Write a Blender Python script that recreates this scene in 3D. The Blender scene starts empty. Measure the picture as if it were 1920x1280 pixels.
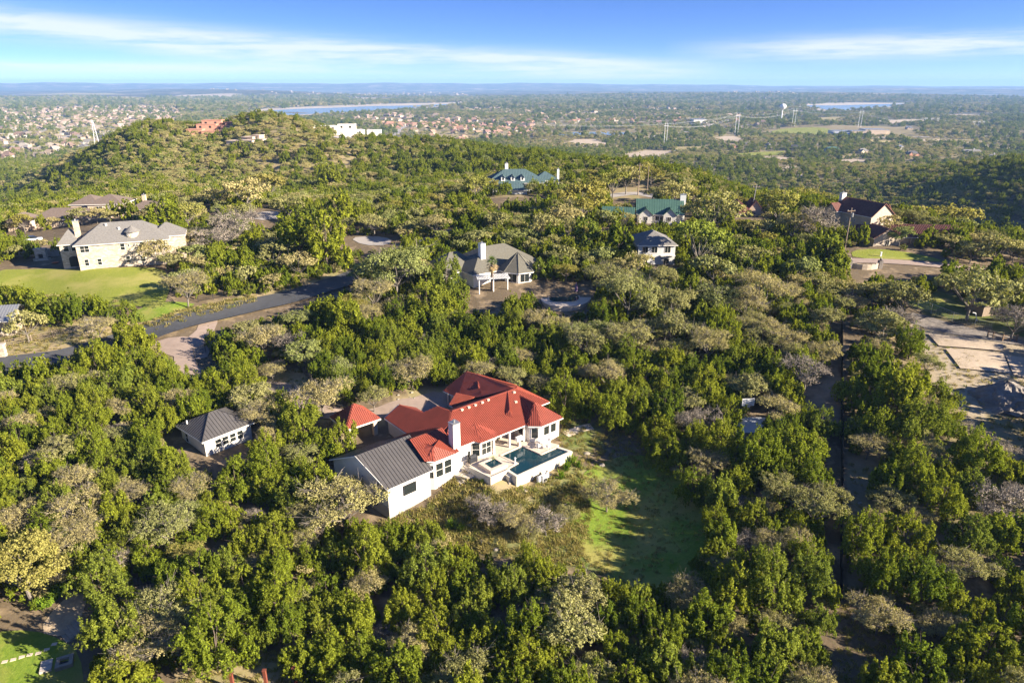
import bpy, math, random
import numpy as np
from mathutils import Vector
SC = bpy.context.scene
COL = SC.collection
rng = np.random.default_rng(7)
random.seed(7)
PI = math.pi

# ---------------------------------------------------------------- camera
CAM_H, PITCH = 50.0, math.atan(482.0 / 1280.0)
cd = bpy.data.cameras.new('camera')
cd.sensor_width = 36.0
cd.lens = 24.0
cd.clip_start, cd.clip_end = 0.5, 60000.0
cam = bpy.data.objects.new('camera', cd)
cam.location = (0, 0, CAM_H)
cam.rotation_euler = (PI / 2 - PITCH, 0, 0)
COL.objects.link(cam)
SC.camera = cam

# ---------------------------------------------------------------- sky, sun, exposure
SKYK, SKYO = 3.0, 0.035
SUN_AZ, SUN_EL = math.radians(110.0), math.radians(21.5)      # azimuth clockwise from +Y
W = bpy.data.worlds.new('World')
SC.world = W
W.use_nodes = True
wn, wl = W.node_tree.nodes, W.node_tree.links
wn.clear()
wo = wn.new('ShaderNodeOutputWorld')
bg = wn.new('ShaderNodeBackground')
bg.inputs['Strength'].default_value = 0.071
sky = wn.new('ShaderNodeTexSky')
sky.sky_type = 'NISHITA'
sky.sun_disc = False
sky.sun_elevation = SUN_EL
sky.sun_rotation = SUN_AZ
sky.altitude = 300
sky.air_density = 1.0
sky.dust_density = 0.3
sky.ozone_density = 4.0
tc = wn.new('ShaderNodeTexCoord')
# a clear spring sky that deepens quickly above the horizon: the dome is sampled higher up than the eye looks
svm = wn.new('ShaderNodeVectorMath'); svm.operation = 'MULTIPLY_ADD'; svm.inputs[1].default_value = (1, 1, SKYK); svm.inputs[2].default_value = (0, 0, SKYO)
svn = wn.new('ShaderNodeVectorMath'); svn.operation = 'NORMALIZE'
wl.new(tc.outputs['Generated'], svm.inputs[0]); wl.new(svm.outputs[0], svn.inputs[0]); wl.new(svn.outputs[0], sky.inputs['Vector'])
def wmath(op, a, b=None, clamp=False):
    n = wn.new('ShaderNodeMath'); n.operation = op; n.use_clamp = clamp
    for i, v in enumerate((a, b)):
        if v is None: continue
        if isinstance(v, (int, float)): n.inputs[i].default_value = v
        else: wl.new(v, n.inputs[i])
    return n.outputs[0]
sep = wn.new('ShaderNodeSeparateXYZ')
wl.new(tc.outputs['Generated'], sep.inputs[0])
# wispy cirrus: noise stretched along the horizon, thicker low down, everywhere round the sky
mp = wn.new('ShaderNodeMapping'); mp.inputs['Scale'].default_value = (2.2, 2.2, 34); mp.inputs['Location'].default_value = (3.1, 0.4, 1.35)
mp.inputs['Rotation'].default_value = (0, math.radians(-1.2), 0)
wl.new(tc.outputs['Generated'], mp.inputs[0])
n1 = wn.new('ShaderNodeTexNoise'); n1.inputs['Scale'].default_value = 1.0; n1.inputs['Detail'].default_value = 8; n1.inputs['Roughness'].default_value = 0.62
n1.inputs['Distortion'].default_value = 0.35
wl.new(mp.outputs[0], n1.inputs['Vector'])
mp2 = wn.new('ShaderNodeMapping'); mp2.inputs['Scale'].default_value = (13, 13, 170); mp2.inputs['Rotation'].default_value = (0, math.radians(-2.5), 0)
wl.new(tc.outputs['Generated'], mp2.inputs[0])
n2 = wn.new('ShaderNodeTexNoise'); n2.inputs['Scale'].default_value = 1.0; n2.inputs['Detail'].default_value = 6; n2.inputs['Roughness'].default_value = 0.6
wl.new(mp2.outputs[0], n2.inputs['Vector'])
nz = wmath('ADD', wmath('MULTIPLY', n1.outputs[0], 0.6), wmath('MULTIPLY', n2.outputs[0], 0.4))
nz = wmath('MULTIPLY', wmath('SUBTRACT', nz, 0.42), 7.0, True)
az = wmath('ARCTAN2', sep.outputs['X'], sep.outputs['Y'])
def gauss(v, c, w):                                   # soft band round c
    q = wmath('DIVIDE', wmath('SUBTRACT', v, c), w)
    return wmath('EXPONENT', wmath('MULTIPLY', wmath('MULTIPLY', q, q), -1.0))
def ramp(v, a, b):
    return wmath('MULTIPLY', wmath('SUBTRACT', v, a), 1.0 / (b - a), True)
def streak(slope, at_az, el, w, az0, az1, soft):      # one long bank of cirrus: centre line, thickness, extent round the sky
    line = wmath('ADD', wmath('MULTIPLY', wmath('SUBTRACT', az, at_az), slope), el)
    return wmath('MULTIPLY', gauss(sep.outputs['Z'], line, w), wmath('MULTIPLY', ramp(az, az0, az0 + soft), ramp(az, az1, az1 - soft)))
banks = [streak(-0.066, -0.64, 0.066, 0.015, -1.3, 0.30, 0.25), streak(-0.03, -0.2, 0.030, 0.013, -0.5, 0.34, 0.3), streak(0.01, 0.4, 0.041, 0.013, 0.20, 1.2, 0.2), streak(0.0, 0.0, 0.018, 0.006, -1.4, 0.0, 0.5),
         streak(0.02, 2.2, 0.12, 0.03, 1.5, 3.1, 0.4), streak(-0.02, -2.2, 0.16, 0.03, -3.1, -1.4, 0.5)]
cl = banks[0]
for b_ in banks[1:]: cl = wmath('ADD', cl, b_)
cl = wmath('MULTIPLY', wmath('MULTIPLY', cl, 1.15, True), wmath('ADD', wmath('MULTIPLY', nz, 0.75), 0.2), True)
cl = wmath('MULTIPLY', cl, 0.78, True)
mixc = wn.new('ShaderNodeMix'); mixc.data_type = 'RGBA'
mixc.inputs[7].default_value = (4.2, 4.3, 4.5, 1)
hs = wn.new('ShaderNodeHueSaturation'); hs.inputs['Saturation'].default_value = 1.08; hs.inputs['Value'].default_value = 1.0
tint = wn.new('ShaderNodeVectorMath'); tint.operation = 'MULTIPLY'; tint.inputs[1].default_value = (0.82, 0.795, 1.02)
wl.new(sky.outputs[0], tint.inputs[0]); wl.new(tint.outputs[0], hs.inputs['Color'])
wl.new(cl, mixc.inputs[0]); wl.new(hs.outputs[0], mixc.inputs[6])
wl.new(mixc.outputs[2], bg.inputs['Color'])
wl.new(bg.outputs[0], wo.inputs['Surface'])
sd = bpy.data.lights.new('sun', 'SUN')
sd.energy = 5.0
sd.angle = math.radians(0.5)
sd.color = (1.0, 0.88, 0.70)
sun = bpy.data.objects.new('sun', sd)
sdir = Vector((math.sin(SUN_AZ) * math.cos(SUN_EL), math.cos(SUN_AZ) * math.cos(SUN_EL), math.sin(SUN_EL)))
sun.rotation_euler = sdir.to_track_quat('Z', 'Y').to_euler()
sun.location = (60, -40, 120)
COL.objects.link(sun)
SC.view_settings.view_transform = 'Standard'
SC.view_settings.look = 'None'
SC.view_settings.gamma = 1
SC.view_settings.use_curve_mapping = False
SC.view_settings.exposure = 1.85
SC.render.engine = 'CYCLES'
SC.cycles.max_bounces = 6
SC.cycles.diffuse_bounces = 4
SC.cycles.glossy_bounces = 3
SC.cycles.transmission_bounces = 4
SC.cycles.volume_bounces = 0
SC.cycles.sample_clamp_indirect = 4

# ---------------------------------------------------------------- measuring helpers
F_ = 1280.0
SP, CP = math.sin(PITCH), math.cos(PITCH)
def ray(u, v):
    a, b = (u - 960) / F_, -(v - 640) / F_
    return np.array([a, CP + b * SP, -SP + b * CP])
def at(u, v, z=None, y=None):
    d = ray(u, v)
    t = (z - CAM_H) / d[2] if z is not None else y / d[1]
    return np.array([0, 0, CAM_H]) + d * t
def proj(x, y, z):
    z = z - CAM_H
    zc = y * CP - z * SP
    yc = y * SP + z * CP
    return 960 + F_ * x / zc, 640 - F_ * yc / zc, zc

HO, HT = np.array([-1.6, 86.7]), math.radians(40)            # the red roofed house: origin and turn
HE1, HE2 = np.array([math.cos(HT), math.sin(HT)]), np.array([-math.sin(HT), math.cos(HT)])
def hw(s, t):
    return HO + s * HE1 + t * HE2

# ---------------------------------------------------------------- terrain
CTRL = []
for u, v, z in [(100, 1270, -4), (500, 1270, -4.5), (960, 1270, -5), (1400, 1270, -5), (1850, 1270, -4.5),
                (0, 1000, -1), (400, 1000, -2), (650, 1000, -3.6), (1350, 1000, -2.6), (1600, 1000, -2), (1850, 1000, -1),
                (100, 820, 1.5), (240, 760, 2), (500, 700, 2), (390, 860, 0.5), (520, 800, 0.6),
                (350, 650, 4), (0, 683, 3.6), (130, 660, 3.8), (250, 632, 4.3), (420, 590, 6), (600, 548, 7.5), (660, 515, 8.2),
                (20, 600, 5), (200, 560, 8), (250, 590, 6.4),
                (720, 640, 4), (850, 640, 3.2), (1000, 660, 3), (1200, 650, 4), (1450, 650, 4.5),
                (1400, 795, 0.8), (1250, 760, 0.8), (1560, 790, 1.5), (1640, 850, 0.6),
                (1850, 740, 3), (1800, 650, 4.8), (1900, 640, 5), (1740, 600, 5.5), (1900, 880, 0.5),
                (1600, 700, 4), (1650, 480, 10), (1780, 470, 10), (1620, 520, 8.5), (1800, 540, 7.5), (1900, 520, 8),
                (950, 560, 7.6), (860, 540, 8), (1050, 555, 7.6), (800, 560, 7), (1150, 560, 7.4), (1300, 540, 8),
                (150, 505, 10), (260, 495, 10), (60, 500, 9.5), (0, 520, 9), (300, 560, 8), (330, 530, 8.6),
                (1240, 425, 11), (1260, 505, 8.5), (1140, 430, 11), (970, 368, 12), (1100, 390, 11.5), (1190, 362, 12.5),
                (1420, 400, 11), (1500, 430, 10.5), (1560, 400, 8),
                (100, 430, 8.5), (200, 410, 9.5), (20, 430, 7), (500, 440, 10.5), (700, 450, 10), (600, 405, 10.5), (820, 400, 11.5),
                (450, 385, 10.5)]:
    p = at(u, v, z=z); CTRL.append((p[0], p[1], z))
for s, t, z in [(-15, 17, 0), (-11, 20, 0.2), (-13, 11, -0.2), (13, 10, 0.4), (4, 20, 1.2), (9, 19, 1.2), (-6.2, 1, -.8), (-12, -1, -2.3), (-19.5, -1.5, -3.1), (-15, -2, -2.9), (-5.6, -4.8, -1.1), (-8.5, -1.5, -1.7),
                (-21, 11, -1.2), (-2, -7, -1.8), (3, -7.2, -1.75), (9, -7, -1.5), (11, -2, -0.4), (13, 3, 0), (-9, -5.5, -2.6), (3, -15, -3.3), (12, -13, -2.6), (-6, 22, 1), (-12, 30, 2)]:
    p = hw(s, t); CTRL.append((p[0], p[1], z))
for u, v, y in [(0, 392, 430), (0, 350, 660), (0, 315, 800), (110, 372, 410), (120, 320, 600), (150, 285, 640), (220, 258, 530), (300, 232, 560), (390, 254, 520), (460, 222, 560), (560, 232, 580),
                (700, 268, 590), (850, 276, 560), (1000, 294, 520), (1120, 312, 470), (1250, 332, 420),
                (700, 340, 370), (500, 335, 380), (560, 375, 290), (250, 330, 410), (300, 372, 300), (175, 362, 345), (900, 335, 330), (1330, 345, 380)]:
    p = at(u, v, y=y); CTRL.append((p[0], p[1], p[2] - 1.2))
for x, y, z in [(-330, 700, -45), (-420, 560, -42), (-260, 690, -30), (-60, 720, -30), (120, 700, -42), (220, 520, -42), (200, 400, -38), (150, 330, -22), (230, 300, -30), (185, 240, -14),
                (300, 450, -24), (345, 455, -8), (395, 440, 2), (290, 300, -8), (330, 270, 0), (420, 330, 6), (330, 600, -32), (430, 620, -16), (520, 600, -10), (480, 760, -38),
                (-420, 330, -30), (-330, 250, -18), (-230, 240, -2), (-240, 150, 4), (-160, 60, 0), (170, 60, 0), (200, 140, 4), (0, 5, -6), (-60, -40, -6), (60, -40, -6), (0, -150, -10), (-200, -60, -6), (200, -60, -4),
                (140, 200, 6), (150, 175, 6), (128, 215, 7)]:
    CTRL.append((x, y, z))
for th in range(-80, 81, 16):
    for r in (1000, 1500, 2600, 5000, 12000, 24000):
        CTRL.append((r * math.sin(math.radians(th)), r * math.cos(math.radians(th)), (-46 if abs(th) > 20 else -50) if r == 1000 else -60))
CTRL = np.array(CTRL)
def tcoord(x, y):
    r = np.hypot(x, y) + 12.0
    th = np.arctan2(x, np.maximum(y, -1e9))
    lr = np.log(r)
    return np.stack([np.sin(np.clip(th, -1.9, 1.9)) * 2.6 * (1 - 8.0 / r), lr * 1.25 + 0 * th], -1)
def _phi(d2):
    return 0.5 * d2 * np.log(d2 + 1e-9)
_cc = tcoord(CTRL[:, 0], CTRL[:, 1])
_n = len(_cc)
_A = np.zeros((_n + 3, _n + 3))
_A[:_n, :_n] = _phi(((_cc[:, None] - _cc[None]) ** 2).sum(-1)) + np.eye(_n) * 3e-5
_A[:_n, _n] = 1; _A[:_n, _n + 1:] = _cc
_A[_n, :_n] = 1; _A[_n + 1:, :_n] = _cc.T
_wt = np.linalg.solve(_A, np.concatenate([CTRL[:, 2], np.zeros(3)]))
def hills(x, y):
    r = np.hypot(x, y)
    th = np.arctan2(x, y)
    f = np.clip((r - 4800) / 2600, 0, 1)
    h = 26 * np.sin(x / 900 + 1.3 * np.sin(y / 1400)) + 22 * np.sin(y / 1150 + x / 2300 + 2) + 12 * np.sin(x / 410 + y / 530)
    h = np.maximum(h, -12) * f * 0.85 + 8 * f
    # the far escarpment that closes the view
    e = np.clip((r - 12500) / 3200, 0, 1); e = e * e * (3 - 2 * e)
    top = 128 - 62 * np.clip((th - 0.05) / 0.35, 0, 1) + 7 * np.sin(th * 31) + 5 * np.sin(th * 67 + 1) + 3 * np.sin(th * 140)
    h = h * (1 - e) + e * top
    # broken ground in the middle distance
    m = np.clip((r - 700) / 500, 0, 1) * np.clip((3600 - r) / 900, 0, 1)
    h = h + m * (3.5 * np.sin(x / 95 + 2 * np.sin(y / 160)) + 3 * np.sin(y / 120 + x / 210))
    n = np.clip((r - 150) / 200, 0, 1) * np.clip((900 - r) / 300, 0, 1)
    return h + n * (1.0 * np.sin(x / 17 + y / 29) + 1.0 * np.sin(y / 21 - x / 37 + 1))
def height(x, y):
    x = np.asarray(x, float); y = np.asarray(y, float)
    sh = x.shape; x = x.ravel(); y = y.ravel()
    out = np.empty_like(x)
    for i in range(0, len(x), 20000):
        c = tcoord(x[i:i + 20000], y[i:i + 20000])
        out[i:i + 20000] = _phi(((c[:, None] - _cc[None]) ** 2).sum(-1)) @ _wt[:_n] + _wt[_n] + c @ _wt[_n + 1:]
    r = np.hypot(x, y)
    f = np.clip((r - 1500) / 1200, 0, 1)
    out = out * (1 - f) + -60 * f
    out = np.clip(out, -60, 60)
    out = out + hills(x, y)
    return out.reshape(sh)
def h1(x, y):
    return float(height(np.array([x]), np.array([y]))[0])
def G(u, v):
    """where the sight line through (u, v) of the measured photograph meets the terrain"""
    d = ray(u, v)
    ts = np.exp(np.linspace(math.log(25), math.log(9000), 260))
    P = d[None] * ts[:, None]; P[:, 2] += CAM_H
    g = P[:, 2] - height(P[:, 0], P[:, 1])
    k = np.argmax(g < 0)
    if g[k] >= 0: k = len(ts) - 1
    a, b = ts[max(k - 1, 0)], ts[k]
    for _ in range(5):
        tt = np.linspace(a, b, 9)
        P = d[None] * tt[:, None]; P[:, 2] += CAM_H
        g = P[:, 2] - height(P[:, 0], P[:, 1])
        k = int(np.argmax(g < 0)) if (g < 0).any() else 8
        a, b = tt[max(k - 1, 0)], tt[k]
    p = d * ((a + b) / 2)
    return np.array([p[0], p[1], p[2] + CAM_H])
def GY(u, v, y):
    """ground under the sight line at forward distance y"""
    p = at(u, v, y=y); return np.array([p[0], p[1], h1(p[0], p[1])])
def GP(pts):
    return [tuple(G(u, v)[:2]) for u, v in pts]
def inpoly(x, y, poly):
    x = np.asarray(x, float); y = np.asarray(y, float)
    c = np.zeros(x.shape, bool)
    n = len(poly)
    for i in range(n):
        x1, y1 = poly[i][:2]; x2, y2 = poly[i - 1][:2]
        k = ((y1 > y) != (y2 > y))
        with np.errstate(divide='ignore', invalid='ignore'):
            c ^= k & (x < (x2 - x1) * (y - y1) / (y2 - y1 if y2 != y1 else 1e-9) + x1)
    return c

# ---------------------------------------------------------------- materials
def newmat(name):
    m = bpy.data.materials.new(name); m.use_nodes = True
    nt = m.node_tree
    return m, nt, nt.nodes, nt.links, nt.nodes['Principled BSDF']
def mat(name, col, rough=0.7, var=0.18, scale=1.2, bump=0.0, bscale=8.0, metal=0.0, spec=0.3, rnd=0.0):
    m, nt, N, L, b = newmat(name)
    b.inputs['Roughness'].default_value = rough
    b.inputs['Metallic'].default_value = metal
    b.inputs['Specular IOR Level'].default_value = spec
    t = N.new('ShaderNodeTexCoord')
    n = N.new('ShaderNodeTexNoise'); n.inputs['Scale'].default_value = scale; n.inputs['Detail'].default_value = 6; n.inputs['Roughness'].default_value = 0.65
    L.new(t.outputs['Object'], n.inputs['Vector'])
    mr = N.new('ShaderNodeMapRange'); mr.inputs[1].default_value = 0.3; mr.inputs[2].default_value = 0.7
    mr.inputs[3].default_value = 1 - var; mr.inputs[4].default_value = 1 + var
    L.new(n.outputs[0], mr.inputs[0])
    out = mr.outputs[0]
    if rnd:
        oi = N.new('ShaderNodeObjectInfo')
        m2 = N.new('ShaderNodeMapRange'); m2.inputs[3].default_value = 1 - rnd; m2.inputs[4].default_value = 1 + rnd
        L.new(oi.outputs['Random'], m2.inputs[0])
        mm = N.new('ShaderNodeMath'); mm.operation = 'MULTIPLY'; L.new(out, mm.inputs[0]); L.new(m2.outputs[0], mm.inputs[1]); out = mm.outputs[0]
    v = N.new('ShaderNodeVectorMath'); v.operation = 'SCALE'; v.inputs[0].default_value = col[:3]
    L.new(out, v.inputs['Scale'])
    L.new(v.outputs[0], b.inputs['Base Color'])
    if bump:
        n2 = N.new('ShaderNodeTexNoise'); n2.inputs['Scale'].default_value = bscale; n2.inputs['Detail'].default_value = 4
        L.new(t.outputs['Object'], n2.inputs['Vector'])
        bp = N.new('ShaderNodeBump'); bp.inputs['Strength'].default_value = bump; bp.inputs['Distance'].default_value = 0.1
        L.new(n2.outputs[0], bp.inputs['Height']); L.new(bp.outputs[0], b.inputs['Normal'])
    return m
def stonemat(name, c1, c2, mortar, sx=0.55, sy=0.25):
    """coursed limestone: box-projected brick pattern with uneven block colours"""
    m, nt, N, L, b = newmat(name)
    b.inputs['Roughness'].default_value = 0.85
    t = N.new('ShaderNodeTexCoord'); s = N.new('ShaderNodeSeparateXYZ'); L.new(t.outputs['Object'], s.inputs[0])
    a = N.new('ShaderNodeMath'); a.operation = 'ADD'; L.new(s.outputs[0], a.inputs[0]); L.new(s.outputs[1], a.inputs[1])
    c = N.new('ShaderNodeCombineXYZ'); L.new(a.outputs[0], c.inputs[0]); L.new(s.outputs[2], c.inputs[1])
    br = N.new('ShaderNodeTexBrick'); br.inputs['Scale'].default_value = 1.0
    br.inputs['Brick Width'].default_value = sx; br.inputs['Row Height'].default_value = sy; br.inputs['Mortar Size'].default_value = 0.012
    br.inputs['Color1'].default_value = (*c1, 1); br.inputs['Color2'].default_value = (*c2, 1); br.inputs['Mortar'].default_value = (*mortar, 1)
    L.new(c.outputs[0], br.inputs['Vector'])
    L.new(br.outputs['Color'], b.inputs['Base Color'])
    bp = N.new('ShaderNodeBump'); bp.inputs['Strength'].default_value = 0.5; bp.inputs['Distance'].default_value = 0.03; bp.invert = True
    L.new(br.outputs['Fac'], bp.inputs['Height']); L.new(bp.outputs[0], b.inputs['Normal'])
    return m
def leafmat(name, stops, trans=0.3, isl=0.35):
    m, nt, N, L, b = newmat(name)
    N.remove(b)
    oi = N.new('ShaderNodeObjectInfo')
    cr = N.new('ShaderNodeValToRGB')
    els = cr.color_ramp.elements
    for i, (p, c) in enumerate(stops):
        e = els[i] if i < 2 else els.new(p)
        e.position = p; e.color = (*c, 1)
    L.new(oi.outputs['Random'], cr.inputs[0])
    ge = N.new('ShaderNodeNewGeometry')
    mr = N.new('ShaderNodeMapRange'); mr.inputs[3].default_value = 1 - isl; mr.inputs[4].default_value = 1 + isl
    L.new(ge.outputs['Random Per Island'], mr.inputs[0])
    v = N.new('ShaderNodeVectorMath'); v.operation = 'SCALE'
    L.new(cr.outputs[0], v.inputs[0]); L.new(mr.outputs[0], v.inputs['Scale'])
    d = N.new('ShaderNodeBsdfDiffuse'); tr = N.new('ShaderNodeBsdfTranslucent'); mx = N.new('ShaderNodeMixShader')
    v2 = N.new('ShaderNodeVectorMath'); v2.operation = 'MULTIPLY'; v2.inputs[1].default_value = (1.15, 1.2, 0.5)
    L.new(v.outputs[0], v2.inputs[0])
    L.new(v.outputs[0], d.inputs[0]); L.new(v2.outputs[0], tr.inputs[0])
    mx.inputs[0].default_value = trans
    L.new(d.outputs[0], mx.inputs[1]); L.new(tr.outputs[0], mx.inputs[2])
    L.new(mx.outputs[0], N['Material Output'].inputs['Surface'])
    return m
def watermat(name, col, rough=0.06, ripple=0.02, scale=6.0):
    m, nt, N, L, b = newmat(name)
    b.inputs['Base Color'].default_value = (*col, 1); b.inputs['Roughness'].default_value = rough
    b.inputs['Specular IOR Level'].default_value = 0.5; b.inputs['IOR'].default_value = 1.33
    t = N.new('ShaderNodeTexCoord'); n = N.new('ShaderNodeTexNoise'); n.inputs['Scale'].default_value = scale
    L.new(t.outputs['Object'], n.inputs['Vector'])
    bp = N.new('ShaderNodeBump'); bp.inputs['Strength'].default_value = 1.0; bp.inputs['Distance'].default_value = ripple
    L.new(n.outputs[0], bp.inputs['Height']); L.new(bp.outputs[0], b.inputs['Normal'])
    return m
def rampmat(name, cols, rough=0.8):
    """one of several plain colours per object"""
    m, nt, N, L, b = newmat(name)
    b.inputs['Roughness'].default_value = rough
    oi = N.new('ShaderNodeObjectInfo'); cr = N.new('ShaderNodeValToRGB'); cr.color_ramp.interpolation = 'CONSTANT'
    els = cr.color_ramp.elements
    for i, c in enumerate(cols):
        e = els[i] if i < 2 else els.new(i / len(cols))
        e.position = i / len(cols); e.color = (*c, 1)
    L.new(oi.outputs['Random'], cr.inputs[0]); L.new(cr.outputs[0], b.inputs['Base Color'])
    return m
M = {}
M['white'] = mat('white_stucco', (0.63, 0.60, 0.55), 0.85, 0.11, 0.6, 0.15, 14)
M['cream'] = mat('cream_stucco', (0.54, 0.44, 0.33), 0.85, 0.1, 0.9, 0.2, 10)
M['fascia'] = mat('white_trim', (0.72, 0.68, 0.62), 0.6, 0.05)
M['found'] = mat('grey_foundation', (0.34, 0.32, 0.30), 0.9, 0.12, 1.5, 0.3, 6)
M['redroof'] = mat('red_metal_roof', (0.225, 0.050, 0.030), 0.5, 0.16, 0.5, 0.1, 20, 0.0, 0.35)
M['char'] = mat('charcoal_metal_roof', (0.080, 0.074, 0.072), 0.5, 0.12, 0.6, 0, 8, 0.0, 0.4)
M['charrib'] = mat('charcoal_seams', (0.045, 0.042, 0.042), 0.5, 0.1)
M['shingle'] = mat('grey_shingle', (0.17, 0.16, 0.15), 0.9, 0.22, 3.5, 0.6, 9)
M['olive'] = mat('olive_shingle', (0.115, 0.108, 0.088), 0.9, 0.2, 3.5, 0.6, 9)
M['brown'] = mat('brown_tile_roof', (0.15, 0.115, 0.095), 0.85, 0.2, 2.5, 0.6, 8)
M['maroon'] = mat('maroon_tile_roof', (0.15, 0.062, 0.048), 0.75, 0.25, 2.0, 0.4, 8)
M['greenroof'] = mat('green_metal_roof', (0.07, 0.135, 0.105), 0.42, 0.1, 0.6)
M['teal'] = mat('teal_metal_roof', (0.085, 0.13, 0.135), 0.42, 0.1, 0.6)
M['stone'] = stonemat('limestone_blocks', (0.55, 0.47, 0.37), (0.33, 0.27, 0.20), (0.30, 0.25, 0.19))
M['stonebig'] = stonemat('cream_masonry', (0.46, 0.38, 0.29), (0.38, 0.31, 0.235), (0.30, 0.25, 0.19), 0.8, 0.4)
M['pale'] = mat('pale_siding', (0.52, 0.52, 0.52), 0.75, 0.08)
M['brick'] = stonemat('red_brick', (0.33, 0.13, 0.07), (0.27, 0.10, 0.06), (0.3, 0.22, 0.17), 0.3, 0.1)
M['coral'] = mat('coral_stucco', (0.42, 0.22, 0.155), 0.85, 0.12, 0.3)
M['sand'] = mat('sand_stucco', (0.52, 0.41, 0.31), 0.85, 0.1, 0.3)
M['metal'] = mat('galvanised_metal', (0.42, 0.42, 0.41), 0.4, 0.1, 3, 0, 8, 0.7)
M['iron'] = mat('black_iron', (0.015, 0.015, 0.016), 0.5, 0.1)
M['blackfence'] = mat('black_fence_fabric', (0.012, 0.012, 0.013), 0.8, 0.2)
M['wood'] = mat('weathered_wood', (0.24, 0.17, 0.11), 0.85, 0.2, 4)
M['pole'] = mat('pole_wood', (0.26, 0.20, 0.15), 0.9, 0.15, 3)
M['rust'] = mat('rusty_steel', (0.18, 0.052, 0.03), 0.8, 0.25, 5)
M['concrete'] = mat('concrete', (0.46, 0.41, 0.36), 0.9, 0.14, 0.7, 0.2, 5)
M['deck'] = mat('pale_travertine', (0.56, 0.47, 0.38), 0.75, 0.12, 1.6, 0.1, 6)
M['limewall'] = mat('pool_limestone', (0.58, 0.53, 0.44), 0.85, 0.12, 1.1, 0.4, 4)
M['rock'] = mat('limestone_rock', (0.27, 0.235, 0.19), 0.9, 0.25, 1.5, 0.8, 3)
M['rubble'] = mat('grey_rubble', (0.20, 0.175, 0.155), 0.95, 0.35, 0.8, 1.0, 2.5)
M['bark'] = mat('bark', (0.13, 0.10, 0.08), 0.95, 0.3, 2.5, 0.6, 12)
M['greybark'] = mat('grey_bark', (0.17, 0.148, 0.125), 0.95, 0.25, 2.5, 0.6, 12)
M['plastic'] = mat('white_paint', (0.75, 0.75, 0.74), 0.5, 0.03)
M['dark'] = mat('dark_metal', (0.03, 0.03, 0.035), 0.4, 0.1)
M['pot'] = mat('terracotta', (0.40, 0.20, 0.12), 0.8, 0.1)
M['purple'] = mat('faded_purple_canvas', (0.20, 0.12, 0.20), 0.9, 0.1)
M['bluewall'] = mat('blue_panel', (0.02, 0.08, 0.30), 0.6, 0.05)
M['orange'] = mat('orange_plastic', (0.5, 0.12, 0.03), 0.5, 0.05)
M['carpaint'] = mat('white_car_paint', (0.6, 0.62, 0.65), 0.3, 0.02)
M['townwall'] = rampmat('town_walls', [(0.33, 0.27, 0.21), (0.40, 0.36, 0.31), (0.26, 0.21, 0.16), (0.30, 0.235, 0.17), (0.44, 0.40, 0.35)])
M['townroof'] = rampmat('town_roofs', [(0.17, 0.135, 0.105), (0.24, 0.195, 0.155), (0.15, 0.14, 0.13), (0.26, 0.20, 0.145), (0.20, 0.13, 0.095), (0.31, 0.27, 0.23)])
M['redtownroof'] = rampmat('clay_town_roofs', [(0.32, 0.16, 0.10), (0.28, 0.15, 0.11), (0.36, 0.22, 0.15), (0.24, 0.14, 0.11)])
m, nt, N, L, b = newmat('window_glass')
b.inputs['Base Color'].default_value = (0.018, 0.022, 0.022, 1); b.inputs['Roughness'].default_value = 0.12; b.inputs['Specular IOR Level'].default_value = 0.6
M['glass'] = m
M['poolwater'] = watermat('pool_water', (0.009, 0.036, 0.048), 0.05, 0.012, 3.0)
M['lake'] = watermat('lake_water', (0.20, 0.26, 0.30), 0.25, 0.3, 0.05)
# foliage
M['juniper'] = leafmat('juniper_foliage', [(0, (0.135, 0.180, 0.020)), (0.35, (0.200, 0.235, 0.024)), (0.7, (0.245, 0.265, 0.028)), (1, (0.175, 0.215, 0.036))], 0.40, .5)
M['oak'] = leafmat('live_oak_foliage', [(0, (0.23, 0.225, 0.085)), (0.5, (0.30, 0.285, 0.115)), (1, (0.235, 0.265, 0.085))], 0.25)
M['tan'] = leafmat('budding_oak_foliage', [(0, (0.33, 0.285, 0.130)), (0.5, (0.39, 0.335, 0.150)), (1, (0.31, 0.295, 0.110))], 0.25)
M['yellow'] = leafmat('spring_foliage', [(0, (0.28, 0.255, 0.060)), (0.5, (0.32, 0.285, 0.085)), (1, (0.24, 0.28, 0.050))], 0.35)
M['twig'] = leafmat('bare_twigs', [(0, (0.30, 0.25, 0.20)), (1, (0.38, 0.32, 0.26))], 0.1)
M['shrub'] = leafmat('bright_shrub', [(0, (0.12, 0.20, 0.02)), (1, (0.19, 0.26, 0.025))], 0.3)
M['weeds'] = leafmat('dry_weeds', [(0, (0.30, 0.25, 0.10)), (0.6, (0.26, 0.22, 0.075)), (1, (0.17, 0.20, 0.04))], 0.3)
M['palm'] = leafmat('palm_fronds', [(0, (0.10, 0.15, 0.03)), (1, (0.12, 0.17, 0.035))], 0.2)
M['deadpalm'] = leafmat('dead_palm_fronds', [(0, (0.36, 0.25, 0.12)), (1, (0.42, 0.31, 0.16))], 0.2)
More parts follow.
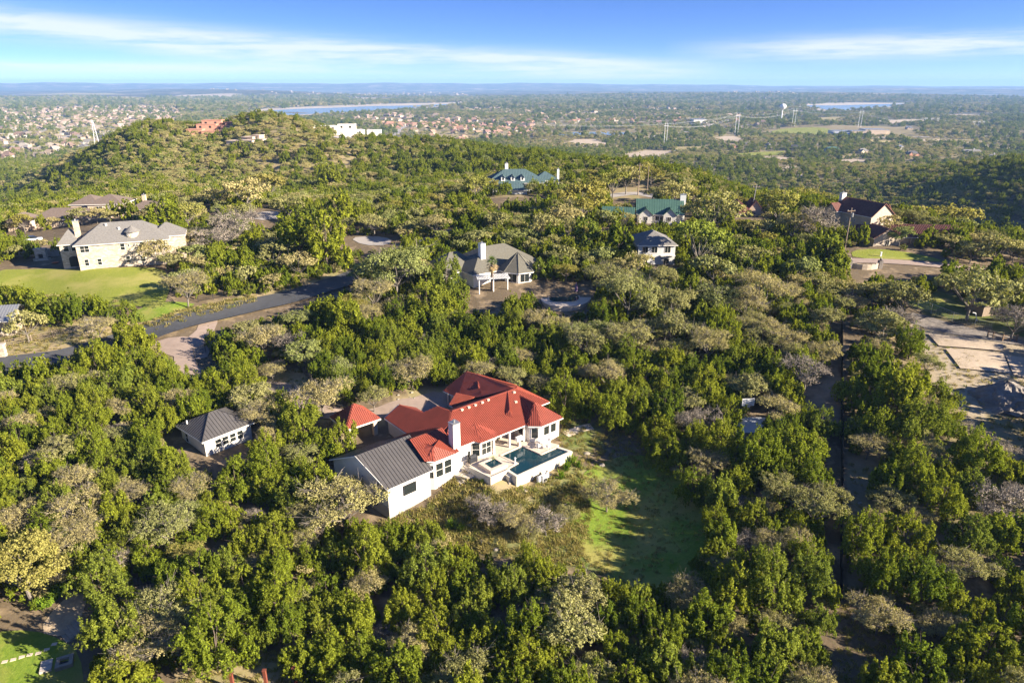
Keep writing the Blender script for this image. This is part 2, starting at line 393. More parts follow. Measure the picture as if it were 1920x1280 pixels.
# ---------------------------------------------------------------- mesh building
class MB:
    def __init__(s): s.v, s.f = [], []
    def add(s, vs, fs):
        o = len(s.v); s.v += [tuple(map(float, p)) for p in vs]; s.f += [tuple(i + o for i in f) for f in fs]
        return s
    def box(s, x0, y0, z0, x1, y1, z1):
        return s.add([(x0, y0, z0), (x1, y0, z0), (x1, y1, z0), (x0, y1, z0), (x0, y0, z1), (x1, y0, z1), (x1, y1, z1), (x0, y1, z1)],
                     [(3, 2, 1, 0), (4, 5, 6, 7), (0, 1, 5, 4), (1, 2, 6, 5), (2, 3, 7, 6), (3, 0, 4, 7)])
    def prism(s, poly, z0, z1):
        a = sum(poly[i - 1][0] * poly[i][1] - poly[i][0] * poly[i - 1][1] for i in range(len(poly)))
        if a < 0: poly = poly[::-1]
        n = len(poly)
        return s.add([(p[0], p[1], z0) for p in poly] + [(p[0], p[1], z1) for p in poly],
                     [tuple(range(n - 1, -1, -1)), tuple(range(n, 2 * n))] + [(i, (i + 1) % n, n + (i + 1) % n, n + i) for i in range(n)])
    def obox(s, c, ax, hx, hy, hz):
        """box at centre c with axes ax (3 unit vectors) and half sizes"""
        c = np.array(c, float); a, b, d = [np.array(q, float) for q in ax]
        P = [c + sx * hx * a + sy * hy * b + sz * hz * d for sz in (-1, 1) for sx, sy in ((-1, -1), (1, -1), (1, 1), (-1, 1))]
        return s.add(P, [(3, 2, 1, 0), (4, 5, 6, 7), (0, 1, 5, 4), (1, 2, 6, 5), (2, 3, 7, 6), (3, 0, 4, 7)])
    def tube(s, p, q, r0, r1=None, n=6, cap=True):
        r1 = r0 if r1 is None else r1
        p, q = np.array(p, float), np.array(q, float)
        d = q - p; d = d / (np.linalg.norm(d) + 1e-9)
        a = np.cross(d, (0, 0, 1) if abs(d[2]) < 0.9 else (1, 0, 0)); a /= np.linalg.norm(a); b = np.cross(d, a)
        vs = []
        for c, r in ((p, r0), (q, r1)):
            for i in range(n):
                t = 2 * PI * i / n
                vs.append(c + r * (math.cos(t) * a + math.sin(t) * b))
        fs = [(i, (i + 1) % n, n + (i + 1) % n, n + i) for i in range(n)]
        fs = [f[::-1] for f in fs]
        if cap: fs += [tuple(range(n)), tuple(range(2 * n - 1, n - 1, -1))]
        return s.add(vs, fs)
    def lathe(s, c, prof, n=10):
        vs = []
        for r, z in prof:
            for i in range(n):
                t = 2 * PI * i / n
                vs.append((c[0] + r * math.cos(t), c[1] + r * math.sin(t), c[2] + z))
        fs = []
        for k in range(len(prof) - 1):
            for i in range(n):
                j = (i + 1) % n
                fs.append((k * n + i, k * n + j, (k + 1) * n + j, (k + 1) * n + i))
        fs.append(tuple(range((len(prof) - 1) * n, len(prof) * n)))
        return s.add(vs, fs)
    def plane(s, pts, th=0.1, seam=None, rw=0.05, rh=0.05, off=0.0, slab=True):
        """roof slab over a planar polygon with standing seams running down the slope"""
        P = [np.array(p, float) for p in pts]
        n = np.zeros(3)
        for i in range(len(P)): n += np.cross(P[i - 1], P[i])
        n /= np.linalg.norm(n)
        if n[2] < 0: P = P[::-1]; n = -n
        m = len(P)
        if slab: s.add([p - n * th for p in P] + P, [tuple(range(m - 1, -1, -1)), tuple(range(m, 2 * m))] + [(i, (i + 1) % m, m + (i + 1) % m, m + i) for i in range(m)])
        if seam:
            d = np.array([0, 0, -1.0]); d -= n * d.dot(n); d /= np.linalg.norm(d)
            a = np.cross(n, d)
            A = [p.dot(a) for p in P]; Dn = [p.dot(d) for p in P]; base = P[0] - a * A[0] - d * Dn[0]
            k = math.ceil((min(A) + 0.03) / seam) * seam + off
            while k < max(A) - 0.03:
                xs = []
                for i in range(m):
                    if (A[i - 1] > k) != (A[i] > k):
                        t = (k - A[i - 1]) / (A[i] - A[i - 1]); xs.append(Dn[i - 1] + t * (Dn[i] - Dn[i - 1]))
                xs.sort()
                for i in range(0, len(xs) - 1, 2):
                    if xs[i + 1] - xs[i] > 0.15:
                        c = base + a * k + d * (xs[i] + xs[i + 1]) / 2 + n * (rh / 2)
                        s.obox(c, (d, a, n), (xs[i + 1] - xs[i]) / 2 - 0.02, rw / 2, rh / 2)
                k += seam
        return s
    def mesh(s, name, m=None, smooth=False):
        me = bpy.data.meshes.new(name); me.from_pydata(s.v, [], s.f)
        if m is not None: me.materials.append(m)
        if smooth:
            for p in me.polygons: p.use_smooth = True
        me.update()
        return me
    def build(s, name, m, parent=None, smooth=False):
        o = bpy.data.objects.new(name, s.mesh(name, m, smooth)); COL.objects.link(o)
        if parent is not None: o.parent = parent
        return o
def npmesh(name, V, Fq, m=None, smooth=False):
    me = bpy.data.meshes.new(name)
    nv, nf, k = len(V), len(Fq), Fq.shape[1]
    me.vertices.add(nv); me.vertices.foreach_set('co', np.ascontiguousarray(V, np.float32).ravel())
    me.loops.add(nf * k); me.loops.foreach_set('vertex_index', np.ascontiguousarray(Fq, np.int32).ravel())
    me.polygons.add(nf); me.polygons.foreach_set('loop_start', np.arange(0, nf * k, k, dtype=np.int32))
    me.polygons.foreach_set('loop_total', np.full(nf, k, np.int32))
    if smooth: me.polygons.foreach_set('use_smooth', np.ones(nf, bool))
    if m is not None: me.materials.append(m)
    me.update(calc_edges=True)
    return me
def tag(o, label=None, cat=None, group=None, kind=None):
    if label: o['label'] = label
    if cat: o['category'] = cat
    if group: o['group'] = group
    if kind: o['kind'] = kind
    return o
def thing(name, label, cat, loc=(0, 0, 0), rot=0.0, group=None):
    o = bpy.data.objects.new(name, None); COL.objects.link(o)
    o.empty_display_size = 0.3
    o.location = tuple(map(float, loc)); o.rotation_euler = (0, 0, rot)
    return tag(o, label, cat, group)
def link(name, me, parent=None):
    o = bpy.data.objects.new(name, me); COL.objects.link(o)
    if parent is not None: o.parent = parent
    return o
LM = {}                                   # landmarks used to tell trees apart
def mark(text, p): LM[text] = (float(p[0]), float(p[1]))

# ---------------------------------------------------------------- ground
def build_ground():
    # the built-up clearings and open ground, in world metres
    tl = np.concatenate([np.linspace(-180, -66, 14), np.linspace(-58, -44, 12), np.linspace(-43, 43, 270), np.linspace(44, 58, 12), np.linspace(66, 180, 14)])
    rl = np.exp(np.linspace(math.log(2.5), math.log(21500), 470))
    TH, R = np.meshgrid(np.radians(tl), rl)
    X, Y = R * np.sin(TH), R * np.cos(TH)
    Z = height(X, Y)
    nr, ntt = X.shape
    V = np.stack([X, Y, Z], -1).reshape(-1, 3)
    i = np.arange((nr - 1) * (ntt - 1)); a = (i // (ntt - 1)) * ntt + i % (ntt - 1)
    Fq = np.stack([a, a + 1, a + ntt + 1, a + ntt], -1)[:, ::-1]
    me = npmesh('ground', V, Fq, None, True)
    # ground cover: 0 leaf litter under the woods .. 1 open dry grass ; second channel: green grass ; third: pale rock/caliche
    x, y = V[:, 0], V[:, 1]
    r = np.hypot(x, y)
    dry = np.zeros(len(V)); green = np.zeros(len(V)); pale = np.zeros(len(V))
    for poly, ch, val in COVER:
        k = inpoly(x, y, poly)
        {'d': dry, 'g': green, 'p': pale}[ch][k] = val
    dry = np.maximum(dry, .8 * np.clip((r - 560) / 150, 0, 1))
    for nm, arr in (('dry', dry), ('green', green), ('pale', pale)):
        at_ = me.attributes.new(nm, 'FLOAT', 'POINT'); at_.data.foreach_set('value', arr.astype(np.float32))
    m, nt, N, L, b = newmat('ground_cover')
    b.inputs['Roughness'].default_value = 0.95; b.inputs['Specular IOR Level'].default_value = 0.1
    t = N.new('ShaderNodeTexCoord')
    def noise(sc, det=5, rough=0.6):
        n = N.new('ShaderNodeTexNoise'); n.inputs['Scale'].default_value = sc; n.inputs['Detail'].default_value = det; n.inputs['Roughness'].default_value = rough
        L.new(t.outputs['Object'], n.inputs['Vector']); return n.outputs[0]
    def mth(op, a, b_, clamp=False):
        n = N.new('ShaderNodeMath'); n.operation = op; n.use_clamp = clamp
        for k, v in enumerate((a, b_)):
            if isinstance(v, (int, float)): n.inputs[k].default_value = v
            else: L.new(v, n.inputs[k])
        return n.outputs[0]
    def mix(f, a, b_):
        n = N.new('ShaderNodeMix'); n.data_type = 'RGBA'
        L.new(f, n.inputs[0])
        for k, v in ((6, a), (7, b_)):
            if isinstance(v, tuple): n.inputs[k].default_value = (*v, 1)
            else: L.new(v, n.inputs[k])
        return n.outputs[2]
    def attr(nm):
        n = N.new('ShaderNodeAttribute'); n.attribute_name = nm; return n.outputs['Fac']
    def step(v, lo, hi): return mth('MULTIPLY', mth('SUBTRACT', v, lo), 1 / (hi - lo), True)
    nA, nB, nC, nD = noise(0.08), noise(0.35), noise(1.6, 8, 0.7), noise(9.0, 3)
    litter = mix(nC, (0.085, 0.062, 0.042), (0.20, 0.155, 0.10))
    litter = mix(step(nB, 0.52, 0.68), litter, (0.30, 0.225, 0.145))
    litter = mix(step(nC, 0.62, 0.72), litter, (0.075, 0.085, 0.03))
    dryc = mix(nC, (0.24, 0.19, 0.10), (0.42, 0.33, 0.20))
    dryc = mix(step(nB, 0.45, 0.65), dryc, (0.23, 0.21, 0.09))
    grn = mix(nC, (0.055, 0.095, 0.015), (0.15, 0.19, 0.04))
    grn = mix(step(nB, 0.5, 0.72), grn, (0.25, 0.22, 0.09))
    palec = mix(nC, (0.30, 0.245, 0.175), (0.42, 0.355, 0.265))
    c = mix(mth('MULTIPLY', attr('dry'), mth('ADD', 0.55, nB), True), litter, dryc)
    c = mix(mth('MULTIPLY', attr('green'), step(nC, 0.30, 0.48), True), c, grn)
    c = mix(mth('MULTIPLY', attr('pale'), step(nB, 0.3, 0.5), True), c, palec)
    # beyond about two kilometres the woods are ground texture: dark crowns, grey scrub, pale clearings
    geo = N.new('ShaderNodeNewGeometry')
    ln = N.new('ShaderNodeVectorMath'); ln.operation = 'LENGTH'; L.new(geo.outputs['Position'], ln.inputs[0])
    far = step(ln.outputs['Value'], 1700, 3000)
    vo = N.new('ShaderNodeTexVoronoi'); vo.inputs['Scale'].default_value = 0.055; L.new(t.outputs['Object'], vo.inputs['Vector'])
    nf, ng = noise(0.004, 8, 0.65), noise(0.0012, 6, 0.6)
    fc = mix(step(vo.outputs['Distance'], 0.25, 0.75), (0.028, 0.036, 0.014), (0.085, 0.085, 0.045))
    fc = mix(step(nf, 0.47, 0.60), fc, (0.16, 0.13, 0.09))
    fc = mix(mth('MULTIPLY', step(ng, 0.52, 0.60), step(nf, 0.45, 0.58)), fc, (0.30, 0.24, 0.17))
    c = mix(far, c, fc)
    L.new(c, b.inputs['Base Color'])
    bp = N.new('ShaderNodeBump'); bp.inputs['Strength'].default_value = 0.5; bp.inputs['Distance'].default_value = 0.15
    L.new(nC, bp.inputs['Height']); L.new(bp.outputs[0], b.inputs['Normal'])
    me.materials.append(m)
    o = link('ground', me); o['kind'] = 'structure'
    return o
def clip(poly, x0, y0, x1, y1):
    def cut(P, f, inter):
        out = []
        for i in range(len(P)):
            a, b = P[i - 1], P[i]
            fa, fb = f(a), f(b)
            if fb:
                if not fa: out.append(inter(a, b))
                out.append(b)
            elif fa: out.append(inter(a, b))
        return out
    def ix(k): return lambda a, b: (k, a[1] + (b[1] - a[1]) * (k - a[0]) / (b[0] - a[0]))
    def iy(k): return lambda a, b: (a[0] + (b[0] - a[0]) * (k - a[1]) / (b[1] - a[1]), k)
    P = [tuple(map(float, p[:2])) for p in poly]
    for f, i in ((lambda p: p[0] >= x0, ix(x0)), (lambda p: p[0] <= x1, ix(x1)), (lambda p: p[1] >= y0, iy(y0)), (lambda p: p[1] <= y1, iy(y1))):
        if len(P) < 3: return []
        P = cut(P, f, i)
    return P
def smoothpoly(poly, n=2):
    P = [np.array(p[:2], float) for p in poly]
    for _ in range(n):
        Q = []
        for i in range(len(P)):
            a, b = P[i], P[(i + 1) % len(P)]
            Q += [a * 0.75 + b * 0.25, a * 0.25 + b * 0.75]
        P = Q
    return [tuple(p) for p in P]
def drape(name, poly, m, dz=0.06, res=1.0, z=None):
    """a sheet that lies on the terrain"""
    xs = [p[0] for p in poly]; ys = [p[1] for p in poly]
    V, Fc = [], []
    for i in range(int(math.floor(min(xs) / res)), int(math.floor(max(xs) / res)) + 1):
        for j in range(int(math.floor(min(ys) / res)), int(math.floor(max(ys) / res)) + 1):
            q = clip(poly, i * res, j * res, (i + 1) * res, (j + 1) * res)
            if len(q) >= 3:
                a = sum(q[k - 1][0] * q[k][1] - q[k][0] * q[k - 1][1] for k in range(len(q)))
                if abs(a) < 1e-5: continue
                if a < 0: q = q[::-1]
                Fc.append(tuple(range(len(V), len(V) + len(q)))); V += q
    V = np.array(V)
    Z = height(V[:, 0], V[:, 1]) + dz if z is None else np.full(len(V), z)
    me = bpy.data.meshes.new(name); me.from_pydata([tuple(p) for p in np.column_stack([V, Z])], [], Fc)
    import bmesh
    bm = bmesh.new(); bm.from_mesh(me); bmesh.ops.remove_doubles(bm, verts=bm.verts, dist=0.01); bm.to_mesh(me); bm.free()
    for p in me.polygons: p.use_smooth = True
    me.materials.append(m)
    o = link(name, me); o['kind'] = 'structure'
    return o
def ribbon(name, line, w, m, dz=0.08, step=2.0, kerb=None):
    P = [np.array(p[:2], float) for p in line]
    # Catmull-Rom
    pts = []
    for i in range(len(P) - 1):
        p0, p1, p2, p3 = P[max(i - 1, 0)], P[i], P[i + 1], P[min(i + 2, len(P) - 1)]
        n = max(2, int(np.linalg.norm(p2 - p1) / step))
        for k in range(n):
            t = k / n
            pts.append(0.5 * (2 * p1 + (p2 - p0) * t + (2 * p0 - 5 * p1 + 4 * p2 - p3) * t * t + (3 * p1 - p0 - 3 * p2 + p3) * t ** 3))
    pts.append(P[-1]); pts = np.array(pts)
    d = np.gradient(pts, axis=0); d /= np.linalg.norm(d, axis=1)[:, None] + 1e-9
    nrm = np.stack([-d[:, 1], d[:, 0]], -1)
    offs = np.linspace(-w / 2, w / 2, 5)
    Q = pts[:, None] + nrm[:, None] * offs[None, :, None]
    zc = height(pts[:, 0], pts[:, 1])
    Z = np.maximum(height(Q[..., 0], Q[..., 1]), zc[:, None] - 0.1) + dz
    V = np.concatenate([Q, Z[..., None]], -1).reshape(-1, 3)
    n = len(pts)
    Fq = np.array([(i * 5 + j, i * 5 + j + 1, (i + 1) * 5 + j + 1, (i + 1) * 5 + j) for i in range(n - 1) for j in range(4)])
    o = link(name, npmesh(name, V, Fq[:, ::-1], m, True)); o['kind'] = 'structure'
    return o, pts

# ---------------------------------------------------------------- house pieces
def window(root, p, du, w, h, cols=2, rows=1, frame='fascia', fw=0.07, dep=0.07, name='window', pane=True, out=0.0):
    """frame + pane on a wall: p = bottom left corner, du = unit direction along the wall (outside is to its right-hand side)"""
    p = np.array(p, float); du = np.array([du[0], du[1], 0.0]); du /= np.linalg.norm(du)
    nn = np.array([du[1], -du[0], 0.0]); up = np.array([0, 0, 1.0])
    p = p + nn * out
    mb = MB(); ax = (du, nn, up)
    c = p + du * w / 2 + up * h / 2
    for sgn in (-1, 1):
        mb.obox(c + up * sgn * (h / 2 - fw / 2), ax, w / 2, dep, fw / 2)
        mb.obox(c + du * sgn * (w / 2 - fw / 2), ax, fw / 2, dep - 0.004, h / 2 - fw)
    for i in range(1, cols): mb.obox(p + du * w * i / cols + up * h / 2, ax, fw * 0.35, dep - 0.012, h / 2 - fw)
    for i in range(1, rows): mb.obox(p + du * w / 2 + up * h * i / rows, ax, w / 2 - fw, dep - 0.018, fw * 0.35)
    o = mb.build(name, M[frame], root)
    if pane:
        g = MB(); g.obox(c, ax, w / 2 - fw * 0.8, 0.02, h / 2 - fw * 0.8); g.build('pane', M['glass'], o)
    return o
def hip_planes(x0, x1, y0, y1, ze, zr, axis='x', hl=True, hr=True, ov=0.45):
    """the slopes of a hipped or gabled roof; ze is the wall-top height, the eaves run out and down by the overhang"""
    X0, X1, Y0, Y1 = x0 - ov, x1 + ov, y0 - ov, y1 + ov
    if axis == 'x':
        hw_ = (y1 - y0) / 2; sl = (zr - ze) / hw_; zo = ze - sl * ov; ym = (y0 + y1) / 2; run = hw_ + ov
        a = min(run, (X1 - X0) / 2 - 0.01)
        rl, rr = X0 + (a if hl else 0), X1 - (a if hr else 0)
        A, B, Cc, Dd = (X0, Y0, zo), (X1, Y0, zo), (X1, Y1, zo), (X0, Y1, zo); R0, R1 = (rl, ym, zr), (rr, ym, zr)
        out = [[A, B, R1, R0], [Cc, Dd, R0, R1]]
        if hr: out.append([B, Cc, R1])
        if hl: out.append([Dd, A, R0])
        return out
    pl = hip_planes(y0, y1, -x1, -x0, ze, zr, 'x', hl, hr, ov)
    return [[(-q[1], q[0], q[2]) for q in P] for P in pl]
def roof(root, planes, m, seam=None, th=0.12, rw=0.05, rh=0.05, name='roof', fascia=True):
    mb = MB()
    for P in planes: mb.plane(P, th, seam, rw, rh)
    return mb.build(name, M[m], root)
def eave_trim(root, pts, h=0.16, t=0.05, m='fascia', name='fascia'):
    for a, b in pts:
        a, b = np.array(a, float), np.array(b, float); d = b - a; l = np.linalg.norm(d); d /= l
        nn = np.array([d[1], -d[0], 0]); nn /= np.linalg.norm(nn) + 1e-9
        MB().obox((a + b) / 2 + np.array([0, 0, -h / 2 - 0.03]) + nn * 0.02, (d, nn, np.cross(d, nn)), l / 2, t / 2, h / 2).build(name, M[m], root)
def gable_wall(mb, x0, x1, y0, y1, z0, ze, zr, axis='x', ends=(True, True)):
    """walls of a gabled block"""
    mb.box(x0, y0, z0, x1, y1, ze)
    if axis == 'x':
        ym = (y0 + y1) / 2
        for k, x in ((0, x0), (1, x1)):
            if ends[k]:
                xa, xb = (x, x + 0.25) if k == 0 else (x - 0.25, x)
                mb.add([(xa, y0, ze), (xa, y1, ze), (xa, ym, zr), (xb, y0, ze), (xb, y1, ze), (xb, ym, zr)], [(0, 2, 1), (3, 4, 5), (0, 1, 4, 3), (1, 2, 5, 4), (2, 0, 3, 5)])
    else:
        xm = (x0 + x1) / 2
        for k, y in ((0, y0), (1, y1)):
            if ends[k]:
                ya, yb = (y, y + 0.25) if k == 0 else (y - 0.25, y)
                mb.add([(x0, ya, ze), (x1, ya, ze), (xm, ya, zr), (x0, yb, ze), (x1, yb, ze), (xm, yb, zr)], [(0, 1, 2), (3, 5, 4), (0, 3, 4, 1), (1, 4, 5, 2), (2, 5, 3, 0)])
    return mb
def chimney(root, x, y, z0, z1, w=1.0, d=1.0, m='white', flues=1):
    c = MB().box(x - w / 2, y - d / 2, z0, x + w / 2, y + d / 2, z1).build('chimney', M[m], root)
    cap = MB().box(x - w / 2 - 0.06, y - d / 2 - 0.06, z1, x + w / 2 + 0.06, y + d / 2 + 0.06, z1 + 0.12)
    for i in range(flues):
        cap.tube((x + (i - (flues - 1) / 2) * 0.4, y, z1 + 0.12), (x + (i - (flues - 1) / 2) * 0.4, y, z1 + 0.5), 0.14, 0.16, 8)
    cap.build('chimney_cap', M['metal'], c)
    return c
# ---------------------------------------------------------------- the red roofed house (local frame: s along the front, t towards the back)
def build_red_house():
    R = thing('house', 'rambling cream house with bright red ribbed metal roofs and a white chimney, beside the pool', 'house', (HO[0], HO[1], 0), HT)
    fp = [(-12, 9.5), (-11.7, 1.35), (-11.0, .75), (-7.2, .75), (-7.2, 1.75), (-4.05, 1.75), (-2.95, .9), (-.95, .9), (-.95, 3.7), (5.55, 3.7), (5.55, 0.05), (6.7, -1.0), (10.6, -1.0), (10.6, 2.8), (11.4, 2.8), (11.4, 10), (9.5, 18), (3.3, 17.9), (3.6, 12.5), (1.5, 12.5), (0, 10.5), (-5, 10.5), (-4.6, 15.5), (-9.4, 15.5), (-9.4, 9.5)]
    MB().prism(fp, -3.2, 2.72).build('walls', M['white'], R)
    # garage wing keeps its own cream render
    MB().box(-9.46, 9.6, -0.5, -9.35, 15.45, 2.68).build('garage_wall', M['cream'], R)
    pz = lambda t: 2.8 + .5217 * (t - .45)
    f = lambda pts, g: [(s, t, g(t)) for s, t in pts]
    front = MB()
    front.plane(f([(-7.0, 1.0), (-4.0, 1.0), (-3.3, .45), (5.2, .45), (9.0, 2.4), (11.75, 2.4), (8.03, 6.2), (-4, 6.2), (-5.9, 4.4), (-7, 3.3)], pz), .12, .30, .085, .065)
    front.plane([(8.03, 6.2, 5.8), (11.75, 2.4, pz(2.4)), (11.75, 10.2, pz(2.4))], .12, .30, .085, .065)
    front.plane([(-4, 6.2, 5.8), (8.03, 6.2, 5.8), (10, 9.3, 4.2), (1, 12.5, 2.6), (-3.6, 10.4, 3.7), (-4.4, 9.3, 4.25)], .1)
    front.obox((2.0, 6.2, 5.83), ((1, 0, 0), (0, 1, 0), (0, 0, 1)), 6.05, .14, .05)
    rf = front.build('main_roof', M['redroof'], R)
    vents = [(340, 655), (435, 620), (525, 590), (620, 553), (703, 518), (1062, 412), (1085, 545)]
    for X, Y in vents:
        u, v = 820 + X * .13542, 680 + Y * .13542
        for _ in range(1):
            lo, hi = 0.5, 6.5
            for _k in range(30):                     # slide down the sight line to the slope
                z = (lo + hi) / 2; p = at(u, v, z=z)[:2] - HO; t = p @ HE2
                if z > pz(t): hi = z
                else: lo = z
        s_, t_ = p @ HE1, p @ HE2
        MB().box(s_ - .2, t_ - .16, z - .12, s_ + .2, t_ + .16, z + .2).build('roof_vent', M['cream'], rf)
    wing = MB()
    wing.plane([(-9.8, 4.4, 2.8), (-9.8, 15.9, 2.8), (-7.1, 15.9, 4.2), (-6.2, 10.5, 4.67), (-4.4, 9.3, 5.6), (-4.0, 6.2, 5.8), (-5.9, 4.4, 4.83)], .12, .30, .085, .065)
    wing.plane([(-7.1, 15.9, 4.2), (-6.2, 10.5, 4.67), (-4.2, 10.5, 2.9), (-4.2, 15.9, 2.8)], .1, .30, .085, .065)
    wing.build('garage_wing_roof', M['redroof'], R)
    MB().obox((-8.45, 15.93, 3.4), ((.887, 0, .46), (0, 1, 0), (-.46, 0, .887)), 1.52, .04, .1).build('fascia', M['fascia'], R)
    # polygon bays: small facets that stand proud of the main slope
    b2 = MB(); pk = (-2.16, 3.07, 4.42)
    b2.plane([(-4.05, 1.45, 3.1), (-2.98, .4, 2.78), pk], .1, .30, .085, .065)
    b2.plane([(-2.98, .4, 2.78), (-.55, .38, 2.78), pk], .1, .30, .085, .065)
    b2.plane([(-.55, .38, 2.78), (.3, 1.0, 3.1), pk], .1)
    b2.plane([(-4.05, 1.45, 3.1), pk, (-3.2, 2.9, 4.1)], .1)
    b2.build('bay_roof', M['redroof'], R)
    sp = MB()
    T, A1, A2, AP = (6.5, 6.25, 5.95), (3.25, 2.95, 4.15), (4.05, 2.05, 3.7), (3.95, 2.75, 4.75)
    sp.plane([T, A1, AP], .06); sp.plane([T, AP, A2], .06, .30, .085, .065); sp.plane([A1, A2, AP], .06, .30, .085, .065)
    sp.build('roof_gablet', M['redroof'], R)
    rb = MB(); P0, P1 = (7.9, 5.05, 5.22), (7.9, 1.5, 5.22)
    rb.plane([(5.15, .5, 2.8), (5.15, -.1, 2.8), P1, P0], .12, .30, .085, .065)
    rb.plane([(5.15, -.1, 2.8), (6.65, -1.42, 2.8), P1], .12, .30, .085, .065)
    rb.plane([(6.65, -1.42, 2.8), (11, -1.42, 2.8), P1], .12, .30, .085, .065)
    rb.plane([(11, -1.42, 2.8), (11, 2.5, 2.8), P0, P1], .12, .30, .085, .065)
    rb.build('bay_roof', M['redroof'], R)
    lb = MB(); lz = lambda t: 2.8 + .494 * (t - .45); pk = (-10.25, 1.74, 4.2)
    lb.plane(f([(-12.3, .95), (-11.0, .45), (-7.0, .45), (-7.0, 4.5), (-12.3, 4.5)], lz), .12, .30, .085, .065)
    lb.plane([(-12.3, 4.5, 4.8), (-7, 4.5, 4.8), (-7, 9.5, 2.8), (-12.3, 9.5, 2.8)], .12, .30, .085, .065)
    lb.plane([(-11.95, 1.05, 2.95), (-11.08, .38, 2.78), pk], .08, .30, .085, .065)
    lb.plane([(-11.08, .38, 2.78), (-7.7, .38, 2.78), pk], .08, .30, .085, .065)
    lb.plane([(-7.7, .38, 2.78), (-8.4, 3.1, 4.15), pk], .08, .30, .085, .065)
    lb.plane([(-11.95, 1.05, 2.95), pk, (-10.6, 3.2, 4.2), (-11.6, 2.6, 3.9)], .08, .30, .085, .065)
    lb.build('bay_roof', M['redroof'], R)
    bw = MB()
    bw.plane([(2.6, 18.3, 2.8), (2.9, 14.6, 2.8), (4.6, 10.4, 3.9), (8.0, 6.6, 5.75), (6.9, 14.6, 5.8), (6.2, 16.6, 5.8)], .12, .30, .085, .065)
    bw.plane([(6.2, 16.6, 5.8), (8.0, 6.6, 5.75), (11.7, 10.1, 3.85), (10, 18.3, 2.8)], .12, .30, .085, .065)
    bw.plane([(2.6, 18.3, 2.8), (6.2, 16.6, 5.8), (10, 18.3, 2.8)], .12, .30, .085, .065)
    bw.plane([(6.9, 14.65, 5.86), (5.3, 12.2, 4.62), (6.75, 11.6, 4.5), (8.2, 13.2, 5.4)], .1, .30, .085, .065)   # small hip that catches the sun
    bw.plane([(.2, 13.2, 2.9), (.4, 10.7, 2.9), (4.0, 11.5, 3.75), (3.1, 15.2, 3.25)], .12, .30, .085, .065)
    bw.build('back_wing_roof', M['redroof'], R)
    eave_trim(R, [((2.6, 18.3, 2.78), (2.9, 14.6, 2.78)), ((.2, 13.2, 2.85), (.4, 10.7, 2.85))])
    MB().box(2.55, 16.7, 0, 2.95, 17.1, 2.7).build('post', M['cream'], R)
    eave_trim(R, [((-3.3, .45, 2.78), (5.2, .45, 2.78)), ((5.15, -.1, 2.78), (6.65, -1.42, 2.78)), ((6.65, -1.42, 2.78), (11, -1.42, 2.78)), ((11, -1.42, 2.78), (11, 2.5, 2.78)),
                  ((-7, 1.0, 3.07), (-4.05, 1.0, 3.07)), ((-4.05, 1.3, 3.0), (-2.98, .36, 2.76)), ((-2.98, .36, 2.76), (-.55, .36, 2.76)),
                  ((-11.95, 1.0, 2.9), (-11.08, .36, 2.76)), ((-11.08, .36, 2.76), (-7.0, .36, 2.76)), ((-9.8, 15.9, 2.78), (-9.8, 9.3, 2.78)), ((9.0, 2.38, 3.8), (11.75, 2.38, 3.8))])
    chimney(R, -7.0, 1.5, -1.2, 6.75, 1.15, 1.15)
    # covered patio posts, doors and windows
    for s in (-.75, 2.2, 5.0): MB().box(s - .13, .6, 0, s + .13, .86, 2.7).build('post', M['fascia'], R)
    d45 = lambda a, b: (b[0] - a[0], b[1] - a[1])
    window(R, (-2.85, .9, .35), (1, 0), 1.75, 2.1, 2, 2)
    window(R, (-3.95, 1.67, .3), d45((-4.05, 1.75), (-2.95, .9)), 1.15, 2.2, 1, 2)
    window(R, (6.85, -1.0, .95), (1, 0), .25, .25, 1, 1)
    window(R, (7.35, -1.0, .75), (1, 0), 1.2, 1.55, 1, 1); window(R, (8.75, -1.0, .75), (1, 0), 1.2, 1.55, 1, 1)
    window(R, (5.72, -.1, .55), d45((5.55, .05), (6.7, -1.0)), 1.1, 1.75, 1, 1)
    window(R, (5.55, 2.6, .45), (0, -1), 1.5, 1.9, 1, 1)
    window(R, (-10.8, .75, -.1), (1, 0), 1.25, 2.2, 1, 2); window(R, (-9.4, .75, -.1), (1, 0), 1.25, 2.2, 1, 2)
    window(R, (-11.6, 1.28, -.1), d45((-11.7, 1.35), (-11.0, .75)), .75, 2.1, 1, 2)
    window(R, (.2, 3.7, .9), (1, 0), 1.5, 1.3, 1, 1); window(R, (3.1, 3.7, .8), (1, 0), 1.4, 1.5, 1, 1)
    dr = MB().box(2.0, 3.62, .02, 2.85, 3.72, 2.15).build('door', M['glass'], R)
    MB().box(1.92, 3.6, .02, 2.0, 3.75, 2.2).build('door_frame', M['fascia'], dr)
    MB().box(-6.95, 1.4, -1.2, -4.15, 1.76, .2).build('chimney_breast', M['white'], R)
    window(R, (-4.75, 1.75, .2), (1, 0), .6, 1.2, 1, 1)
    return R
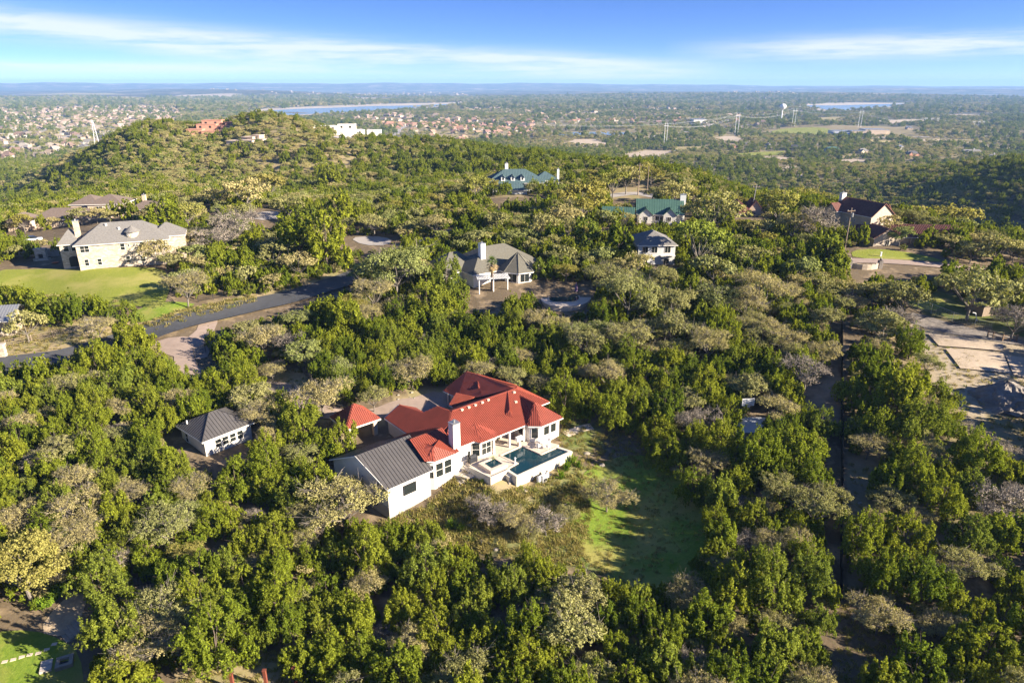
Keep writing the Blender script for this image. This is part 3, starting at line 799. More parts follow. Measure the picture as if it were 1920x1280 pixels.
def build_guest_house():
    R = thing('guest_house', 'white outbuilding with a charcoal standing seam gable roof, on a grey foundation', 'outbuilding', (HO[0], HO[1], 0), HT)
    a, b, c, d = (-18.93, -.41), (-11.72, -.13), (-21.17, 11.21), (-13.6, 11.4)
    rl, rr = (-20.02, 5.45, 4.7), (-11.5, 5.8, 4.7)
    ins = lambda p, q: (p[0] + q[0], p[1] + q[1])
    A, B_, C_, D_ = ins(a, (.35, .4)), ins(b, (-.35, .4)), ins(c, (.45, -.4)), ins(d, (-.35, -.4))
    MB().prism([A, B_, D_, C_], -1.0, 1.92).build('walls', M['white'], R)
    e = .06
    MB().prism([(A[0] - e, A[1] - e), (B_[0] + e, B_[1] - e), (D_[0] + e, D_[1] + e), (C_[0] - e, C_[1] + e)], -4.4, -.95).build('foundation', M['found'], R)
    g = MB()
    L1 = (-19.6, 5.45)
    g.add([(A[0], A[1], 1.9), (C_[0], C_[1], 1.9), (L1[0], L1[1], 4.55), (A[0] + .2, A[1], 1.9), (C_[0] + .2, C_[1], 1.9), (L1[0] + .2, L1[1], 4.55)], [(0, 2, 1), (3, 4, 5), (0, 1, 4, 3), (1, 2, 5, 4), (2, 0, 3, 5)])
    g.add([(B_[0], B_[1], 1.9), (D_[0], D_[1], 1.9), (-11.9, 5.8, 4.55)], [(0, 1, 2)])
    g.build('gable_wall', M['white'], R)
    rf = MB()
    f1 = [(a[0], a[1], 1.98), (b[0], b[1], 1.98), rr, rl]; f2 = [rl, rr, (d[0], d[1], 1.98), (c[0], c[1], 1.98)]
    rf.plane(f1, .1); rf.plane(f2, .1)
    r_ = rf.build('roof', M['char'], R)
    sm = MB(); sm.plane(f1, .02, .5, .045, .05, 0, False); sm.plane(f2, .02, .5, .045, .05, 0, False)
    sm.build('standing_seams', M['charrib'], r_)
    eave_trim(R, [((a[0], a[1], 2.0), (b[0], b[1], 2.0)), ((c[0], c[1], 2.02), (rl[0], rl[1], 4.72)), ((rl[0], rl[1], 4.72), (a[0], a[1], 2.02))], .14, .06)
    window(R, (-16.3, A[1] + .012, -.2), (1, .0389), 1.95, 1.45, 1, 1, 'dark')
    du = (A[0] - C_[0], A[1] - C_[1])
    window(R, (-19.35, 2.9, -1.3), du, .95, 1.5, 1, 1, 'dark', out=.06)
    return R
def build_carport():
    R = thing('carport', 'open carport with a pyramid red metal roof on square cream columns', 'carport', (HO[0], HO[1], 0), HT)
    x0, x1, y0, y1 = -16.0, -10.3, 16.1, 21.6; ap = ((x0 + x1) / 2, (y0 + y1) / 2, 5.15)
    K = [(x0, y0, 2.8), (x1, y0, 2.8), (x1, y1, 2.8), (x0, y1, 2.8)]
    mb = MB()
    for i in range(4): mb.plane([K[i], K[(i + 1) % 4], ap], .12, .30, .085, .065)
    mb.build('roof', M['redroof'], R)
    eave_trim(R, [(K[i], K[(i + 1) % 4]) for i in range(4)], .22, .06)
    for x in (x0 + .75, x1 - .75):
        for y in (y0 + .65, y1 - .65): MB().box(x - .32, y - .32, -.6, x + .32, y + .32, 2.62).build('column', M['cream'], R)
    MB().box(x0 + .45, y0 + .4, 2.45, x1 - .45, y1 - .4, 2.66).build('ceiling', M['cream'], R)
    return R
def build_outbuilding():
    O = (-43.3, 84.3); R = thing('cabin', 'small white cabin with dark hipped metal roof and four windows in a row', 'cabin', (*O, 0), math.radians(50))
    MB().box(.45, .45, -1.5, 7.55, 7.4, 3.1).build('walls', M['white'], R)
    rl, rr = (3.3, 3.92, 5.2), (4.7, 3.92, 5.2); K = [(0, 0, 3.2), (8, 0, 3.2), (8, 7.85, 3.2), (0, 7.85, 3.2)]
    P = [[K[0], K[1], rr, rl], [K[1], K[2], rr], [K[2], K[3], rl, rr], [K[3], K[0], rl]]
    r_ = roof(R, P, 'char', None, .1)
    sm = MB()
    for q in P: sm.plane(q, .02, .5, .045, .05, 0, False)
    for p, q in ((K[0], rl), (K[1], rr), (K[2], rr), (K[3], rl), (rl, rr)): sm.tube((p[0], p[1], p[2] + .04), (q[0], q[1], q[2] + .04), .07, .07, 5)
    sm.build('standing_seams', M['charrib'], r_)
    MB().tube((.9, 6.0, 3.6), (.9, 6.0, 4.3), .09).build('roof_vent', M['plastic'], r_)
    eave_trim(R, [(K[0], K[1]), (K[3], K[0]), (K[1], K[2])], .2, .05)
    for i in range(4): window(R, (1.9 + i * 1.12, .45, 1.25), (1, 0), .98, 1.35, 1, 2)
    window(R, (.45, 6.2, 1.0), (0, -1), .9, 1.6, 1, 2)
    mark('the white cabin', O)
    return R
def build_pool():
    L = lambda s, t, z=0: (s, t, z)
    PT = thing('patio', None, None, (HO[0], HO[1], 0), HT); PT['kind'] = 'structure'
    dk = MB()
    dk.prism([(-5.35, -.32), (-.25, -.34), (-.25, .9), (-.95, 3.7), (-.95, .92), (-2.95, .92), (-4.05, 1.72), (-5.3, 1.72)], -2.4, -.02)
    dk.prism([(-.25, -.34), (3.8, -.25), (5.55, -.2), (5.55, 3.7), (-.94, 3.7)], -2.4, -.014)
    dk.prism([(-5.7, -.3), (-5.12, -4.1), (-2.0, -4.1), (-2.0, -3.68), (.0, -3.6), (-.27, -.36)], -2.4, .0)
    dk.prism([(3.82, -.26), (4.3, -3.88), (7.25, -3.88), (8.35, -3.4), (7.3, -1.15), (5.6, -.05)], -2.4, -.018)
    dk.build('paving', M['deck'], PT)
    MB().prism([(-5.92, -.2), (-5.72, -.2), (-5.06, -4.3), (-5.28, -4.3)], -3, .22).prism([(-5.05, -4.32), (-5.05, -4.12), (-1.95, -4.12), (-1.95, -4.32)], -3, .2).build('low_wall', M['limewall'], PT)
    P = thing('swimming_pool', 'rectangular stepped pool of dark blue water with a raised limestone infinity edge', 'swimming pool', (HO[0], HO[1], 0), HT)
    wo_ = [(-1.9, -5.85), (7.95, -5.85), (7.35, -3.9), (4.32, -3.9), (3.8, -.27), (-.25, -.36), (.18, -3.6), (-1.9, -3.92)]
    # basin under the surface: floor and sides, seen through nothing but the water's own colour
    MB().prism(wo_, -1.4, -.12).build('water', M['poolwater'], P)
    w = MB().box(-2.3, -6.22, -4.2, 8.4, -5.85, .03).box(-2.3, -5.85, -4.2, -1.9, -3.9, .04)
    w.prism([(7.95, -5.85), (8.4, -5.85), (7.8, -3.9), (7.35, -3.9)], -4.2, .035)
    w.build('infinity_wall', M['limewall'], P)
    cp = MB()
    for i in range(2, 7):
        a, b = np.array(wo_[i]), np.array(wo_[i + 1]); d = b - a; l = np.linalg.norm(d); d /= l; nn = np.array([d[1], -d[0]])
        c = (a + b) / 2 + nn * .14
        cp.obox((*c, -.02 + .004 * i), ((*d, 0), (*nn, 0), (0, 0, 1)), l / 2 + .1, .15, .05)
    cp.build('coping', M['deck'], P)
    S = thing('hot_tub', 'square raised stone hot tub of blue water beside the pool', 'hot tub', (HO[0], HO[1], 0), HT)
    o, i_ = (-4.55, -3.42, -1.6, -.62), (-3.95, -2.82, -2.0, -.98)
    rim = MB().box(o[0], o[1], 0.003, o[2], i_[1], .46).box(o[0], i_[3], 0.003, o[2], o[3], .46).box(o[0], i_[1], 0.003, i_[0], i_[3], .46).box(i_[2], i_[1], 0.003, o[2], i_[3], .46)
    rim.build('rim', M['deck'], S)
    MB().box(i_[0], i_[1], .05, i_[2], i_[3], .36).build('water', M['poolwater'], S)
    for (s, t), h in (((-2.35, -4.75), -.35),):
        q = hw(s, t); o_ = thing('stone_pier', 'square limestone pier at the corner under the pool edge', 'pier', (*q, -3.4), HT)
        MB().box(-.38, -.38, 0, .38, .38, 3.0).build('shaft', M['limewall'], o_); MB().box(-.45, -.45, 3.0, .45, .45, 3.12).build('capstone', M['limewall'], o_)
    # small things on the deck
    def put(name, label, cat, s, t, z=0, rot=0, group=None): return thing(name, label, cat, (*hw(s, t), z), HT + rot, group)
    f = put('fountain_spout', 'small white water spout at the inner corner of the pool', 'fountain', -.15, -3.35)
    MB().box(-.16, -.16, 0, .16, .16, .1).build('base', M['plastic'], f); MB().tube((0, 0, .1), (0, 0, .75), .12, .07).lathe((0, 0, .75), [(.07, 0), (.15, .08), (.1, .2)]).build('spout', M['plastic'], f)
    g = put('barbecue_grill', 'dark covered barbecue grill by the house wall near the hot tub', 'grill', -4.55, .75)
    MB().box(-.65, -.32, .12, .65, .32, .85).build('cabinet', M['dark'], g)
    hd = MB()
    for i in range(5):
        t0, t1 = PI * i / 5, PI * (i + 1) / 5
        hd.add([(-.5, -.3 * math.cos(t0), .86 + .38 * math.sin(t0)), (.5, -.3 * math.cos(t0), .86 + .38 * math.sin(t0)), (.5, -.3 * math.cos(t1), .86 + .38 * math.sin(t1)), (-.5, -.3 * math.cos(t1), .86 + .38 * math.sin(t1))], [(0, 1, 2, 3)])
    hd.add([(x, -.3 * math.cos(PI * i / 5), .86 + .38 * math.sin(PI * i / 5)) for x in (-.5, .5) for i in range(6)], [(0, 1, 2, 3, 4, 5), (11, 10, 9, 8, 7, 6)])
    hd.build('hood', M['dark'], g)
    for x in (-.55, .55):
        for y in (-.25, .25): MB().tube((x, y, 0), (x, y, .12), .06).build('wheel', M['dark'], g)
    # dining set by the pool
    tb = put('patio_table', 'round pale patio table on the deck beyond the pool', 'table', 6.2, -2.4)
    MB().lathe((0, 0, .7), [(.02, 0), (.6, .0), (.6, .05)], 16).build('tabletop', M['plastic'], tb); MB().tube((0, 0, 0), (0, 0, .7), .07).lathe((0, 0, 0), [(.3, 0), (.3, .04), (.07, .08)], 10).build('pedestal', M['plastic'], tb)
    def chair(s, t, rot, lab):
        c = put('patio_chair', lab, 'chair', s, t, 0, rot, 'white chairs round the patio table')
        MB().box(-.25, -.25, .4, .25, .25, .46).build('seat', M['plastic'], c); MB().box(-.25, .21, .46, .25, .26, .95).build('backrest', M['plastic'], c)
        for x in (-.22, .22):
            for y in (-.22, .22): MB().tube((x, y, 0), (x, y, .4), .025, n=5).build('leg', M['plastic'], c)
        for x in (-.26, .26): MB().obox((x, 0, .66), ((1, 0, 0), (0, 1, 0), (0, 0, 1)), .025, .25, .02).build('armrest', M['plastic'], c)
    chair(5.2, -2.4, PI / 2, 'white patio chair on the house side of the round patio table'); chair(7.15, -2.3, -PI / 2, 'white patio chair on the meadow side of the round patio table'); chair(6.2, -3.35, PI, 'white patio chair nearest the water at the round patio table'); chair(6.3, -1.45, 0, 'white patio chair between the round table and the bay window')
    st = put('pool_stand', 'white square box on a pale post at the far pool corner', 'box on post', 3.6, .15)
    MB().box(-.2, -.2, 0, .2, .2, .5).tube((0, 0, .5), (0, 0, .9), .15, .12).build('post', M['deck'], st); MB().box(-.55, -.25, .9, .55, .25, 1.5).build('box', M['plastic'], st)
    for i, (s, t, lab) in enumerate([(-.35, 1.6, 'terracotta pot with a leafy plant under the patio roof by the bay'), (.6, 3.2, 'terracotta pot with a leafy plant against the patio back wall')]):
        p = put('potted_plant', lab, 'potted plant', s, t, 0, 0, 'potted plants on the patio')
        MB().lathe((0, 0, 0), [(.16, 0), (.28, .45), (.3, .5)], 10).build('pot', M['pot'], p)
        lf = MB()
        for k in range(60):
            an = random.random() * 2 * PI; el = random.uniform(.2, 1.5); l = random.uniform(.3, .65)
            q = np.array([math.cos(an) * math.cos(el), math.sin(an) * math.cos(el), math.sin(el)]) * l + np.array([0, 0, .5]); w_ = np.array([-math.sin(an), math.cos(an), 0]) * .08
            lf.add([(0, 0, .5), q * .6 + w_ + np.array([0, 0, .2]), q, q * .6 - w_ + np.array([0, 0, .2])], [(0, 1, 2, 3)])
        lf.build('foliage', M['shrub'], p)
    # pool machinery under the infinity wall
    for i, (s, t, k, lab) in enumerate([(1.0, -7.1, 'f', 'grey pool filter tank nearest the pier under the infinity wall'), (1.75, -7.25, 'b', 'pale square pool heater between the filter tanks'), (2.5, -7.1, 'f', 'grey pool filter tank farther from the pier under the infinity wall'), (3.1, -7.0, 'p', 'small dark pool pump beside the filter tanks')]):
        z = h1(*hw(s, t)); e = put('pool_filter' if k == 'f' else 'pool_heater' if k == 'b' else 'pool_pump', lab, 'pool equipment', s, t, z)
        if k == 'f': MB().lathe((0, 0, -.2), [(.3, 0), (.32, .8), (.3, 1.1), (.16, 1.3), (.02, 1.36)], 12).build('tank', M['pale'], e); MB().tube((0, -.3, .3), (0, -.5, .3), .06).build('inlet', M['dark'], e); MB().tube((0, 0, 1.1), (0, 0, 1.35), .1).build('valve', M['dark'], e)
        elif k == 'b': MB().box(-.4, -.3, -.2, .4, .3, 1.0).build('casing', M['pale'], e); MB().box(-.3, -.33, .15, .3, -.3, .6).build('grille', M['dark'], e)
        else: MB().tube((-.3, 0, .25), (.3, 0, .25), .2, n=10).build('motor', M['dark'], e); MB().box(-.25, -.15, -.2, .25, .15, .08).build('base', M['concrete'], e)
    mark('the infinity pool wall', hw(3, -7)); mark('the red roofed house\'s chimney', hw(-7, 0)); mark('the red roofed garage wing', hw(-9.8, 13)); mark('the red roofed back wing', hw(6, 19)); mark('the pool-side bay', hw(11, -1)); mark('the red carport', hw(-16, 19)); mark('the charcoal roofed outbuilding', hw(-20, 2)); mark('the outbuilding\'s dark window', hw(-15, -3))
    # garden path and steps down the slope
    st_ = thing('garden_steps', 'pale flagstone steps down from the patio beside the white bay', 'steps', (HO[0], HO[1], 0), HT)
    MB().prism([(-7.9, .7), (-6.2, 1.3), (-5.4, -.4), (-6.0, -1.5), (-7.0, -1.2)], -2.6, -.7).build('landing', M['concrete'], st_)
    for i in range(7):
        s0 = -7.4 - i * .5; MB().prism([(s0, .45 - i * .14), (s0 + .62, .4 - i * .14), (s0 + .5, -.95 - i * .14), (s0 - .12, -.9 - i * .14)], -4.2, -.95 - i * .26).build('step', M['concrete'], st_)
    for i in range(3): MB().prism([(-5.45 - i * .36, 1.35), (-5.1 - i * .36, 1.4), (-5.0 - i * .36, -.3), (-5.35 - i * .36, -.35)], -2.5, -.12 - i * .17).build('step', M['concrete'], st_)
# ---------------------------------------------------------------- the neighbours' houses
def block(R, x0, x1, y0, y1, zb, ze, zr, wall, rf, axis='x', hl=True, hr=True, ov=.45, seam=None, gab=(True, True), trim=True, rw=.06, rh=.05):
    w = MB()
    if hl and hr: w.box(x0, y0, zb, x1, y1, ze - .02)
    else: gable_wall(w, x0, x1, y0, y1, zb, ze - .02, zr - .15, axis, (not hl, not hr))
    w.build('walls', M[wall], R)
    P = hip_planes(x0, x1, y0, y1, ze, zr, axis, hl, hr, ov)
    roof(R, P, rf, seam, .14, rw, rh)
    if trim:
        E = []
        for q in P:
            lo = min(p[2] for p in q)
            for i in range(len(q)):
                a, b = q[i - 1], q[i]
                if abs(a[2] - lo) < .01 and abs(b[2] - lo) < .01: E.append((a, b))
        eave_trim(R, E, .16, .05)
    return P
def merge_into(A, B):
    from mathutils import Matrix
    MA = Matrix.Translation(A.location) @ A.rotation_euler.to_matrix().to_4x4(); MB_ = Matrix.Translation(B.location) @ B.rotation_euler.to_matrix().to_4x4()
    for ch in list(A.children):
        ch.parent = B; ch.matrix_basis = MB_.inverted() @ MA @ ch.matrix_basis
    bpy.data.objects.remove(A)
def build_neighbours():
    # --- grey roofed limestone house beyond the lawn
    O = (-99.4, 153.0, 10.0)
    R = thing('house', 'two storey limestone house with a grey shingle hip roof and round roof turret', 'house', O, math.radians(22))
    block(R, 0, 19, 0, 10.5, -3, 6.0, 9.6, 'stone', 'shingle')
    block(R, -3.9, 0, 3.6, 10.2, -3, 5.9, 8.3, 'stone', 'shingle', 'y', True, True, .4)
    block(R, 15.2, 22.5, 2.8, 9.5, -3, 6.2, 8.6, 'stone', 'shingle', 'x', True, True, .4)
    chimney(R, -.1, 6.3, 5, 10.2, 1.1, 1.1, 'stone')
    t = MB().lathe((11.7, 1.9, 6.0), [(1.35, 0), (1.35, 1.75), (1.3, 1.8)], 14).build('turret', M['cream'], R)
    MB().lathe((11.7, 1.9, 7.7), [(1.8, 0), (1.0, .65), (.05, 1.35)], 14).build('turret_roof', M['shingle'], t)
    for k in (-2.1, -1.35): window(R, (11.7 + 1.36 * math.cos(k) - .3, 1.9 + 1.36 * math.sin(k), 6.85), (-math.sin(k), math.cos(k)), .5, .5, 1, 1)
    for x, z, w, h in [(.75, 3.9, 1.9, 1.55), (1.1, .8, .95, 1.55), (3.7, .75, .95, 1.55), (9.6, .75, .95, 1.55), (12.6, .75, 1.1, 1.5), (8.9, 3.8, 1.0, 1.6), (10.4, 4.5, .55, .7), (11.6, 4.5, .55, .7), (13.0, 3.8, 1.1, 1.6), (17.5, 3.6, 1.0, 1.5)]:
        window(R, (x, 0, z), (1, 0), w, h, 2 if w > 1.5 else 1, 2)
    for x in (-3.2, -1.6): window(R, (x, 3.6, 3.7), (1, 0), 1.15, 1.7, 1, 2)
    a = MB().box(-2.5, 3.52, .1, -.5, 3.7, 2.0)
    n = 8
    a.add([(-1.5 + math.cos(PI * i / n), y, 2.0 + .55 * math.sin(PI * i / n)) for y in (3.52, 3.7) for i in range(n + 1)], [tuple(range(n + 1)), tuple(range(2 * n + 1, n, -1))])
    a.build('arched_doorway', M['iron'], R)
    vt = [(6.3, 4.4), (9.0, 3.2), (7.5, 7.6)]
    for x, y in vt[:2]: MB().box(x - .2, y - .2, 6.6, x + .2, y + .2, 6.4 + y * .7).build('roof_vent', M['pale'], R)
    mark('the turret house', (-96, 152)); mark('the far end of the turret house', (-80, 160))
    # outdoor fireplace and retaining wall
    p = G(77, 489); f = thing('outdoor_fireplace', 'tall limestone outdoor fireplace against the retaining wall', 'fireplace', p, math.radians(10))
    MB().box(-1.7, 0, -.4, 1.7, 1.3, .5).box(-1.25, .3, .5, -.55, 1.3, 1.6).box(.55, .3, .5, 1.25, 1.3, 1.6).box(-1.25, .3, 1.6, 1.25, 1.3, 2.7).box(-1.4, .25, 2.7, 1.4, 1.4, 2.95).build('surround', M['stone'], f)
    MB().box(-.56, .8, .5, .56, 1.2, 1.6).build('hearth', M['dark'], f)
    mark('the outdoor fireplace', p)
    a, b = G(-20, 484), G(118, 482)
    w = thing('retaining_wall', 'long grey stone retaining wall running to the limestone house', 'wall', (0, 0, 0))
    mb = MB(); d = (b - a)[:2]; l = np.linalg.norm(d); d /= l
    mb.obox((*((a + b)[:2] / 2 + np.array([-d[1], d[0]]) * 1.6), (a[2] + b[2]) / 2 + .4), ((*d, 0), (-d[1], d[0], 0), (0, 0, 1)), l / 2, .3, 1.6)
    mb.build('wall', M['found'], w)
    p = G(62, 452); c = thing('parked_car', 'pale car parked in the shade behind the retaining wall', 'car', p, .3)
    MB().prism([(-2.2, -.85), (2.1, -.85), (2.25, -.5), (2.25, .5), (2.1, .85), (-2.2, .85)], .35, .85).build('body', M['carpaint'], c)
    cb = MB().add([(-1.6, -.75, .85), (1.1, -.75, .85), (1.1, .75, .85), (-1.6, .75, .85), (-1.1, -.6, 1.4), (.4, -.6, 1.4), (.4, .6, 1.4), (-1.1, .6, 1.4)], [(4, 5, 6, 7), (0, 1, 5, 4), (1, 2, 6, 5), (2, 3, 7, 6), (3, 0, 4, 7)]).build('cabin', M['glass'], c)
    for x in (-1.35, 1.35):
        for y in (-.8, .8): MB().tube((x, y - .1, .33), (x, y + .1, .33), .33, n=12).build('wheel', M['dark'], c)
    p = G(104, 494); k = thing('play_saucer', 'round orange play saucer on the patio of the limestone house', 'toy', p)
    MB().lathe((0, 0, 0), [(.2, .05), (.75, .22), (.8, .3), (.7, .28), (.1, .12)], 16).build('bowl', M['orange'], k)
    # --- beige house with brown roofs
    R = thing('house', 'large beige house with many brown tiled hip roofs on the hillside behind the limestone house', 'house', (-139, 212, 8.0), math.radians(6))
    block(R, -10, 12, 0, 9, -4, 3.0, 5.6, 'sand', 'brown'); block(R, -1, 7.5, 7, 17, -4, 6.3, 8.6, 'sand', 'brown'); block(R, 5.5, 16, 4, 14, -4, 6.8, 9.0, 'sand', 'brown')
    block(R, -15.5, -9, -3, 5, -4, 3.0, 5.0, 'sand', 'brown', 'y', False, True); block(R, 16.5, 25, 6, 14, -4, 4.6, 6.6, 'brick', 'brown', 'x', True, False); block(R, 23, 31, 10, 17, -4, 4.4, 6.2, 'sand', 'brown')
    chimney(R, 20, 11.5, 4, 8.2, 1.0, 1.0, 'sand')
    for x, y, z, w, h in [(7.6, 4, 3.9, 2.4, 2.0), (11.6, 4, 4.3, .9, 1.6), (13.6, 4, 4.3, .9, 1.6), (1.2, 7, 3.9, 1.1, 1.2), (4.2, 7, 3.9, 1.1, 1.2), (-6, 0, .8, 1.1, 1.3), (-2, 0, .8, 1.1, 1.3), (3, 0, .8, 1.1, 1.3), (-13.4, -3, .8, 1.3, 1.3)]: window(R, (x, y, z), (1, 0), w, h, 2, 1)
    mark('the beige house with brown roofs', (-135, 216)); mark('the brick wing of the beige house', (-116, 222))
    # --- olive roofed house with the octagonal bay
    R = thing('house', 'white house with olive shingle hip roofs and a glazed octagonal bay, beside a palm', 'house', (-8.2, 144.0, 8.0), math.radians(36))
    block(R, 0, 19, .4, 13, -3, 3.5, 7.4, 'white', 'olive', 'x'); block(R, -5.0, 6, 5.0, 14, -3, 3.4, 6.5, 'white', 'olive', 'x')
    chimney(R, 4.7, 4.0, 3, 8.8, 1.2, 1.2, 'plastic')
    c0 = np.array([1.3, 149.4]) - np.array([-8.2, 144.0]); th = math.radians(-36); cx, cy = c0[0] * math.cos(th) - c0[1] * math.sin(th), c0[0] * math.sin(th) + c0[1] * math.cos(th)
    oct_ = lambda r, z, k0=.5: [(cx + r * math.cos(2 * PI * (i + k0) / 8 - .2), cy + r * math.sin(2 * PI * (i + k0) / 8 - .2), z) for i in range(8)]
    ow = oct_(3.9, 0); MB().prism([p[:2] for p in ow], -3, 3.3).build('bay_wall', M['white'], R)
    mb = MB(); oe = oct_(4.6, 3.3)
    for i in range(8): mb.plane([oe[i], oe[(i + 1) % 8], (cx, cy, 7.0)], .12)
    for i in range(8): mb.tube(oe[i], (cx, cy, 7.05), .09, .09, 5)
    mb.build('bay_roof', M['olive'], R)
    eave_trim(R, [(oe[i], oe[(i + 1) % 8]) for i in range(8)], .2)
    for i in range(8):
        a, b = np.array(ow[i]), np.array(ow[(i + 1) % 8]); d = b - a; l = np.linalg.norm(d); d /= l
        window(R, a + d * .35 + np.array([0, 0, 1.0]), d, l - .7, 1.95, 2, 1)
    window(R, (10.5, .4, .6), (1, 0), 1.4, 1.7, 2, 1); window(R, (14, .4, .6), (1, 0), 1.4, 1.7, 2, 1)
    pg = thing('pergola', 'white slatted pergola in front of the olive roofed house', 'pergola', (-7.0, 141.3, 8), math.radians(10))
    for x in (0, 3.1, 6.2): MB().box(x - .09, 0, -1.5, x + .09, .18, 2.8).build('post', M['plastic'], pg)
    for y in (0.05, 2.8): MB().box(-.5, y, 2.8, 6.7, y + .12, 3.02).build('beam', M['plastic'], pg)
    for i in range(22): MB().box(-.4 + i * .325, -.45, 3.02, -.4 + i * .325 + .16, 3.4, 3.14).build('slat', M['plastic'], pg)
    mark('the octagonal bay', (2, 145)); mark('the white pergola', (-6, 141)); mark('the olive roofed house\'s back roof', (8, 160))
    # kidney pool, terrace and folded umbrella
    tz = float(G(1060, 560)[2]) + .12
    pl = smoothpoly([at(u, v, z=tz)[:2] for u, v in [(1028, 556), (1034, 546), (1050, 543), (1070, 547), (1088, 555), (1084, 566), (1050, 568), (1030, 566)]])
    dk = smoothpoly([at(u, v, z=tz)[:2] for u, v in [(1010, 560), (1020, 540), (1040, 532), (1085, 536), (1110, 545), (1108, 565), (1080, 574), (1030, 574)]])
    t_ = thing('terrace', None, None); t_['kind'] = 'structure'; MB().prism(dk, tz - 1.2, tz).build('paving', M['deck'], t_)
    kp = thing('swimming_pool', 'small kidney shaped pool of dark water beside the octagonal bay', 'swimming pool'); MB().prism(pl, tz - .6, tz + .03).build('water', M['poolwater'], kp)
    rw = [(p[0] + .25 * (p[0] - pl[0][0]) * 0, p[1]) for p in pl]
    cpg = MB()
    for i in range(len(pl)): cpg.tube((*pl[i - 1], tz + .03), (*pl[i], tz + .03), .13, .13, 5, False)
    cpg.build('coping', M['deck'], kp)
    um = thing('patio_umbrella', 'folded purple patio umbrella by the kidney pool', 'umbrella', (*at(1080, 552, z=tz)[:2], tz))
    MB().tube((0, 0, 0), (0, 0, 2.7), .04).lathe((0, 0, 0), [(.3, 0), (.3, .08), (.05, .12)], 10).build('pole', M['metal'], um); MB().lathe((0, 0, .8), [(.34, 0), (.28, .9), (.05, 1.85)], 8).build('canopy', M['purple'], um)
    mark('the kidney pool', at(1055, 560, z=tz))
    # palm
    p = (-4.3, 142.6, h1(-4.3, 142.6)); t = thing('palm_tree', 'tall fan palm with a skirt of dead fronds before the olive roofed house', 'palm tree', p)
    trk = MB(); H_ = 6.2
    for i in range(8): trk.tube((0, 0, H_ * i / 8), (0, 0, H_ * (i + 1) / 8), .36 - .015 * i, .34 - .015 * i, 8)
    trk.build('trunk', M['bark'], t)
    fr, df = MB(), MB()
    for k in range(70):
        an = k * 2.4; dead = k >= 34; el = random.uniform(-1.35, -.2) if dead else random.uniform(-.1, 1.4); L_ = random.uniform(1.3, 2.0)
        dd = np.array([math.cos(an) * math.cos(el), math.sin(an) * math.cos(el), math.sin(el)]); sd_ = np.array([-math.sin(an), math.cos(an), 0.]); q0 = np.array([0, 0, H_ - (.5 if dead else 0) * random.random() * 2])
        hub = q0 + dd * L_ * .5
        for j in range(-4, 5):
            tip = hub + (dd * math.cos(j * .32) + sd_ * math.sin(j * .32)) * L_ * .55 + np.array([0, 0, -.12 * abs(j)])
            w_ = np.cross(tip - hub, (0, 0, 1)); w_ /= np.linalg.norm(w_) + 1e-6
            (df if dead else fr).add([hub - w_ * .05, hub + w_ * .05, tip], [(0, 1, 2)])
        (df if dead else fr).tube(q0, hub, .025, .015, 3, False)
    fr.build('green_fronds', M['palm'], t); df.build('dead_fronds', M['deadpalm'], t)
    mark('the tall palm', (-4.3, 142.6))
    # --- maroon tiled house
    R = thing('house', 'cream masonry house with maroon tiled gables and a long low wing, above the canyon', 'house', (93.8, 174.8, 10.0), math.radians(8))
    block(R, 0, 7.6, 0, 10.6, -3, 2.9, 5.2, 'stonebig', 'maroon', 'y', False, False, .35, .45)
    for y in (8.3, 5.9, 3.5): window(R, (0, y, .6), (0, -1), .55, 1.5, 1, 1)
    window(R, (3.2, 0, .2), (1, 0), 1.3, 1.9, 2, 1)
    MB().tube((3.8, -.02, 3.9), (3.8, .1, 3.9), .42, n=14).build('round_vent', M['dark'], R)
    R2 = thing('house', None, None, (96.0, 182.2, 10.0), math.radians(24))
    block(R2, 0, 8.4, 0, 13, -3, 7.1, 10.2, 'stonebig', 'maroon', 'y', False, False, .4, .45)
    block(R2, -1.9, 2.5, 9.8, 13.8, -3, 7.2, 9.0, 'stonebig', 'maroon', 'x', False, True, .3, .45)
    block(R2, 5.5, 9.6, 1.5, 6, -3, 6.9, 9.6, 'stonebig', 'maroon', 'y', False, False, .35, .45)
    window(R2, (-1.9, 12.5, 4.3), (0, -1), 1.1, 2.0, 1, 2); window(R2, (3.2, 0, 4.4), (1, 0), .6, 1.7, 1, 1); window(R2, (5.0, 0, 5.2), (1, 0), .7, .7, 1, 1)
    for y in (7.8, 6.6, 5.4): window(R2, (0, y, 4.6), (0, -1), .4, .9, 1, 1)
    chimney(R2, 3.5, 13.2, 6, 11.2, 1.6, 1.0, 'white')
    R3 = thing('house', None, None, (101.6, 177.2, 10.0), math.radians(-4))
    block(R3, 0, 15.5, .8, 8, -3, 3.0, 5.0, 'stonebig', 'maroon', 'x', False, False, .9, .45, rw=.16, rh=.12)
    for x in (3.2, 7.4, 11.6): MB().box(x, .1, -2, x + .3, .4, 2.7).build('porch_post', M['stonebig'], R3)
    window(R3, (4.6, .8, .4), (1, 0), 1.8, 1.9, 2, 1); window(R3, (9.0, .8, .4), (1, 0), 1.8, 1.9, 2, 1)
    merge_into(R2, R); merge_into(R3, R)
    mark('the maroon roofed house', (95, 174)); mark('the long tiled wing', (112, 176)); mark('the tall maroon roofed block', (95, 190))
    # --- green metal roofed house and its wing
    R = thing('house', 'white house with a green metal gable roof, two gablets and a white end chimney', 'house', (37.6, 204.5, 11.0), math.radians(-8))
    block(R, 0, 13.2, 0, 11, -3, 3.1, 6.4, 'white', 'greenroof', 'x', False, False, .5, .5)
    for x in (2.4, 9.4): block(R, x - 1.9, x + 1.9, -1.2, 4, -3, 3.0, 4.7, 'white', 'greenroof', 'y', False, True, .3, .5)
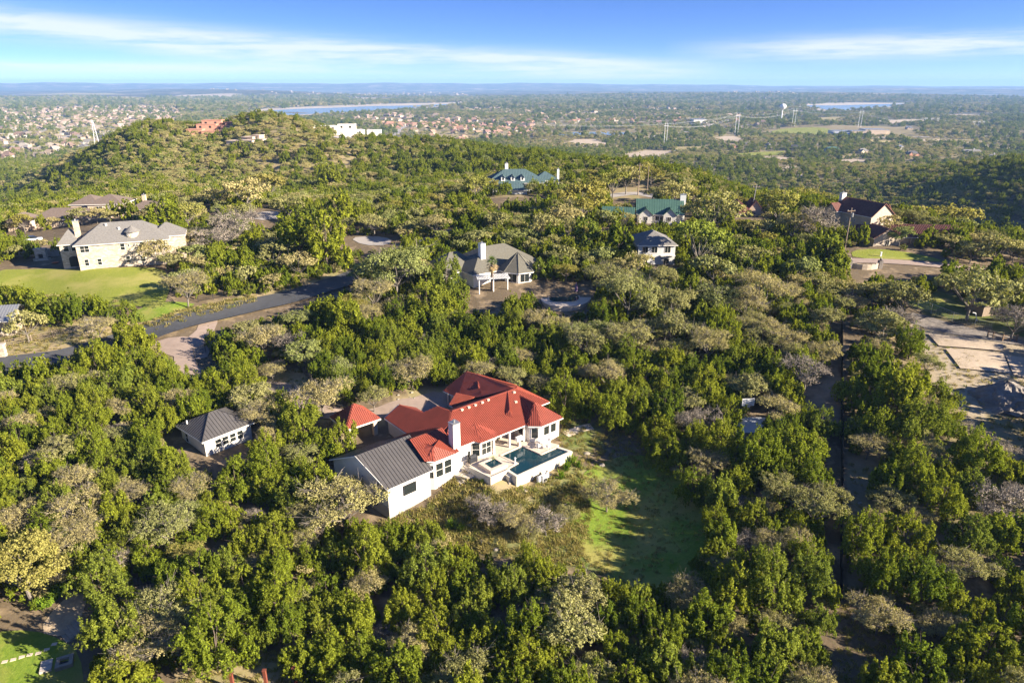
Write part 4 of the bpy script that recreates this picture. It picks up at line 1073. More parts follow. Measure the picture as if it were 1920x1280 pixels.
    chimney(R, 13.4, 5.5, -2, 7.9, 1.7, 1.0, 'plastic')
    for x, y in ((5.2, 0), (6.6, 0), (8.6, -1.2), (1.8, -1.2)): window(R, (x, y, .9), (1, 0), 1.2, 1.3, 2, 1)
    mark('the green gabled house', (44, 204)); mark('the green gabled house chimney', (52, 205))
    R = thing('garage', 'white garage with a dark green metal gable roof behind a yellow tree', 'garage', (26.8, 203.0, 10.6), math.radians(-12))
    block(R, 0, 9.0, 0, 8, -3, 2.9, 5.0, 'white', 'greenroof', 'x', False, False, .4, .5)
    window(R, (3.3, 0, 1.2), (1, 0), .8, 1.1, 1, 1)
    mark('the green roofed garage', (30, 202))
    # --- teal metal roofed house far along the ridge
    R = thing('house', 'large house with teal metal hip roofs and three white dormers, alone on the ridge', 'house', (-9.5, 262, 12.0), math.radians(4))
    block(R, 0, 22, 0, 14, -4, 3.4, 7.4, 'pale', 'teal', 'x', True, True, .6, .6)
    MB().box(-.6, -1.6, 3.0, 14, -.4, 3.15).build('porch_roof', M['teal'], R)
    for x in (6.2, 9.9, 13.6):
        dm = MB().box(x - .75, .6, 3.4, x + .75, 3.6, 5.2).build('dormer', M['plastic'], R)
        q = MB()
        for P in hip_planes(x - .75, x + .75, .4, 4.2, 5.15, 5.9, 'y', False, False, .2): q.plane(P, .08)
        q.build('dormer_roof', M['teal'], dm)
        window(R, (x - .4, .6, 4.0), (1, 0), .8, 1.0, 1, 1)
    chimney(R, 8, 8.5, 4, 9.3, 1.2, 1.0, 'plastic', 2)
    block(R, 18.5, 28, 6, 15, -4, 3.3, 6.0, 'pale', 'teal', 'x', True, True, .5, .6); chimney(R, 28.2, 9, 0, 7.0, .8, 1.0, 'plastic')
    R = thing('garage', 'pale garage with a teal metal hip roof in front of the dormered house', 'garage', (-4.7, 252, 11.6), 0)
    block(R, 0, 10.2, 0, 7.5, -4, 2.7, 5.2, 'pale', 'teal', 'x', True, True, .5, .6)
    mark('the teal roofed house', (-10, 262)); mark('the teal roofed garage', (0, 251)); mark('the far gable of the teal roofed house', (18, 264))
    # --- grey two storey house half hidden behind oaks
    R = thing('house', 'two storey grey house with a shingle hip roof, half hidden by pale oaks', 'house', (30.5, 162, 8.0), math.radians(2))
    block(R, 0, 9.0, 0, 10.5, -4, 6.0, 8.3, 'pale', 'shingle', 'y')
    for x in (.9, 3.2, 6.4): window(R, (x, 0, 3.8), (1, 0), 1.5, 1.6, 2, 1)
    for x in (.9, 6.2): window(R, (x, 0, .8), (1, 0), 1.5, 1.6, 2, 1)
    MB().box(5.4, -.9, 3.1, 9.0, 0, 3.25).build('balcony', M['fascia'], R)
    mark('the grey two storey house', (35, 161))
    # --- red brown roof among trees, far
    R = thing('house', 'house with red brown gables showing between oaks, before a leaning pole', 'house', (68, 217, 9.0), math.radians(-6))
    block(R, 0, 8.5, 0, 9, -4, 3.0, 6.2, 'sand', 'maroon', 'y', True, False, .5, .5); block(R, 6.5, 12, 2, 9, -4, 3.2, 6.6, 'sand', 'maroon', 'y', False, False, .4, .5)
    window(R, (2.6, 0, .8), (1, 0), 1.4, 1.4, 2, 1)
    mark('the red brown gables', (74, 216))
    # --- stone house at the frame edge with its gate pillar
    p = G(-2, 648); R = thing('house', 'stone cottage corner with a pale metal roof by the roadside gate pillar', 'house', (p[0] - 4.5, p[1] + 4, p[2]), math.radians(12))
    block(R, -6, 4.2, 0, 8, -2, 3.6, 5.4, 'stone', 'metal', 'x', False, False, .5, .5)
    window(R, (1.2, 0, 1.0), (1, 0), 1.1, 1.4, 1, 2)
    for u, v, lab in ((7, 668, 'square limestone gate pillar standing alone at the roadside verge'), (171, 622, 'limestone gate pillar half hidden in pale brush beside the road')):
        p = G(u, v); g = thing('gate_pillar', lab, 'pillar', p, .2, 'limestone gate pillars by the road')
        MB().box(-.5, -.5, -.4, .5, .5, 2.2).build('shaft', M['stone'], g); MB().box(-.6, -.6, 2.2, .6, .6, 2.4).build('capstone', M['concrete'], g)
        mark(lab.split(' stand')[0].replace('square', 'the square') if 'square' in lab else 'the brush-covered gate pillar', p)
    # --- hilltop villas
    def boxes(R, L, wall, seamtop=None):
        for x0, x1, y0, y1, z0, z1 in L:
            w = MB().box(x0, y0, z0, x1, y1, z1).build('walls', M[wall], R)
            MB().box(x0 - .25, y0 - .25, z1 - .1, x1 + .25, y1 + .25, z1 + .35).box(x0 + .2, y0 + .2, z1 + .35, x1 - .2, y1 - .2, z1 + .36).build('parapet', M[seamtop or wall], w)
            n = max(1, int((x1 - x0) / 6))
            for i in range(n): window(R, (x0 + (i + .3) * (x1 - x0) / n, y0, z1 - 2.4), (1, 0), 1.6, 1.5, 2, 1, 'dark')
    p = GY(392, 252, 525); z = p[2]
    R = thing('villa', 'sprawling coral stucco villa of stepped flat roofed blocks on the hilltop', 'villa', (p[0], p[1] + 6, z), .12)
    boxes(R, [(-17, -6, -4, 6, -4, 4.5), (-6, 17, -6, 6, -4, 3.2), (-12, 2, 4, 14, -4, 7.5), (2, 14, 4, 13, -4, 6.5), (-10, 4, 12, 22, -2, 10), (6, 16, 12, 22, -2, 8.5)], 'coral')
    mark('the coral villa', p)
    p = GY(385, 222, 575); R = thing('villa', 'small coral villa with a clay hip roof at the very crest of the hill', 'villa', p, .1)
    block(R, -12, -2, 0, 9, -4, 4.5, 7.2, 'coral', 'maroon'); block(R, 6, 19, 2, 12, -4, 4.2, 7.4, 'coral', 'maroon')
    p = G(462, 276); R = thing('villa', 'sand coloured adobe villa of flat roofed cubes below the coral villa', 'villa', (p[0], p[1] + 3, p[2]), -.25)
    boxes(R, [(-16, -6, 0, 9, -3, 3.2), (-6, 2, 3, 12, -3, 5.6), (-3, 6, -4, 5, -4, 4.0), (4, 12, -1, 8, -3, 4.6), (0, 5, 6, 12, -2, 6.6)], 'sand')
    block(R, 12, 18, 0, 7, -3, 2.6, 4.4, 'sand', 'brown')
    mark('the adobe villa', p)
    for u, v, yy, lab, L in ((668, 262, 570, 'bright white flat roofed cube house on the hill shoulder', [(-7, 7, 0, 9, -4, 6.5)]), (690, 255, 575, 'white house block behind the white cube house', [(-2, 9, 10, 20, -4, 7.5)]), (610, 256, 545, 'low cream flat roofed house among oaks on the hill shoulder', [(-9, 9, 0, 8, -4, 3.8), (9, 22, 4, 12, -4, 4.6)])):
        p = GY(u, v, yy); R = thing('villa', lab, 'house', (p[0], p[1] + 2, p[2]), .1 if u != 668 else .5); boxes(R, L, 'white')
    mark('the white cube house', GY(668, 262, 570))
def build_yardware():
    # basketball hoop and court
    p = G(1398, 790); h = thing('basketball_hoop', 'basketball hoop on a tall grey pole beside the small court', 'basketball hoop', p, .12)
    MB().tube((0, .9, -.2), (0, .9, 2.4), .09).tube((0, .9, 2.4), (0, 0, 3.35), .08).build('pole', M['metal'], h)
    bb = MB().box(-.95, -.02, 2.75, .95, .03, 3.95).build('backboard', M['pale'], h)
    MB().box(-.98, -.035, 2.72, .98, -.022, 2.8).box(-.98, -.035, 3.9, .98, -.022, 3.98).box(-.98, -.035, 2.8, -.9, -.022, 3.9).box(.9, -.035, 2.8, .98, -.022, 3.9).box(-.32, -.035, 2.95, .32, -.022, 3.02).box(-.32, -.035, 3.42, .32, -.022, 3.5).box(-.32, -.035, 3.02, -.25, -.022, 3.42).box(.25, -.035, 3.02, .32, -.022, 3.42).build('board_marking', M['plastic'], bb)
    rm = MB()
    for i in range(14):
        a0, a1 = 2 * PI * i / 14, 2 * PI * (i + 1) / 14
        rm.tube((.24 * math.cos(a0), -.34 + .24 * math.sin(a0), 3.05), (.24 * math.cos(a1), -.34 + .24 * math.sin(a1), 3.05), .018, .018, 4, False)
    rm.build('rim', M['rust'], h)
    nt_ = MB()
    for i in range(12):
        a = 2 * PI * i / 12; nt_.tube((.24 * math.cos(a), -.34 + .24 * math.sin(a), 3.04), (.14 * math.cos(a + .5), -.34 + .14 * math.sin(a + .5), 2.62), .012, .012, 3, False); nt_.tube((.24 * math.cos(a), -.34 + .24 * math.sin(a), 3.04), (.14 * math.cos(a - .5), -.34 + .14 * math.sin(a - .5), 2.62), .012, .012, 3, False)
    nt_.build('net', M['plastic'], h)
    mark('the basketball hoop', p)
    # black boundary fence
    line = [G(1575, 1130), G(1576, 1000), G(1577, 900), G(1577, 800), G(1577, 720), G(1577, 650), G(1577, 610)]
    f = thing('boundary_fence', 'long black screened boundary fence running straight uphill between two wooded lots', 'fence')
    pts = []
    for a, b in zip(line[:-1], line[1:]):
        n = max(1, int(np.linalg.norm((b - a)[:2]) / 2.6))
        pts += [a + (b - a) * i / n for i in range(n)]
    pts.append(line[-1])
    pts = [np.array([p[0], p[1], h1(p[0], p[1])]) for p in pts]
    post = MB().tube((0, 0, -.3), (0, 0, 2.15), .05, n=6).mesh('post', M['iron'])
    for p in pts:
        o = link('post', post, f); o.location = tuple(p)
    for a, b in zip(pts[:-1], pts[1:]):
        d = b - a; l = np.linalg.norm(d); d /= l; nn = np.array([-d[1], d[0], 0]); nn /= np.linalg.norm(nn)
        MB().obox((a + b) / 2 + np.array([0, 0, 1.0]), (d, nn, np.cross(d, nn)), l / 2 - .05, .02, .98).build('screen_panel', M['blackfence'], f)
    mark('the lower end of the black fence', line[0]); mark('the middle of the black fence', line[2]); mark('the upper end of the black fence', line[5]); mark('the black fence above the court', line[3])
    # iron drive gate
    g = thing('drive_gate', 'black iron gate leaf standing open on the paved drive', 'gate', G(365, 672), math.radians(65))
    bar = MB().tube((0, 0, .15), (0, 0, 1.85), .022, n=5).mesh('bar', M['iron'])
    for i in range(14):
        o = link('bar', bar, g); o.location = (i * .2, 0, 0)
    for z in (.15, 1.2, 1.85): MB().tube((0, 0, z), (2.6, 0, z), .035, n=5).build('rail', M['iron'], g)
    for x in (0, 2.6): MB().tube((x, 0, -.1), (x, 0, 2.0), .06, n=6).build('post', M['iron'], g)
    mark('the open iron gate', G(365, 672))
    # low iron railings
    def railing(name, label, pix, hgt=1.2, gap=.35, cat='railing', rails=(.12, 1.1), m='iron', post_every=8, r=.02):
        P = [G(*q) for q in pix]; f = thing(name, label, cat); allp = []
        bar = MB().tube((0, 0, 0), (0, 0, hgt), r, n=4).mesh('bar', M[m])
        for a, b in zip(P[:-1], P[1:]):
            n = max(1, int(np.linalg.norm((b - a)[:2]) / gap)); allp += [a + (b - a) * i / n for i in range(n)]
        allp.append(P[-1])
        for i, p in enumerate(allp[:290]):
            o = link('post' if i % post_every == 0 else 'bar', bar, f); o.location = (p[0], p[1], h1(p[0], p[1]) - .05)
            if i % post_every == 0: o.scale = (2, 2, 1.1)
        for z in rails:
            mb = MB(); st = allp[::max(1, int(1.5 / gap))] + [allp[-1]]
            for a, b in zip(st[:-1], st[1:]): mb.tube((a[0], a[1], h1(a[0], a[1]) + z), (b[0], b[1], h1(b[0], b[1]) + z), r * 1.4, r * 1.4, 4, False)
            mb.build('rail', M[m], f)
        return f
    railing('iron_fence', 'rusty brown iron fence between the garden court and dark hedges', [(143, 1106), (165, 1112), (200, 1106), (260, 1098), (320, 1088)], 1.3, .3)
    railing('iron_fence', 'short iron fence with a gate post beside the garden steps', [(166, 1098), (163, 1128)], 1.3, .3)
    railing('wire_fence', 'thin wire fence with posts along the roadside pasture', [(12, 650), (60, 640), (100, 633), (150, 622)], 1.3, 2.6, 'fence', (.4, .8, 1.2), 'pole', 1, .035)
    railing('wire_fence', 'dark wire fence at the foot of the limestone house lawn', [(372, 567), (400, 562), (450, 552), (480, 546)], 1.3, 2.4, 'fence', (.4, .8, 1.2), 'iron', 1, .035)
    # chain link panels at the building site
    P = [G(*q) for q in ((1720, 577), (1745, 587), (1785, 603), (1825, 618), (1860, 622))]
    f = thing('chain_link_fence', 'grey chain link fence panels bordering the bare building site', 'fence')
    for a, b in zip(P[:-1], P[1:]):
        n = max(1, int(np.linalg.norm((b - a)[:2]) / 3.0))
        for i in range(n):
            p, q = a + (b - a) * i / n, a + (b - a) * (i + 1) / n
            MB().tube((*p[:2], p[2] - .2), (*p[:2], p[2] + 2.0), .045).build('post', M['metal'], f)
            mb = MB().tube((*p[:2], p[2] + 2.0), (*q[:2], q[2] + 2.0), .03).tube((*p[:2], p[2] + .1), (*q[:2], q[2] + .1), .025)
            for k in range(1, 9):
                t0 = k / 9; mb.tube(p + (q - p) * t0 + np.array([0, 0, .1]), p + (q - p) * t0 + np.array([0, 0, 2.0]), .008, .008, 3, False)
                mb.tube(p + np.array([0, 0, .1 + 1.9 * t0]), q + np.array([0, 0, .1 + 1.9 * t0]), .008, .008, 3, False)
            mb.build('mesh_panel', M['metal'], f)
    mark('the chain link fence', P[2])
    f = thing('rail_fence', 'short two rail wooden fence beside the building site', 'fence')
    P = [G(*q) for q in ((1851, 632), (1861, 634), (1879, 640), (1905, 640))]
    for p in P: MB().box(p[0] - .1, p[1] - .1, p[2] - .2, p[0] + .1, p[1] + .1, p[2] + 1.4).build('post', M['wood'], f)
    for a, b in zip(P[:-1], P[1:]):
        for z in (.6, 1.15):
            d = b - a; l = np.linalg.norm(d); d /= l; nn = np.array([-d[1], d[0], 0]); nn /= np.linalg.norm(nn)
            MB().obox((a + b) / 2 + np.array([0, 0, z]), (d, nn, np.cross(d, nn)), l / 2, .04, .08).build('rail', M['wood'], f)
    # shed and skid on the site
    p = G(1852, 592); s = thing('wooden_shed', 'orange brown wooden shed gable behind the chain link fence', 'shed', p, .3)
    block(s, -1.6, 1.6, 0, 4, -.5, 2.2, 3.3, 'wood', 'char', 'y', False, False, .25, trim=False)
    for i in range(8): MB().box(-1.6 + i * .4, -.05, 0, -1.6 + i * .4 + .37, 0, 2.3).build('board', M['pole'], s)
    p = G(1832, 602); s = thing('leaning_post', 'pale leaning bracket post beside the wooden shed', 'post', p); MB().tube((0, 0, -.1), (-.7, 0, 1.7), .08).tube((-.7, 0, 1.7), (-1.3, 0, 1.8), .08).build('shaft', M['plastic'], s)
    mark('the wooden shed', G(1852, 592))
    # spoil heap
    p = G(1880, 750); s = thing('spoil_heap', 'large grey heap of dug rubble on the building site', 'heap', p)
    n, k = 40, 14; V = []
    for i in range(k):
        for j in range(n):
            a = 2 * PI * j / n; rr = 1 - i / (k - 1); rad = (6.9 if math.cos(a) > 0 else 5.6) * rr * (1 + .10 * math.sin(a * 3 + 1) + .06 * math.sin(a * 7 + i) + .05 * math.sin(a * 13 - i * 2))
            V.append((rad * math.cos(a), rad * .8 * math.sin(a), -.4 + 3.6 * (1 - rr ** 1.25) * (1 + .05 * math.sin(a * 5)) + .22 * math.sin(a * 9 + i * 1.7) * rr + random.uniform(-.12, .12)))
    Fq = [(i * n + j, i * n + (j + 1) % n, (i + 1) * n + (j + 1) % n, (i + 1) * n + j) for i in range(k - 1) for j in range(n)]
    MB().add(V, Fq).build('rubble', M['rubble'], s)
    mark('the rubble heap', p)
    # stone entry wall with finials
    p = G(1621, 503); w = thing('entry_wall', 'curved stone entry wall between two dark piers by the maroon house drive', 'wall', p, .0)
    for i in range(6):
        a0, a1 = -1 + i / 3, -1 + (i + 1) / 3
        x0, x1 = a0 * 3.4, a1 * 3.4; y0, y1 = -1.2 * (1 - a0 * a0), -1.2 * (1 - a1 * a1)
        MB().prism([(x0, y0), (x1, y1), (x1, y1 + .4), (x0, y0 + .4)], -1, 1.1 + .3 * ((a0 + a1) / 2) ** 2).build('wall_panel', M['stonebig'], w)
    for x in (-3.6, 3.6): MB().box(x - .45, -.3, -1, x + .45, .6, 1.9).build('pier', M['rubble'], w); MB().lathe((x, .15, 1.9), [(.5, 0), (.2, .12), (.22, .4), (.05, .7)], 8).build('finial', M['dark'], w)
    mark('the stone entry wall', p)
    p = G(1651, 481); s = thing('mailbox_post', 'small white marker post on the maroon house lawn', 'post', p); MB().box(-.15, -.15, -.2, .15, .15, 1.0).box(-.22, -.22, 1.0, .22, .22, 1.15).build('post', M['plastic'], s)
    # bottom corner garden
    for i, (u, v) in enumerate([(9, 1240), (25, 1236), (41, 1231), (56, 1227), (72, 1224), (88, 1217), (102, 1207)]):
        p = G(u, v); s = thing('stepping_stone', ['stepping stone at the frame edge, first of the lawn path', 'second stepping stone of the lawn path from its sunny end', 'third stepping stone of the lawn path from its sunny end', 'fourth stepping stone, middle of the lawn path', 'fifth stepping stone of the lawn path from its sunny end', 'sixth stepping stone of the lawn path, in shade', 'last stepping stone of the lawn path, nearest the garden steps'][i], 'stepping stone', p, .3 + .13 * (i % 3), 'stepping stones across the garden lawn')
        MB().prism([(-.26, -.2), (.24, -.22), (.28, .2), (-.22, .23)], -.1, .07).build('slab', M['deck'], s)
    p = G(122, 1243); f = thing('fire_pit', 'square stone fire pit with a paved seat slab on the garden lawn', 'fire pit', p, .45)
    for x0, x1, y0, y1 in ((-.75, .75, -.75, -.4), (-.75, .75, .4, .75), (-.75, -.4, -.4, .4), (.4, .75, -.4, .4)): MB().box(x0, y0, -.1, x1, y1, .38).build('kerb_block', M['rock'], f)
    MB().box(-.4, -.4, -.1, .4, .4, .08).build('hearth', M['dark'], f)
    for y in (-.45, .35): MB().box(-2.1, y, -.1, -1.1, y + .72, .2).build('slab', M['concrete'], f)
    mark('the fire pit', p)
    s = thing('garden_steps', 'weathered stone steps climbing to the garden court by the lawn', 'steps', G(117, 1195), -.7)
    for i in range(5): MB().box(-1.1, i * .4, -.4, 1.1, i * .4 + .42, .05 + i * .14).build('step', M['rock'], s)
    mark('the weathered garden steps', G(117, 1195))
    for u, v, hh, lab in ((438, 1292, 1.9, 'rusty red steel post, the shortest of three in the bare clearing'), (501, 1292, 2.4, 'rusty red steel post standing mid row in the bare clearing'), (556, 1288, 2.5, 'rusty red steel post nearest the junipers in the bare clearing')):
        p = G(u, v); s = thing('steel_post', lab, 'post', p, 0, 'rusty posts in the clearing'); MB().box(-.14, -.14, -.3, .14, .14, hh).build('shaft', M['rust'], s); MB().box(-.18, -.18, hh, .18, .18, hh + .06).build('cap', M['rust'], s)
    mark('the rusty steel posts', G(501, 1280))
    # loose limestone rocks
    k = 0
    spots = [(u, v) for u, v in [(905, 1015), (930, 1030), (955, 905), (912, 925), (985, 920), (880, 985), (1100, 850), (1128, 872)]] + [(random.uniform(830, 1090), random.uniform(945, 1040)) for _ in range(14)] + [(random.uniform(1590, 1700), random.uniform(700, 1090)) for _ in range(16)] + [(random.uniform(740, 840), random.uniform(724, 752)) for _ in range(16)]
    base = []
    for q in range(4):
        V = []; n = 8
        for i in range(4):
            for j in range(n): a = 2 * PI * j / n; r_ = [.8, 1, .75, .25][i] * random.uniform(.75, 1.2); V.append((r_ * math.cos(a), r_ * .8 * math.sin(a), [-.3, .15, .5, .68][i] * random.uniform(.9, 1.1)))
        base.append(MB().add(V, [(i * n + j, i * n + (j + 1) % n, (i + 1) * n + (j + 1) % n, (i + 1) * n + j) for i in range(3) for j in range(n)] + [tuple(range(3 * n, 4 * n))]).mesh('rock', M['rock']))
    for u, v in spots:
        p = G(u, v); o = link('limestone_rock', base[k % 4]); o.location = tuple(p); o.rotation_euler = (0, 0, random.random() * 6); s = random.uniform(.15, .4) if k > 7 else random.uniform(.35, .6); o.scale = (s, s, s * .7)
        ROCKS.append(o); k += 1
ROCKS = []
def build_poles():
    def pole(u, v, hgt, lab, arm=True, r=.15, m='pole', lean=0.0, grp='roadside utility poles'):
        p = G(u, v); o = thing('utility_pole', lab, 'pole', p, random.uniform(-.3, .3), grp)
        MB().tube((0, 0, -1), (lean * hgt, 0, hgt), r, r * .7, 8).build('shaft', M[m], o)
        if arm:
            c = MB().box(-1.1 + lean * hgt, -.07, hgt - .9, 1.1 + lean * hgt, .07, hgt - .75).build('crossarm', M['wood'], o)
            for x in (-1, 0, 1): MB().tube((x * .95 + lean * hgt, 0, hgt - .75), (x * .95 + lean * hgt, 0, hgt - .5), .06).build('insulator', M['pale'], c)
        return np.array([p[0], p[1], p[2] + hgt - .5])
    a = pole(1584, 466, 10.5, 'wooden utility pole with a transformer beside the maroon roofed house')
    p = G(1584, 466); t = bpy.data.objects['utility_pole']
    MB().tube((.35, -.2, 8.2), (.35, -.2, 9.2), .28, n=10).build('transformer', M['metal'], t)
    b = pole(1196, 366, 11.5, 'brown utility pole, the thicker of two standing behind the green gabled house', True, .22); c = pole(1213, 366, 10.5, 'thinner utility pole of two standing behind the green gabled house', False)
    d = pole(1408, 402, 9.5, 'grey leaning utility pole in front of the red brown gables', True, .14, 'metal', .07)
    mark('the maroon house utility pole', G(1584, 466)); mark('the two brown utility poles', G(1204, 366))
    # tall double poles of the power line across the valley
    tops = {}
    def hframe(key, u, v, vt, lab, gap=7.0):
        p = G(u, v); _, _, zc = proj(*p); hgt = (v - vt) / 1280 * zc / CP
        o = thing('power_line_tower', lab, 'power pole', p, 0, 'tall double poles of the power line')
        for x in (-gap / 2, gap / 2): MB().tube((x, 0, -1), (x, 0, hgt), .45, .32, 6).build('shaft', M['plastic'], o)
        MB().box(-gap, -.25, hgt * .86, gap, .25, hgt * .86 + .6).build('crossarm', M['plastic'], o)
        tops[key] = [np.array([p[0] + x, p[1], p[2] + hgt * z]) for x, z in ((-gap, .86), (0, .86), (gap, .86), (-gap / 2, 1.0))]
    hframe('a', 1247, 271, 235, 'white double power pole nearest the tan clearing, tallest of the line', 5)
    hframe('b', 1380, 255, 216, 'white double power pole at the bend of the power line road', 7)
    hframe('c', 1487, 237, 207, 'white double power pole beyond the green sports field', 7)
    hframe('d', 1611, 239, 210, 'white double power pole behind the school roof', 7)
    for i, u in enumerate((1735, 1746, 1757)): hframe('e%d' % i, u, 233, 222, 'pale distant power pole, %s of the near trio on the scrub plain' % ('first', 'second', 'third')[i], 4)
    for i, u in enumerate((1825, 1835, 1843)): hframe('f%d' % i, u, 236, 228, 'pale distant power pole, %s of the far trio on the scrub plain' % ('first', 'second', 'third')[i], 4)
    w = thing('power_line', 'long sagging wires of the power line crossing the valley', 'power line')
    def wire(p, q, r=.07, sag=.03):
        mb = MB(); n = 8; l = np.linalg.norm(q - p); prev = p
        for i in range(1, n + 1):
            t_ = i / n; c_ = p + (q - p) * t_; c_ = c_ - np.array([0, 0, 4 * sag * l * t_ * (1 - t_)])
            mb.tube(prev, c_, r, r, 3, False); prev = c_
        mb.build('wire', M['plastic'], w)
    for k1, k2 in (('a', 'b'), ('b', 'c'), ('c', 'd'), ('d', 'e0'), ('e1', 'f1')):
        for i in range(4 if k1 != 'e1' else 2): wire(tops[k1][i], tops[k2][i])
    for i in range(4): wire(tops['b'][i], tops['b'][i] + np.array([-560 + 30 * i, -30, -12.]))
    # lattice mast in the town
    p = G(184, 280); o = thing('lattice_mast', 'pale lattice pylon rising from the town beside the hill', 'pylon', p, .4); _, _, zc = proj(*p); H_ = 52 / 1280 * zc
    legs = [(sx, sy) for sx in (-1, 1) for sy in (-1, 1)]
    for sx, sy in legs: MB().tube((sx * 4, sy * 4, -2), (sx * .7, sy * .7, H_), .25, .16, 4).build('leg', M['plastic'], o)
    br = MB()
    for i in range(8):
        for (ax, ay), (bx, by) in (((-1, -1), (1, -1)), ((1, -1), (1, 1)), ((1, 1), (-1, 1)), ((-1, 1), (-1, -1))):
            w0, w1 = 4 - 3.3 * i / 8, 4 - 3.3 * (i + 1) / 8; br.tube((ax * w0, ay * w0, H_ * i / 8), (bx * w1, by * w1, H_ * (i + 1) / 8), .1, .1, 3, False)
    br.build('bracing', M['plastic'], o)
    for z, l in ((.72, 6), (.85, 5), (.97, 4)): MB().box(-l, -.15, H_ * z, l, .15, H_ * z + .25).build('crossarm', M['plastic'], o)
    mark('the lattice pylon', p)
    # water tower
    p = G(1464, 231); _, _, zc = proj(*p); k = zc / 1280; o = thing('water_tower', 'white single stem water tower standing over the far suburbs', 'water tower', p)
    Hs, R_ = 24 * k, 5.8 * k
    MB().lathe((0, 0, -2), [(R_ * .3, 0), (R_ * .2, 4), (R_ * .17, Hs), (R_ * .3, Hs + 2)], 12).build('stem', M['plastic'], o)
    MB().lathe((0, 0, Hs), [(R_ * .3, 0), (R_ * .8, R_ * .35), (R_, R_ * .8), (R_ * .97, R_ * 1.2), (R_ * .6, R_ * 1.65), (.1, R_ * 1.8)], 18).build('tank', M['plastic'], o, True)
    mark('the water tower', p)
# ---------------------------------------------------------------- trees: leaf-sized faces gathered in clumps through each crown
def leaf_cards(P, Nv, size, jit, elong=1.9, g=None, fold=0.0):
    """kite-shaped leaf sprays at points P, facing roughly Nv"""
    g = g or rng
    n = len(P)
    nv = Nv + g.normal(0, jit, (n, 3)); nv /= np.linalg.norm(nv, axis=1)[:, None] + 1e-9
    up = Nv * .6 + np.array([0, 0, .8]) + g.normal(0, .5, (n, 3))
    a = up - nv * (up * nv).sum(1)[:, None]; a /= np.linalg.norm(a, axis=1)[:, None] + 1e-9
    b = np.cross(nv, a)
    s = size * g.uniform(.65, 1.35, n)[:, None]
    l, w = s * elong * .5, s * .5
    V = np.stack([P - a * l, P + b * w - a * l * .1, P + a * l, P - b * w - a * l * .1], 1).reshape(-1, 3)
    Fq = np.arange(4 * n).reshape(n, 4)
    return V, Fq
def sph(n, g):
    v = g.normal(0, 1, (n, 3)); return v / np.linalg.norm(v, axis=1)[:, None]
def juniper(seed, H, Rr, nplume, ncl, nleaf, size):
    g = np.random.default_rng(seed)
    Ps, Ns = [], []
    for k in range(nplume):
        if k == 0: c, pr, ph = np.array([0, 0, H * .62]), Rr * .5, H * .40
        else:
            an = k * 2.4 + g.uniform(-.4, .4); rr = Rr * g.uniform(.35, .95); pr = Rr * g.uniform(.14, .34); ph = H * g.uniform(.16, .38)
            c = np.array([rr * math.cos(an), rr * math.sin(an), H * g.uniform(.20, .72) - rr / Rr * H * .14])
        d = sph(ncl, g); d[:, 2] = np.where(d[:, 2] < -.35, -d[:, 2] * .6, d[:, 2])
        cc = c + d * np.array([pr, pr, ph]) * g.uniform(.5, 1.1, (ncl, 1))
        tap = 1 - .62 * np.clip(d[:, 2], 0, 1); cc[:, :2] = c[:2] + (cc[:, :2] - c[:2]) * tap[:, None] * 1.15
        for q, dn in zip(cc, d):
            rad = g.uniform(.10, .27) * (H / 6) ** .5
            e = sph(nleaf, g) * rad * g.uniform(.2, 1, (nleaf, 1)) * np.array([.75, .75, 1.65])
            Ps.append(q + e); nn = dn * .7 + e / rad * .7 + np.array([0, 0, .25]); Ns.append(nn)
    P, N_ = np.concatenate(Ps), np.concatenate(Ns)
    P[:, 2] = np.maximum(P[:, 2], .25)
    return leaf_cards(P, N_, size, .7, 2.3, g)
def oak(seed, H, Rr, ncl, nleaf, size, airy=1.0, gaps=.25):
    g = np.random.default_rng(seed)
    lobes = [(np.array([0, 0, H * .66]), Rr * .55)]
    for k in range(9):
        an = k * 2.4 + g.uniform(-.5, .5); rr = Rr * g.uniform(.45, .78)
        lobes.append((np.array([rr * math.cos(an), rr * math.sin(an), H * g.uniform(.42, .72)]), Rr * g.uniform(.28, .46)))
    Ps, Ns, tips = [], [], []
    for c, r in lobes:
        d = sph(ncl, g); d[:, 2] = np.abs(d[:, 2]) * .9 - .15
        cc = c + d * r * g.uniform(.6, 1.1, (ncl, 1)) * np.array([1, 1, .8])
        keep = g.random(ncl) > gaps; cc, d = cc[keep], d[keep]
        tips.append(c)
        for q, dn in zip(cc, d):
            rad = g.uniform(.16, .38) * airy * (Rr / 3.2) ** .5
            e = sph(nleaf, g) * rad * g.uniform(.15, 1, (nleaf, 1))
            Ps.append(q + e); Ns.append(dn * .6 + e / rad * .6 + np.array([0, 0, .35]))
    P, N_ = np.concatenate(Ps), np.concatenate(Ns)
    P[:, 2] = np.maximum(P[:, 2], .3)
    return leaf_cards(P, N_, size, .6, 1.5, g) + (tips,)
